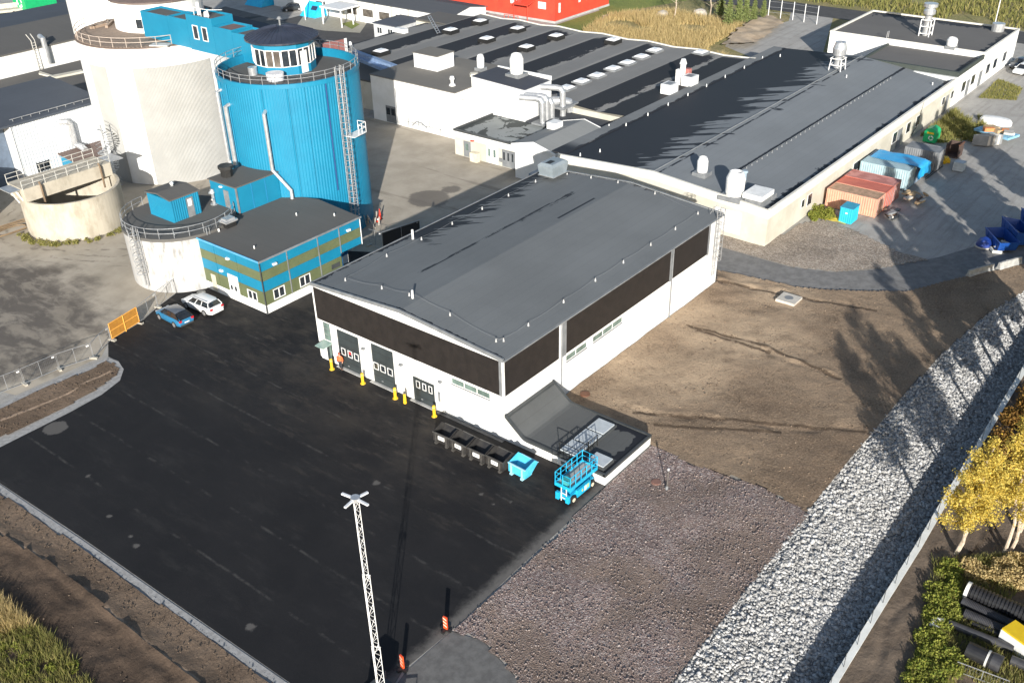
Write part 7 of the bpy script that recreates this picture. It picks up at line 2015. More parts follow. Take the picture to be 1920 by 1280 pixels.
# ---------------------------------------------------------------- containers by the factory wall
def container(x0, y0, lx, ly, h, mat, roofm, name_label, doors_y=True, group='shipping containers by the factory wall'):
    r = thing('container', name_label, 'container', (x0 + lx / 2, y0 + ly / 2, 0), group)
    b = MB().box(x0 + .06, y0 + .06, .12, x0 + lx - .06, y0 + ly - .06, h - .08)
    b.build('inner_shell', mat, r)
    for seg in ((x0, y0, x0 + lx, y0), (x0 + lx, y0, x0 + lx, y0 + ly), (x0 + lx, y0 + ly, x0, y0 + ly), (x0, y0 + ly, x0, y0)):
        b = MB(); b.add(*rib_wall(*seg, .15, h - .1, .28, .045)); b.build('corrugated_side', mat, r)
    b = MB(); v, f = rib_wall(x0, y0, x0, y0 + ly, 0, 1, .28, .045)
    m_ = len(v) // 2
    vv = [(x0 + .05, v[i][1], h - .06 + (x0 - v[i][0])) for i in range(m_)] + [(x0 + lx - .05, v[i][1], h - .06 + (x0 - v[i][0])) for i in range(m_)]
    b.add(vv, [(i, m_ + i, m_ + i + 1, i + 1) for i in range(m_ - 1)])
    # roof wave lies flat
    n_ = int(ly / .14); vv = []; 
    b = MB()
    for i in range(n_ + 1):
        y = y0 + .04 + (ly - .08) * i / n_; z = h - .05 + (.03 if i % 2 else 0)
        vv += [(x0 + .04, y, z), (x0 + lx - .04, y, z)]
    b.add(vv, [(2 * i, 2 * i + 1, 2 * i + 3, 2 * i + 2) for i in range(n_)])
    b.build('corrugated_roof', roofm, r)
    fr = MB()
    for x in (x0 - .05, x0 + lx - .05):
        for y in (y0 - .05, y0 + ly - .05): fr.box(x, y, 0, x + .1, y + .1, h)
    for y in (y0 - .045, y0 + ly - .045):
        for z in (.05, h - .1): fr.box(x0 + .051, y, z, x0 + lx - .051, y + .09, z + .1)
    for x in (x0 - .045, x0 + lx - .045):
        for z in (.05, h - .1): fr.box(x, y0 + .051, z, x + .09, y0 + ly - .051, z + .1)
    fr.build('corner_frame', mat, r)
    for k in range(4):
        x = x0 + .35 + (lx - .7) * k / 3
        MB().tube([(x, y0 - .07, .2), (x, y0 - .07, h - .15)], .025, 5).build('lock_rod', GALV, r)
    return r
PEACH = M('faded_peach_paint', (0.62, 0.33, 0.22), (0.55, 0.27, 0.19), 1.2, .7); RUSTB = M('rusty_tan_roof', (0.30, 0.20, 0.125), (0.46, 0.29, 0.20), 1.8, .85, lo=.4, hi=.6)
REDF = M('faded_red_paint', (0.52, 0.15, 0.10), (0.44, 0.12, 0.085), 1.0, .7); PINKF = M('chalky_pink_paint', (0.50, 0.23, 0.20), (0.36, 0.14, 0.12), 1.0, .75, lo=.4, hi=.6)
container(59.2, -6.65, 2.4, 5.9, 2.25, PEACH, RUSTB, 'faded peach container with a rusty tan roof, closest of the red group')
container(61.75, -6.65, 2.4, 5.9, 2.25, REDF, REDF, 'red container with a clean red roof, middle of three side by side')
container(64.3, -6.6, 2.4, 5.9, 2.25, PINKF, PINKF, 'chalky pink container next to the pale blue one')
LBL = M('pale_blue_paint', (0.36, 0.48, 0.52), (0.30, 0.42, 0.46), 1.2, .65)
container(69.3, -6.55, 2.4, 5.9, 2.5, LBL, LBL, 'pale blue container behind the pink one')
c_ = container(71.9, -6.6, 2.4, 5.9, 2.5, M('blue_grey_paint', (0.20, 0.28, 0.38)), M('blue_grey_paint', (0.2, 0.28, 0.38)), 'blue grey container mostly covered by a bright blue tarpaulin')
GCT = M('mid_grey_container', (0.20, 0.21, 0.22), (0.15, 0.16, 0.17), 1.0, .7)
container(77.6, -7.3, 2.4, 4.2, 2.5, GCT, GCT, 'plain grey container beyond the blue tarpaulin')
TARP = M('bright_blue_tarpaulin', (0.03, 0.36, 0.68), (0.02, 0.30, 0.62), 1.5, .35, bmp=.5, bscale=3)
b = MB(); N1, N2 = 12, 16; vv = []
for i in range(N1 + 1):
    for j in range(N2 + 1):
        x = 71.0 + 4.4 * i / N1; t = j / N2
        y = -1.0 - 6.0 * min(t / .72, 1.0); z = 2.64 + .10 * mnoise.noise(Vector((x, y, 0)))
        if t > .72: y -= .25 + .25 * mnoise.noise(Vector((x * 2, t * 5, 1))); z -= (t - .72) / .28 * 1.7
        if x > 74.4: z -= (x - 74.4) * .6
        vv.append((x, y, z))
b.add(vv, [(i * (N2 + 1) + j, i * (N2 + 1) + j + 1, (i + 1) * (N2 + 1) + j + 1, (i + 1) * (N2 + 1) + j)[::-1] for i in range(N1) for j in range(N2)])
o = b.build('tarpaulin', TARP, smooth=True); tag(o, 'crumpled bright blue tarpaulin draped over the container top', 'tarpaulin')
for (x, y, r_) in ((72.6, -5.6, .5), (75.0, -5.9, .4)):
    pass
tb = thing('storage_box', 'turquoise blue upright storage box in front of the peach container', 'box', (56.6, -4.55, 0))
TQ = M('turquoise_steel', (0.02, 0.42, 0.60), (0.015, 0.36, 0.54), 1.0, .5)
b = MB().box(55.75, -5.25, .1, 57.55, -3.9, 1.8)
for seg in ((55.7, -5.3, 57.6, -5.3), (57.6, -5.3, 57.6, -3.85), (57.6, -3.85, 55.7, -3.85), (55.7, -3.85, 55.7, -5.3)): b.add(*rib_wall(*seg, .08, 1.82, .22, .03))
b.build('body', TQ, tb)
MB().box(55.65, -5.36, 1.83, 57.66, -3.8, 1.9).build('lid', M('teal_lid', (0.04, 0.33, 0.50)), tb)
bx(55.66, -4.75, 1.2, 55.69, -4.5, 1.35).build('label_plate', WPAINT, tb)
gbn = thing('recycling_bin', 'green rounded recycling container with white arrows and a yellow label', 'bin', (88.6, -3.0, 0))
GRN = M('bright_green_plastic', (0.01, 0.40, 0.14), (0.008, 0.34, 0.12), 1.5, .45)
pr = [(0, .1), (0, 1.5), (.25, 1.85), (.8, 2.05), (1.4, 1.85), (1.65, 1.5), (1.65, .1)]
b = MB(); v = [(x, -3.75 + p_[0], p_[1]) for x in (87.8, 89.6) for p_ in pr]; n_ = len(pr)
b.add(v, [tuple(range(n_))[::-1], tuple(range(n_, 2 * n_))] + [(i, (i + 1) % n_, n_ + (i + 1) % n_, n_ + i)[::-1] for i in range(n_)][::1])
b.build('body', GRN, gbn)
bx(87.76, -3.4, 1.25, 87.799, -2.5, 1.5).build('yellow_label', YELLOW, gbn)
def arrows(par, cx, cy, cz, r_, nrm_axis, sgn):
    # three chasing arrows
    for k in range(3):
        a0_ = k * 120; b = MB(); pts = []
        def P(rad, a): 
            u, w = rad * math.cos(R(a)), rad * math.sin(R(a))
            return (cx, cy + sgn * u, cz + w)
        outer = [P(r_, a0_ + t) for t in (0, 20, 40, 60, 75)]; inner = [P(r_ * .62, a0_ + t) for t in (75, 60, 40, 20, 0)]
        tip = [P(r_ * 1.22, a0_ + 75), P(r_ * .81, a0_ + 108), P(r_ * .4, a0_ + 75)]
        ring_ = outer + tip + inner
        b.add([(x - .004 * 1, y, z) for x, y, z in ring_] + [(x + .02, y, z) for x, y, z in ring_], [tuple(range(len(ring_)))[:: (1 if sgn < 0 else -1)]] )
        b.build('arrow_mark', WPAINT, par)
arrows(gbn, 87.79, -3.1, .72, .34, 0, -1)
bk = thing('dark_open_crate', 'dark brown open fronted crate beside the grey container', 'crate', (84.6, -7.2, 0))
b = MB().box(83.9, -8.0, 0, 85.8, -6.3, .15).box(85.7, -8.0, .15, 85.8, -6.3, 1.7).box(83.9, -8.0, .15, 85.69, -7.9, 1.7).box(83.9, -6.4, .15, 85.69, -6.3, 1.7)
b.build('box', M('dark_brown_board', (0.09, 0.06, 0.05)), bk)
bx(83.86, -8.05, 1.7, 85.85, -7.85, 1.8).build('rim', M('rusty_iron', (0.17, 0.075, 0.04)), bk)
ib = thing('liquid_tank_cube', 'white plastic tank cube with a grey lid, on the open yard', 'tank', (79.78, -9.49, 0.00))
x, y, _ = (79.78, -9.49, 0.00)
MB().box(x - .6, y - .6, .15, x + .6, y + .6, 1.2).build('tank', M('translucent_white', (0.50, 0.54, 0.56)), ib)
MB().box(x - .62, y - .62, 0, x + .62, y + .62, .14).build('pallet', GREYT, ib)
b = MB()
for z in (.4, .8, 1.18): b.tube([(x - .63, y - .63, z), (x + .63, y - .63, z), (x + .63, y + .63, z), (x - .63, y + .63, z)], .02, 4, closed=True)
b.build('cage', GALV, ib)
yl = thing('yellow_crate', 'small heap of bright yellow crates near the white tank cube', 'crate', (81.40, -7.15, 0.00))
x, y, _ = (81.40, -7.15, 0.00)
for k, (dx, dy, z) in enumerate(((0, 0, 0), (.6, -.3, 0), (.2, -.1, .4))): MB().obox((x + dx, y + dy, z + .2), (.7, .5, .38), .3 * k).build('crate', YELLOW, yl)
def junk(px_, lab, mats, n, spread, hh, name='timber_pile', cat='timber', long=1.6):
    x, y = px_[0], px_[1]
    r = thing(name, lab, cat, (x, y, 0))
    for k in range(n):
        s_ = (rng.uniform(.5, 1) * long, rng.uniform(.15, .5), rng.uniform(.06, .25))
        MB().obox((x + rng.uniform(-spread, spread), y + rng.uniform(-spread, spread) * .8, .1 + hh * rng.random()), s_, rng.uniform(-.5, .9), rx=rng.uniform(-.15, .15), ry=rng.uniform(-.12, .12)).build('piece', mats[k % len(mats)], r)
    return r
TMB = M('pale_timber', (0.46, 0.34, 0.20), (0.36, 0.26, 0.15), 2); BRN = M('brown_board', (0.14, 0.085, 0.055), (0.10, 0.062, 0.04), 2); WHP = M('dirty_white_sheet', (0.55, 0.52, 0.47), (0.42, 0.40, 0.36), 2); CARD = M('cardboard', (0.48, 0.33, 0.17), (0.40, 0.27, 0.14), 2)
junk((61.24, -7.68, 0.00), 'heap of grey and brown scrap boards at the peach container corner', [BRN, GREYT, WHP, DGREY], 12, 1.3, .5, 'scrap_boards', 'boards')
junk((66.98, -8.53, 0.00), 'heap of pale timber and pallets by the red containers', [TMB, CARD, BRN, TMB, WHP], 16, 1.5, .7)
junk((74.69, -5.57, 0.00), 'dark scrap and a white drum at the pale blue container end', [DGREY, BLACK, WHP], 8, .7, .6, 'scrap_heap', 'scrap', 1.0)
lp = thing('pipe_lengths', 'thin black pipe lengths lying on the yard near the tarpaulin', 'pipes', (77.60, -7.09, 0.00))
a_, c_ = Vector((74.21, -7.39, 0.00)), Vector((79.79, -7.55, 0.00))
for k in range(4):
    of = Vector((.3 * k, .12 * k, .06)); MB().tube([a_ + of, c_ + of], .06, 6).build('pipe', BLACK if k % 2 else GREYT, lp)
junk((66.66, -5.24, 0.00), 'pale blocks and slabs along the peach container front', [WHP, M('pale_block', (0.5, 0.46, 0.41))], 1, .2, .05, 'block_row', 'blocks', .8)
ysh = thing('yellow_sheet', 'crumpled yellow plastic sheet by the turquoise box', 'sheet', (56.16, -3.30, 0.00))
b = MB(); x0_, y0_ = (56.02, -3.36); vv = []
for i in range(7):
    for j in range(9): vv.append((x0_ + (i - 3) * .22, y0_ + (j - 3) * .5 + .1 * i, .10 + .18 * abs(mnoise.noise(Vector((i * .9, j * .8, 2))))))
b.add(vv, [(i * 9 + j, i * 9 + j + 1, (i + 1) * 9 + j + 1, (i + 1) * 9 + j)[::-1] for i in range(6) for j in range(8)])
b.build('sheet', M('faded_yellow_plastic', (0.72, 0.58, 0.10), (0.62, 0.48, 0.08), 2, .5), ysh)
# stacks out on the far right of the yard
stk2 = thing('panel_stack', 'row of leaning grey panels in front of a blue loaded trailer', 'panels', (91.09, -8.86, 0.00))
x, y, _ = (91.17, -8.98, 0.00)
for k in range(7): MB().obox((x + .3 * k - .6, y + .25 - .22 * k, .75), (.22, 1.9, 1.3), R(12), ry=.18).build('panel', WHP if k % 2 else GREYT, stk2)
tl = thing('loaded_trailer', 'light blue flat trailer heaped with pale boards and boxes', 'trailer', (95.16, -9.39, 0.00))
x, y, _ = (95.21, -9.45, 0.00)
MB().obox((x, y, .7), (2.6, 5.2, .3), R(-18)).build('bed', M('pale_trailer_blue', (0.25, 0.5, 0.68)), tl)
for k in range(9): MB().obox((x + rng.uniform(-1, 1), y + rng.uniform(-2, 2), 1.0 + .25 * rng.random()), (rng.uniform(.6, 1.5), rng.uniform(.6, 1.5), rng.uniform(.15, .5)), rng.random()).build('load_box', (CARD, WHP, TMB, M('orange_box', (0.7, 0.25, 0.08)))[k % 4], tl)
for s_ in (-1, 1): MB().tube([(x + s_ * 1.1, y - .4, .3), (x + s_ * 1.3, y - .4, .3)], .3, 12).build('wheel', TYRE, tl)
wb_ = thing('white_boat_hull', 'white upturned plastic hull behind the loaded trailer', 'boat', (101.21, -7.69, 0.00))
x, y, _ = (101.21, -7.69, 0.00)
b = MB().lathe(0, 0, [(1.0, 0), (1.0, .5), (.85, .85), (.3, .95), (.01, .97)], 18); b.v = [(x + p_[0] * 1.0, y + p_[1] * 2.2, p_[2]) for p_ in b.v]
b.build('hull', WPAINT, wb_)

# ---------------------------------------------------------------- blue open skips at the right
NB = M('deep_blue_skip_paint', (0.012, 0.075, 0.33), (0.010, 0.06, 0.27), 1.4, .45)
def make_hook_skip(L, W, h, hb):
    r = thing('open_skip', '', 'skip', (0, 0, 0), 'blue open skips at the right')
    t = .06; ins = .45
    b = MB()
    def wall(a, c, zt_a, zt_c, inset_a=(0, 0), inset_c=(0, 0)):
        a, c = Vector(a), Vector(c)
        d = (c - a).normalized(); n = Vector((-d.y, d.x))
        v = []
        for off in (0, t):
            v += [(a.x + inset_a[0] + n.x * off, a.y + inset_a[1] + n.y * off, .25), (c.x + inset_c[0] + n.x * off, c.y + inset_c[1] + n.y * off, .25), (c.x + n.x * off, c.y + n.y * off, zt_c), (a.x + n.x * off, a.y + n.y * off, zt_a)]
        b.add(v, [(0, 1, 2, 3), (7, 6, 5, 4), (3, 2, 6, 7), (0, 3, 7, 4), (1, 5, 6, 2)])
    x, y = L / 2, W / 2
    wall((-x, -y), (x, -y), h, h, (ins, .1), (-ins, .1)); wall((x, -y), (x, y), h, hb, (-ins, .1), (-ins, -.1)); wall((x, y), (-x, y), hb, hb, (-ins, -.1), (ins, -.1)); wall((-x, y), (-x, -y), hb, h, (ins, -.1), (ins, .1))
    b.build('body', NB, r)
    MB().box(-x + ins, -y + .12, .2, x - ins, y - .12, .3).build('floor', DGREY, r)
    b = MB().tube([(-x, -y, h), (x, -y, h)], .06, 6)
    b.build('rim', NB, r)
    for k in (-1, 0, 1):
        bx(k * L * .28 - .05, -y - .02, .3, k * L * .28 + .05, -y + .09, h - .05).build('rib', NB, r)
    for s_ in (-1, 1): MB().tube([(s_ * L * .3, -y - .02, .55), (s_ * L * .3, -y - .18, .55)], .07, 7).build('lifting_pin', GALV, r)
    for k in range(6): MB().obox((rng.uniform(-x * .5, x * .5), rng.uniform(-y * .5, y * .5), .5 + .3 * rng.random()), (rng.uniform(.3, 1.1), rng.uniform(.1, .4), .1), rng.random() * 3, rx=.3).build('waste_piece', (WHP, BLACK, CARD)[k % 3], r)
    return r
hs = make_hook_skip(4.1, 2.1, 1.3, 1.35)
cx_, cy_ = (60.5 + 57.2 + 58.9 + 62.2) / 4, (-18.5 - 21 - 22.1 - 19.6) / 4
ang_ = math.atan2(2.5, 3.3)
hs.location = (cx_, cy_, 0); hs.rotation_euler = (0, 0, ang_ + math.pi); hs['label'] = 'blue open skip nearest the concrete barriers, with waste inside'
h2 = make_hook_skip(4.3, 2.1, 1.9, 1.5)
h2.location = (cx_ + 2.5, cy_ - .9, 0); h2.rotation_euler = (0, 0, ang_ + math.pi); h2['label'] = 'taller blue skip standing directly behind the nearest open one'
h3 = dup(h2, (cx_ + 6.2, cy_ - 1.9, 0), ang_ + math.pi, 'blue skip cut by the right picture edge')
bt_ = thing('tarp_bundle', 'dark blue tarp bundle with a white hem beside the nearest blue skip', 'tarp', (58.7, -18.9, 0))
b = MB().lathe(0, 0, [(1.05, .12), (1.0, .35), (.7, .75), (.25, .95), (.01, .97)], 14); b.v = [(58.8 + p_[0] * .9, -18.9 + p_[1] * .8, p_[2] + .06 * math.sin(p_[0] * 7)) for p_ in b.v]
b.build('cover', M('navy_tarp', (0.012, 0.04, 0.22), rough=.4), bt_)
b = MB().lathe(58.8, -18.9, [(.98, 0), (.98, .14), (.8, .15)], 14); b.build('hem', WHP, bt_)
fo = thing('foam_piece', 'bent white foam piece on the ground by the blue skip', 'foam', (57.9, -20.3, 0))
MB().tube([(58.4, -19.7, .15), (57.6, -20.2, .15), (57.9, -21.0, .15)], .18, 6).build('foam', M('white_foam', (0.62, 0.62, 0.58)), fo)
# concrete barriers
def barrier(a, c, lab):
    a, c = Vector((a[0], a[1], 0)), Vector((c[0], c[1], 0)); d = c - a; L = d.length
    r = thing('concrete_barrier', lab, 'barrier', a.lerp(c, .5), 'concrete barriers by the blue skips')
    pr = [(-.3, 0), (-.3, .12), (-.14, .35), (-.1, .8), (.1, .8), (.14, .35), (.3, .12), (.3, 0)]
    u = d / L; n = Vector((-u.y, u.x, 0)); b = MB()
    v = [a + u * s_ + n * p_[0] + Vector((0, 0, p_[1])) for s_ in (0.02, L - .02) for p_ in pr]
    b.add(v, [tuple(range(8)), tuple(range(15, 7, -1))] + [(i, 8 + i, 8 + (i + 1) % 8, (i + 1) % 8) for i in range(8)])
    b.build('block', M('grey_cast_concrete', (0.40, 0.40, 0.38), (0.28, 0.28, 0.27), 2.5, .9), r)
    MB().tube([a.lerp(c, .3) + Vector((0, 0, .8)), a.lerp(c, .3) + Vector((0, 0, .9)), a.lerp(c, .34) + Vector((0, 0, .9)), a.lerp(c, .34) + Vector((0, 0, .8))], .02, 5).build('lifting_eye', GALV, r)
barrier((50.24, -19.87), (53.3, -21.4), 'pale concrete barrier on the left of the pair below the blue skips')
barrier((53.75, -21.8), (56.6, -23.2), 'dirtier concrete barrier on the right of the pair below the blue skips')

# ---------------------------------------------------------------- long retaining wall with fence stakes
wl = byx = None
wall_pts = dens(wall_line[1:], 2.6)
rw = thing('retaining_wall', 'long pale topped retaining wall along the dug ditch at the right', 'wall', (wall_line[4][0], wall_line[4][1], -1.3))
STON = M('grey_wall_concrete', (0.26, 0.26, 0.25), (0.18, 0.18, 0.175), 1, .9)
CAP = M('white_wall_coping', (0.80, 0.80, 0.76), (0.68, 0.68, 0.64), .9, .8)
for i in range(len(wall_pts) - 1):
    a, c = Vector(wall_pts[i]), Vector(wall_pts[i + 1]); d = (c - a); L = d.length; an = math.atan2(d.y, d.x); m_ = a.lerp(c, .5)
    MB().obox((m_.x, m_.y, -.58), (L + .01, .18, 1.5), an).build('wall_block', STON, rw)
    MB().obox((m_.x, m_.y, .21), (L - .02, .42 - .004 * (i % 2), .07), an).build('coping', CAP, rw)
sk_me = None; acc = 0; kst = 0
fence_stake_pts = dens(wall_line[1:9], .05)
last = None
for p_ in fence_stake_pts:
    if last is None or math.dist(p_, last) > 2.15:
        last = p_; kst += 1
        s_ = thing('fence_stake', 'thin dark steel stake in the row along the white topped wall', 'stake', (p_[0], p_[1], .24), 'thin stakes along the retaining wall')
        if sk_me is None:
            o = MB().tube([(p_[0], p_[1], .2), (p_[0], p_[1], 1.4)], .022, 5).build('stake', DGREY, s_); sk_me = o.data
        else:
            o = bpy.data.objects.new('stake', sk_me); COL.objects.link(o); o.parent = s_

# ---------------------------------------------------------------- pipe store bottom right
PB = M('black_polythene', (0.016, 0.016, 0.018), (0.024, 0.024, 0.026), 2, .35)
PG = M('dark_grey_polythene', (0.05, 0.05, 0.055), (0.035, 0.035, 0.04), 2, .4)
def ribbed_pipe(a, c, r_, pitch, amp, mat, lab, hollow=True, cap=None, name='drain_pipe'):
    a, c = Vector(a), Vector(c); L = (c - a).length; k = int(L / pitch)
    t = thing(name, lab, 'pipe', a.lerp(c, .5) - Vector((0, 0, r_)), 'plastic pipes stored on the grass')
    pts = []; rad = []
    for i in range(k):
        for f, rr in ((.0, r_ - amp), (.22, r_), (.62, r_), (.84, r_ - amp)):
            pts.append(a.lerp(c, min(1, (i + f) / k))); rad.append(rr)
    MB().tube(pts, rad, 20, cap=False).build('wall', mat, t)
    MB().tube([a.lerp(c, .002), a.lerp(c, .998)], r_ * .86, 20, cap=False).build('bore', BLACK, t)
    if cap: MB().tube([a - (c - a) / L * .12, a + (c - a) / L * .10], r_ * 1.03, 20).build('end_cap', cap, t)
    return t
def plain_pipe(a, c, r_, mat, lab, bands=()):
    a, c = Vector(a), Vector(c)
    t = thing('drain_pipe', lab, 'pipe', a.lerp(c, .5) - Vector((0, 0, r_)), 'plastic pipes stored on the grass')
    MB().tube([a, c], r_, 20, cap=False).build('wall', mat, t)
    MB().tube([a.lerp(c, .003), a.lerp(c, .997)], r_ * .9, 20).build('bore', BLACK, t)
    for f, w, mm in bands:
        MB().tube([a.lerp(c, f), a.lerp(c, f + w)], r_ * 1.05, 20).build('band', mm, t)
    return t
ribbed_pipe((4.42, -34.20, 0.60), (4.33, -39.73, 0.60), .56, .22, .07, PB, 'biggest black corrugated pipe with a white end cap', cap=M('white_pipe_cap', (0.75, 0.74, 0.70)))
ribbed_pipe((3.53, -34.31, 0.35), (3.17, -39.93, 0.35), .33, .09, .03, PG, 'grey black finely ribbed pipe lying against the biggest one', cap=PG)
ribbed_pipe((2.62, -34.60, 0.33), (2.61, -37.36, 0.33), .31, .09, .03, PG, 'shorter finely ribbed pipe, second below the biggest one')
ribbed_pipe((2.09, -35.25, 0.20), (2.26, -37.27, 0.20), .19, .07, .02, PB, 'thinnest ribbed pipe between two larger ones')
pp = plain_pipe((1.15, -34.11, 0.30), (1.42, -37.85, 0.30), .27, PG, 'smooth grey pipe with a white hooked end')
a = Vector((1.15, -34.11, 0.30))
MB().tube([a + Vector((0, .3, .05)), a + Vector((-.25, .75, .05)), a + Vector((-.75, .75, .05)), a + Vector((-.9, .35, .05))], .17, 10).build('hooked_end', M('white_pipe_cap', (0.75, 0.74, 0.70)), pp)
plain_pipe((-0.52, -35.70, 0.55), (-0.56, -37.66, 0.55), .52, PB, 'short fat smooth black pipe with pale bands', bands=((.58, .06, M('pale_band', (0.55, 0.55, 0.53))), (.72, .28, PG)))
plain_pipe((0.41, -37.97, 0.35), (0.56, -40.71, 0.35), .3, PG, 'smooth dark pipe beneath the yellow box')
yb = thing('yellow_box', 'yellow topped white machine box on the pipes at the right edge', 'box', (2.21, -38.16, 0.00))
x, y, _ = (1.95, -38.23, 0.00)
MB().obox((x, y, .55), (1.3, 2.4, 1.0), R(-20)).build('body', WPAINT, yb)
MB().obox((x, y, 1.12), (1.25, 2.35, .12), R(-20)).build('lid', M('deep_yellow_panel', (0.72, 0.50, 0.01), (0.66, 0.44, 0.01)), yb)
fence_panel((-2.33, -35.60), (-1.97, -38.52), .55, 'low mesh frame lying over scrap at the bottom right corner', group=None, lean=.9, feet=False)
bd = thing('tan_board', 'tan board on the ground at the bottom right corner', 'board', (-3.25, -35.38, -0.00))
x, y, _ = (-3.33, -35.47, 0.00)
MB().obox((x, y, .2), (.9, 1.2, .12), .3, ry=.1).build('board', M('tan_board', (0.55, 0.36, 0.18)), bd)
# ---------------------------------------------------------------- background bits
gs_ = thing('green_skip', 'bright green skip with white recycling arrows, at the upper left edge', 'skip', (62.35, 180.31, 0.00))
x, y, _ = (61.65, 179.51, 0.00)
MB().prism([(x - 3, y - 2.5), (x + 4, y - 2.5), (x + 4, y + 2.5), (x - 3, y + 2.5)], .2, 4.2).build('body', GRN, gs_)
bx(x - 3.1, y - 2.6, 4.2, x + 4.1, y + 2.6, 4.4).build('rim', GRN, gs_)
arrows(gs_, x - 3.01, y - .2, 2.4, 1.1, 0, -1)
tr_ = thing('flat_trailer', 'pale empty trailer on the verge at the upper left', 'trailer', (57.22, 180.72, 0.00))
x, y, _ = (57.22, 180.72, 0.00)
MB().obox((x, y, 1.0), (9, 2.4, .5), R(-25)).build('bed', M('cream_trailer', (0.5, 0.46, 0.40)), tr_)
MB().obox((x, y + .6, 1.8), (8, .2, 1.0), R(-25)).build('side_board', M('cream_trailer', (0.5, 0.46, 0.40)), tr_)
MB().tube([(x, y - 1.3, .5), (x, y - 1.1, .5)], .5, 12).build('wheel', TYRE, tr_)
for (u, lab, s_) in (((94.38, 125.58, 0.00), 'blue tarpaulin shelter with a dark window, behind the blue lookout', 1.0), ((95.39, 143.49, -0.00), 'blue tarpaulin shelter at the top edge, beside the dark road', 1.2)):
    r = thing('tarp_shelter', lab, 'shelter', u)
    x, y, _ = u
    w, l_, h_ = 3.2 * s_, 4.6 * s_, 2.6 * s_
    b = MB(); b.add([(x - w, y - l_ / 2, 0), (x + w * .6, y - l_ / 2, 0), (x - w * .2, y - l_ / 2 + .5, h_), (x - w, y + l_ / 2, 0), (x + w * .6, y + l_ / 2, 0), (x - w * .2, y + l_ / 2 - .5, h_)], [(0, 1, 2), (3, 5, 4), (0, 2, 5, 3), (1, 4, 5, 2)])
    b.build('cover', M('cyan_tarp', (0.03, 0.50, 0.80), (0.02, 0.42, 0.74), 1, .4), r)
    MB().obox((x - w * .55, y - .8, h_ * .62), (.1, 1.6, .9), 0, ry=.75).build('window_flap', M('navy_flap', (0.02, 0.04, 0.09)), r)
fl1 = thing('flag_pole', 'thin white flag pole left of the blue tarpaulin shelter', 'pole', (89.20, 123.88, 0.00)); x, y, _ = (89.20, 123.88, 0.00)
MB().tube([(x, y, 0), (x, y, 9)], .1, 6).build('pole', WPAINT, fl1)
fl2 = thing('flag_pole', 'thin white flag pole right of the blue tarpaulin shelter', 'pole', (92.99, 122.44, 0.00)); x, y, _ = (92.99, 122.44, 0.00)
MB().tube([(x, y, 0), (x, y, 9)], .1, 6).build('pole', WPAINT, fl2)
sheet('office_forecourt', [(84.35, 121.27), (97.39, 131.90), (105.65, 130.79), (95.70, 112.45), (87.85, 106.68), (85.22, 113.66)], 0.004, M('pale_paving', (0.36, 0.34, 0.28), (0.30, 0.28, 0.23)))
sheet('forecourt_lawn', [(91.05, 115.30), (93.88, 115.19), (92.84, 111.81), (89.10, 110.21)], 0.02, G_LAWN)
# far wire fence by the railway
wf = thing('wire_fence', 'white post wire fence along the far track, upper right', 'fence', (144.85, 41.95, 0.00))
pts = [(142.66, 47.72, 0.00), (143.15, 45.33, 0.00), (143.22, 42.77, 0.00), (142.77, 40.22, 0.00), (142.50, 37.47, 0.00), (150.13, 38.97, 0.00), (152.53, 35.35, 0.00)]
pts = pts[:5]
for p_ in pts: MB().tube([p_, (p_[0], p_[1], 3.4)], .08, 5).build('post', WPAINT, wf)
b = MB()
for z in (1.0, 2.0, 3.0): b.tube([(p_[0], p_[1], z) for p_ in pts], .03, 4)
b.build('wire', GALV, wf)
ap = thing('antenna_pole', 'tall thin white pole behind the far end building', 'pole', (154.89, 8.39, 0.00)); x, y, _ = (154.89, 8.39, 0.00)
MB().tube([(x, y, 0), (x, y, 7.5)], .09, 6).build('pole', WPAINT, ap)

# ---------------------------------------------------------------- vegetation
def leafmat(name, c1, c2, c3=None, trans=.35):
    m, nt, p, pos = new_mat(name)
    geo = nd(nt, 'ShaderNodeNewGeometry')
    rp = nd(nt, 'ShaderNodeValToRGB'); nt.links.new(geo.outputs['Random Per Island'], rp.inputs[0])
    el = rp.color_ramp.elements
    el[0].color = (*c1, 1); el[1].color = (*c2, 1)
    if c3: e = el.new(.5); e.color = (*c3, 1)
    p.inputs['Roughness'].default_value = .7; p.inputs['Specular IOR Level'].default_value = .2
    nt.links.new(rp.outputs[0], p.inputs['Base Color'])
    tr = nd(nt, 'ShaderNodeBsdfTranslucent'); nt.links.new(rp.outputs[0], tr.inputs[0])
    mx_ = nd(nt, 'ShaderNodeMixShader'); mx_.inputs[0].default_value = trans
    out = [n for n in nt.nodes if n.type == 'OUTPUT_MATERIAL'][0]
    nt.links.new(p.outputs[0], mx_.inputs[1]); nt.links.new(tr.outputs[0], mx_.inputs[2]); nt.links.new(mx_.outputs[0], out.inputs['Surface'])
    return m
L_GOLD = leafmat('golden_birch_leaf', (0.60, 0.42, 0.06), (0.36, 0.30, 0.06), (0.68, 0.55, 0.14))
L_GREEN = leafmat('green_shrub_leaf', (0.13, 0.19, 0.03), (0.24, 0.27, 0.045), (0.32, 0.32, 0.07))
L_DRY = leafmat('dry_grass_blade', (0.52, 0.39, 0.18), (0.36, 0.29, 0.12), (0.62, 0.49, 0.25))
L_MIX = leafmat('faded_green_grass_blade', (0.26, 0.25, 0.08), (0.40, 0.34, 0.13), (0.19, 0.20, 0.06))
L_PINE = leafmat('dark_spruce_needle', (0.03, 0.05, 0.016), (0.05, 0.075, 0.022), (0.075, 0.095, 0.03), .15)
L_DARK = leafmat('dark_bare_twig', (0.03, 0.028, 0.024), (0.05, 0.04, 0.03), None, .1)
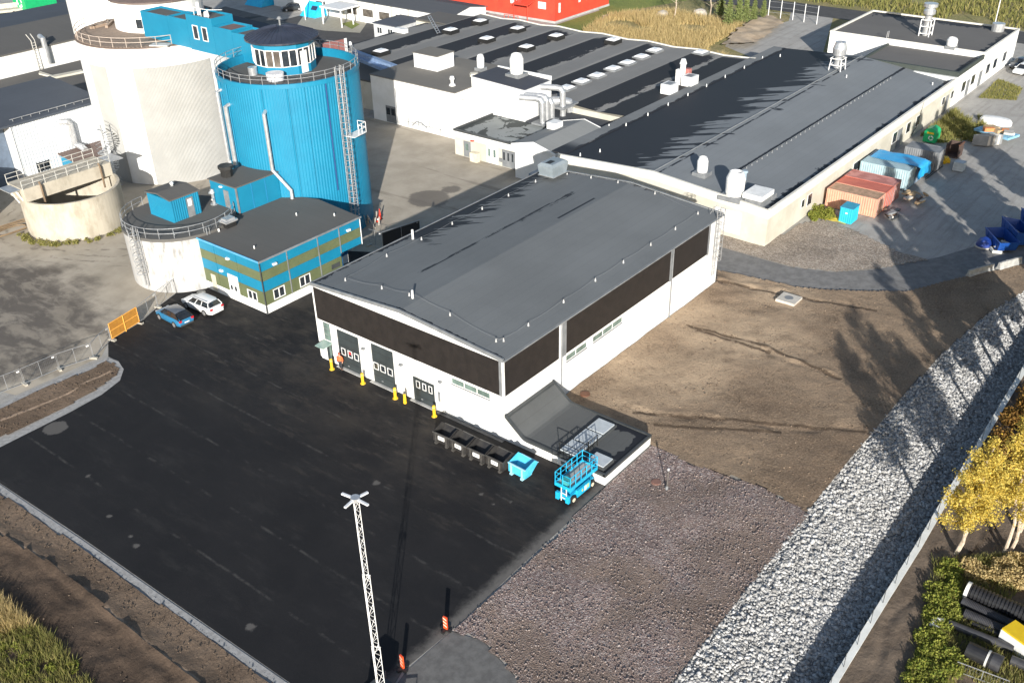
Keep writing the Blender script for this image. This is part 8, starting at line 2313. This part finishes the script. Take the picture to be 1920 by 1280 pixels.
BARK = M('pale_birch_bark', (0.52, 0.44, 0.35), (0.34, 0.27, 0.20), 3.0, .8)
BARK2 = M('brown_bark', (0.12, 0.085, 0.06), (0.08, 0.055, 0.04), 3.0, .9)
def cards(centers, size, jitter=.5, flat=0.0):
    """random leaf-sized quads around points (N,3) -> verts (4N,3)"""
    n = len(centers)
    u = nrg.normal(size=(n, 3)); u /= np.linalg.norm(u, axis=1)[:, None]
    w = nrg.normal(size=(n, 3)); 
    if flat: u[:, 2] *= (1 - flat); w[:, 2] *= (1 - flat)
    u /= np.linalg.norm(u, axis=1)[:, None]
    w -= u * (u * w).sum(1)[:, None]; w /= np.linalg.norm(w, axis=1)[:, None]
    s = size * (1 - jitter + 2 * jitter * nrg.random(n))[:, None]
    a, b = u * s, w * s * .62
    v = np.stack([centers - a, centers - b * .9, centers + a, centers + b], axis=1)
    return v.reshape(-1, 3)
def blades(pts, h0, h1, w=.03, lean=.35):
    n = len(pts); h = h0 + (h1 - h0) * nrg.random(n)
    ang = nrg.random(n) * 2 * np.pi
    d = np.stack([np.cos(ang), np.sin(ang), np.zeros(n)], 1)
    le = nrg.normal(size=(n, 2)) * lean
    tip = pts + np.stack([le[:, 0] * h, le[:, 1] * h, h], 1)
    return np.stack([pts - d * w, pts + d * w, tip], axis=1).reshape(-1, 3)
def sample_poly(poly, n):
    xs = [p[0] for p in poly]; ys = [p[1] for p in poly]
    out = []
    while len(out) < n:
        x = rng.uniform(min(xs), max(xs)); y = rng.uniform(min(ys), max(ys))
        if in_poly(x, y, poly): out.append((x, y))
    return np.array(out)
def ground_cover(name, label, cat, poly, nblade, h0, h1, mat, w=.03, clump=.5, z=0.0, lean=.35):
    p = sample_poly(poly, nblade)
    k = np.array([mnoise.noise(Vector((x * clump, y * clump, 4.4))) for x, y in p])
    p = p[k > -.25]
    q = np.concatenate([p, np.full((len(p), 1), z)], 1)
    o = arrmesh(name, blades(q, h0, h1, w, lean), len(q), 3, mat)
    return tag(o, label, cat, kind='stuff')
def shrub_clump(name, label, cat, poly, nc, nl, r0, r1, size, mat, z=0.0, group=None, kind='stuff'):
    c = sample_poly(poly, nc); pts = []
    for x, y in c:
        r_ = rng.uniform(r0, r1)
        d = nrg.normal(size=(nl, 3)); d /= np.linalg.norm(d, axis=1)[:, None]
        rr = r_ * nrg.random(nl)[:, None] ** .45
        q = d * rr * np.array([1, 1, .75]) + np.array([x, y, z + r_ * .55]); q = q[q[:, 2] > z]
        pts.append(q)
    pts = np.concatenate(pts)
    o = arrmesh(name, cards(pts, size), len(pts), 4, mat)
    return tag(o, label, cat, group, kind=kind)
# lower left verge
vl = [(-34.17, 17.06), (-33.76, 15.07), (-33.71, 12.16), (-33.30, 9.40), (-33.44, 6.75), (-33.95, 3.74), (-36.04, -0.24), (-40.98, 6.16)]
ground_cover('dry_grass', 'tuft of dry yellow grass at the bottom left corner', 'grass', [(-34.22, 16.96), (-33.76, 15.07), (-33.70, 12.52), (-33.72, 11.05), (-34.65, 10.80), (-35.47, 11.87), (-36.25, 14.35)], 5200, .5, 1.1, L_DRY, .028, .9)
ground_cover('green_grass', 'mixed green and yellow grass on the bottom left slope', 'grass', vl, 13000, .3, .8, L_MIX, .03, .7)
shrub_clump('green_weeds', 'leafy green weeds on the bottom left slope', 'weeds', [(-35.85, 13.10), (-34.53, 11.01), (-33.54, 8.99), (-33.67, 6.37), (-34.42, 3.71), (-37.32, 1.42), (-40.24, 5.21)], 120, 170, .14, .42, .06, L_GREEN)
# right hand verge
vr = [(6.11, -31.63), (7.43, -32.52), (5.11, -33.61), (1.63, -34.41), (0.16, -33.92), (-1.60, -35.77), (-3.57, -35.79), (-5.08, -35.09), (-5.62, -33.75), (-2.35, -33.45), (1.43, -32.67)]
shrub_clump('green_weeds', 'bright green weeds between the mud road and the pipes', 'weeds', vr, 190, 210, .16, .55, .075, L_GREEN)
ground_cover('green_grass', 'rough grass under the weeds beside the black pipes', 'grass', [(6.58, -31.40), (11.22, -36.22), (6.54, -39.35), (-1.28, -41.25), (-6.92, -33.93), (1.43, -32.67)], 14000, .25, .6, L_MIX, .03, .6)
shrub_clump('dry_scrub', 'dry brownish scrub above the black pipes', 'scrub', [(7.12, -32.97), (10.68, -36.36), (7.81, -38.73), (6.65, -34.82), (6.32, -33.74)], 40, 380, .35, .7, .085, L_DRY)
shrub_clump('autumn_scrub', 'orange brown autumn scrub beside the retaining wall, right edge', 'scrub', [(19.11, -30.50), (32.88, -30.24), (31.18, -33.37), (20.06, -34.98), (16.73, -33.66)], 70, 300, .5, 1.0, .10, leafmat('rusty_autumn_leaf', (0.30, 0.15, 0.035), (0.36, 0.22, 0.05), (0.20, 0.12, 0.04)))
# weeds round the open basin, along the long factory and by the yard
bp = [(CX + 5.9 * math.cos(R(a)), CY + 5.9 * math.sin(R(a))) for a in range(150, 300, 8)] + [(CX + 6.7 * math.cos(R(a)), CY + 6.7 * math.sin(R(a))) for a in range(296, 150, -8)]
shrub_clump('wall_weeds', 'strip of weeds at the foot of the open basin', 'weeds', bp, 60, 70, .18, .42, .075, L_MIX)
shrub_clump('wall_bushes', 'green bushes between the factory wall and the peach container', 'bushes', [(54.82, -0.41), (60.15, -0.20), (58.73, -1.54), (55.95, -3.00), (54.33, -1.80)], 22, 260, .3, .7, .09, L_GREEN)
ground_cover('yard_weeds', 'dry weeds beside the long factory wall', 'weeds', [(90, -1), (104, -1), (103, -5), (97, -8), (90, -6), (88.5, -4)], 5200, .3, .9, L_MIX, .05, .5)
shrub_clump('yard_scrub', 'brownish scrub on the yard beyond the green recycling bin', 'scrub', [(90, -4), (97, -3), (99, -7), (92, -8.5)], 24, 180, .4, .8, .11, L_MIX)
ground_cover('yard_grass', 'low grass patch in front of the parked white car at the far right', 'grass', [(112, -2), (124, -1.5), (121, -6), (114, -7)], 2600, .15, .4, L_MIX, .06, .3)
ground_cover('tall_meadow_grass', 'tall yellow meadow grass behind the factory roofs', 'grass', [(98.5, 31), (97.8, 44), (105, 60), (112, 71), (126, 74), (136, 66), (133, 48), (116, 46), (107, 36)], 26000, .8, 1.7, L_DRY, .06, .16)
ground_cover('railway_verge_grass', 'rough grass beyond the far road at the top right', 'grass', [(160, 80), (190, 95), (190, -60), (160, -50)], 16000, .5, 1.4, L_MIX, .12, .08)
# sand bank by the far track
bank = [(116.84, 43.82), (123.80, 45.92), (133.58, 47.70), (143.91, 48.33), (139.48, 42.78), (128.32, 40.65), (118.56, 39.97)]
bc_ = (sum(p[0] for p in bank) / len(bank), sum(p[1] for p in bank) / len(bank))
relief('sand_bank', bank, 0.05, .7, 1.2, .16, G_SAND)
# broken stone on the bank
def stones(name, pts, r0, r1, mat, label, cat):
    iv = np.array([(1, 0, 0), (-1, 0, 0), (0, 1, 0), (0, -1, 0), (0, 0, 1), (0, 0, -1), (.6, .6, .6), (-.6, -.55, .6)], dtype=float)
    fi = np.array([(0, 2, 6), (2, 4, 6), (4, 0, 6), (1, 3, 7), (3, 4, 7), (4, 1, 7), (2, 1, 4), (3, 0, 4), (2, 0, 5), (1, 2, 5), (3, 1, 5), (0, 3, 5)])
    n = len(pts)
    s = (r0 + (r1 - r0) * nrg.random(n) ** 2.6)
    v = iv[None] * (s[:, None, None]) * (0.6 + .8 * nrg.random((n, 8, 1)))
    v *= np.array([1, 1, 1])[None, None] * (.6 + .7 * nrg.random((n, 1, 3)))
    a = nrg.random(n) * 2 * np.pi; c, sn = np.cos(a), np.sin(a)
    x = v[..., 0] * c[:, None] - v[..., 1] * sn[:, None]; y = v[..., 0] * sn[:, None] + v[..., 1] * c[:, None]
    v = np.stack([x, y, v[..., 2] * .8], -1) + pts[:, None, :]
    tri = v[:, fi.ravel(), :].reshape(-1, 3)
    # weld per stone through shared indices
    me = bpy.data.meshes.new(name)
    vv = v.reshape(-1, 3); ff = (fi[None] + (np.arange(n) * 8)[:, None, None]).reshape(-1)
    nf = n * 12
    me.vertices.add(len(vv)); me.vertices.foreach_set('co', vv.astype(np.float32).ravel())
    me.loops.add(nf * 3); me.loops.foreach_set('vertex_index', ff.astype(np.int32))
    me.polygons.add(nf); me.polygons.foreach_set('loop_start', np.arange(0, nf * 3, 3, dtype=np.int32))
    me.materials.append(mat); me.update(calc_edges=True); me.validate()
    o = bpy.data.objects.new(name, me); COL.objects.link(o)
    return tag(o, label, cat, kind='stuff')
def rockmat(name, c1, c2, c3, c4):
    m, nt, p, pos = new_mat(name)
    geo = nd(nt, 'ShaderNodeNewGeometry')
    rp = nd(nt, 'ShaderNodeValToRGB'); nt.links.new(geo.outputs['Random Per Island'], rp.inputs[0])
    el = rp.color_ramp.elements; el[0].color = (*c1, 1); el[1].color = (*c4, 1)
    e = el.new(.35); e.color = (*c2, 1); e = el.new(.7); e.color = (*c3, 1)
    n_ = mapr(nt, noi(nt, pos, 9, 4, .7), .3, .7, .75, 1.15)
    sc_ = nd(nt, 'ShaderNodeVectorMath', operation='SCALE'); nt.links.new(rp.outputs[0], sc_.inputs[0]); setin(nt, sc_.inputs['Scale'], n_)
    nt.links.new(sc_.outputs[0], p.inputs['Base Color']); p.inputs['Roughness'].default_value = .9
    return m
sp = []
for k in range(62000):
    s_ = rng.uniform(.07, .93); t_ = rng.random() ** .9
    t_ = -.03 + 1.0 * t_
    if t_ < 0: t_ = abs(t_) * rng.random() - .02 * rng.random()
    q = bank_point(s_, max(0, min(.98, t_)))
    sp.append((q[0], q[1], q[2] + rng.uniform(-.03, .06)))
stones('blasted_rock', np.array(sp), .04, .20, rockmat('blasted_rock', (0.26, 0.258, 0.253), (0.42, 0.415, 0.405), (0.56, 0.555, 0.545), (0.18, 0.178, 0.176)), 'pale broken rock covering the long bank of the ditch', 'rocks')
gp = sample_poly(gravel, 12000); gz_ = np.full((len(gp), 1), .10) 
stones('loose_gravel', np.concatenate([gp, gz_], 1), .02, .075, rockmat('loose_granite', (0.17, 0.125, 0.118), (0.25, 0.20, 0.185), (0.36, 0.31, 0.29), (0.12, 0.09, 0.085)), 'loose purple brown stones scattered over the gravel field', 'stones')
cp_ = sample_poly(soil_plot, 3800)
stones('soil_clods', np.concatenate([cp_, np.full((len(cp_), 1), .15)], 1), .02, .085, rockmat('earth_clod', (0.16, 0.115, 0.08), (0.24, 0.18, 0.125), (0.30, 0.225, 0.16), (0.10, 0.072, 0.05)), 'clods and small stones on the bare soil', 'clods')
cp_ = np.concatenate([sample_poly(slope_up, 1500), sample_poly(slope_lo, 1500), sample_poly(isl, 700)])
stones('verge_clods', np.concatenate([cp_, np.full((len(cp_), 1), .14)], 1), .02, .07, rockmat('dark_clod', (0.10, 0.072, 0.05), (0.13, 0.094, 0.066), (0.16, 0.118, 0.085), (0.07, 0.05, 0.036)), 'dark clods on the soil verges at the left', 'clods')

# ---------------------------------------------------------------- trees
def birch(x, y, h, stems, label, nleaf, crown0, mat=L_GOLD, lean=(0, 0), spread=1.0, group='birches along the retaining wall'):
    r = thing('birch_tree', label, 'tree', (x, y, 0), group)
    tb_ = MB(); tips = []
    for s_ in range(stems):
        a = rng.random() * 6.28
        dx, dy = lean[0] + .05 * math.cos(a), lean[1] + .05 * math.sin(a)
        hh = h * rng.uniform(.85, 1.0)
        pts = []
        ox, oy = .18 * math.cos(a), .18 * math.sin(a)
        for k in range(9):
            z = hh * k / 8
            pts.append(Vector((x + ox + dx * z + .12 * math.sin(k * 1.3 + s_), y + oy + dy * z + .12 * math.cos(k * 1.7 + s_), z)))
        tb_.tube(pts, [.135 * (1 - .85 * k / 8) for k in range(9)], 7)
        nl = 19
        for k in range(nl):
            t = crown0 + (.97 - crown0) * k / nl + rng.uniform(-.02, .02)
            i = min(int(t * 8), 7); p = pts[i].lerp(pts[i + 1], t * 8 - i)
            a2 = k * 2.4 + s_; ln = spread * (1.0 - .62 * (t - crown0) / (1 - crown0)) * rng.uniform(1.0, 1.9)
            q = p + Vector((math.cos(a2) * ln, math.sin(a2) * ln, ln * .55)); m_ = p.lerp(q, .5) + Vector((0, 0, .12))
            tb_.tube([p, m_, q], [.035, .022, .009], 5)
            for f in (.45, .75, 1.0): tips.append(tuple(p.lerp(q, f) if f < 1 else q))
    tb_.build('trunk', BARK, r)
    tips = np.array(tips)
    idx = nrg.integers(0, len(tips), nleaf)
    c = tips[idx] + nrg.normal(size=(nleaf, 3)) * np.array([.21, .21, .24]) * spread
    c -= np.array([x, y, 0])
    o = arrmesh('crown', cards(c, .07, .6), nleaf, 4, mat, parent=r)
    return r
birch(7.9, -32.3, 9.6, 2, 'yellow birch with two pale leaning stems beside the retaining wall', 15000, .30, lean=(.01, .02), spread=1.0)
birch(10.1, -35.2, 10.5, 2, 'yellow birch at the right edge, above the black pipes', 15000, .34, lean=(.0, .03), spread=1.15)
birch(12.9, -35.0, 8.5, 2, 'dense golden birch cut by the right edge, farther along the wall', 15000, .30, lean=(.02, .05), spread=1.2)
birch(19.9, -34.0, 12.0, 2, 'thin brownish birch at the right edge where the wall narrows', 8000, .38, leafmat('brown_birch_leaf', (0.28, 0.18, 0.05), (0.20, 0.13, 0.045)), spread=.9)
def spruce(h, rad, nleaf, seed, crown_from=.40):
    r = thing('spruce_tree', '', 'tree', (0, 0, 0), 'spruces standing behind the picture edge')
    MB().tube([(0, 0, 0), (.03, 0, h * .5), (0, 0, h)], [.17, .10, .02], 7).build('trunk', BARK2, r)
    rs = np.random.default_rng(seed)
    t = rs.random(nleaf) ** .75
    z = 0
    lay = np.floor(t * 26) / 26
    env = rad * np.minimum(1.0, (t + .12) * 3.2) * (1 - t) ** .8 * (.55 + .45 * rs.random(nleaf) ** .5) * (.75 + .35 * np.sin(lay * 97.0))
    sect = rs.integers(0, 9, nleaf); a = sect * (2 * np.pi / 9) + lay * 60 + rs.normal(size=nleaf) * .22
    u = rs.random(nleaf) ** .6
    c = np.stack([np.cos(a) * env * u, np.sin(a) * env * u, h * (crown_from + (1 - crown_from) * lay) - env * u * .22], 1)
    arrmesh('crown', cards(c, .25, .5, .35), nleaf, 4, L_PINE, parent=r)
    return r
sp_pos = [(20.8, -36.2, 1.0), (22.8, -35.6, 1.12), (24.6, -38.0, 1.15), (26.6, -34.4, 1.25), (27.4, -36.4, 1.2), (29.4, -39.0, 1.2), (31.6, -35.4, 1.2), (35.6, -31.8, 1.35), (39.6, -32.2, 1.35), (45.4, -32.2, 1.4), (45.8, -35.2, 1.38), (51.0, -31.6, 1.4), (54.6, -30.4, 1.45), (58.6, -33.2, 1.4), (63.0, -32.0, 1.45), (41.5, -36.5, 1.3)]
sp0 = spruce(12.0, 1.9, 5600, 3)
sp1 = spruce(12.4, 1.6, 4800, 5)
for i, (x, y, s_) in enumerate(sp_pos):
    o = sp0 if i == 0 else sp1 if i == 1 else dup((sp0, sp1)[i % 2], (0, 0, 0))
    o.location = (x, y, 0); o.rotation_euler = (0, 0, i * 1.7); o.scale = (s_, s_, s_)
    o['label'] = 'dark slender spruce beyond the right picture edge'
# young pines and a dark tree by the sand bank
yp = None
for i, (px_, s_, lab) in enumerate((((130.09, 49.83), .60, 'young pine nearest the tall yellow grass'), ((132.62, 49.13), .62, 'young pine second from the left by the sand bank'), ((134.96, 48.76), .55, 'young pine in the middle of the row by the sand bank'), ((136.60, 47.89), .5, 'young pine right of the middle by the sand bank'), ((140.84, 47.97), .42, 'small pine at the right end of the row by the sand bank'), ((136.24, 54.88), .62, 'young pine at the back left of the row'))):
    if yp is None:
        yp = spruce(10.5, 2.6, 3600, 9, .12); o = yp
        [c for c in yp.children if c.name.startswith('crown')][0].data.materials[0] = leafmat('fresh_pine_needle', (0.12, 0.165, 0.05), (0.18, 0.22, 0.07), (0.23, 0.26, 0.10), .2)
    else: o = dup(yp, (0, 0, 0))
    o['group'] = 'young pines by the sand bank'; o['label'] = lab
    o.location = (px_[0], px_[1], 0); o.scale = (s_, s_, s_); o.rotation_euler = (0, 0, i * 2.1)
dt = birch(130.3, 62.0, 11, 1, 'dark leafless looking tree with a grey trunk in the tall grass', 2600, .28, L_DARK, spread=1.5, group=None)
dt.name = 'dark_tree'
birch(136, 57, 10, 1, 'dark thin tree at the top edge, left of the young pines', 2400, .2, L_DARK, spread=1.3, group=None).name = 'dark_tree'
for (u, lab) in (((131.16, 65.01, 0.00), 'pale boulder left of the dark tree in the tall grass'), ((136.46, 59.55, 0.00), 'pale boulder right of the dark tree in the tall grass')):
    b = MB().lathe(u[0], u[1], [(1.3, 0), (1.4, .5), (1.0, 1.1), (.4, 1.35), (.01, 1.4)], 9)
    b.v = [(p[0] + .3 * mnoise.noise(Vector((p[0], p[1], p[2]))), p[1] * 1.0 + .3 * mnoise.noise(Vector((p[1], p[0], p[2] + 4))), p[2]) for p in b.v]
    o = b.build('boulder', M('pale_boulder', (0.5, 0.46, 0.40), (0.38, 0.35, 0.30), 2)); tag(o, lab, 'boulder', 'boulders in the meadow')
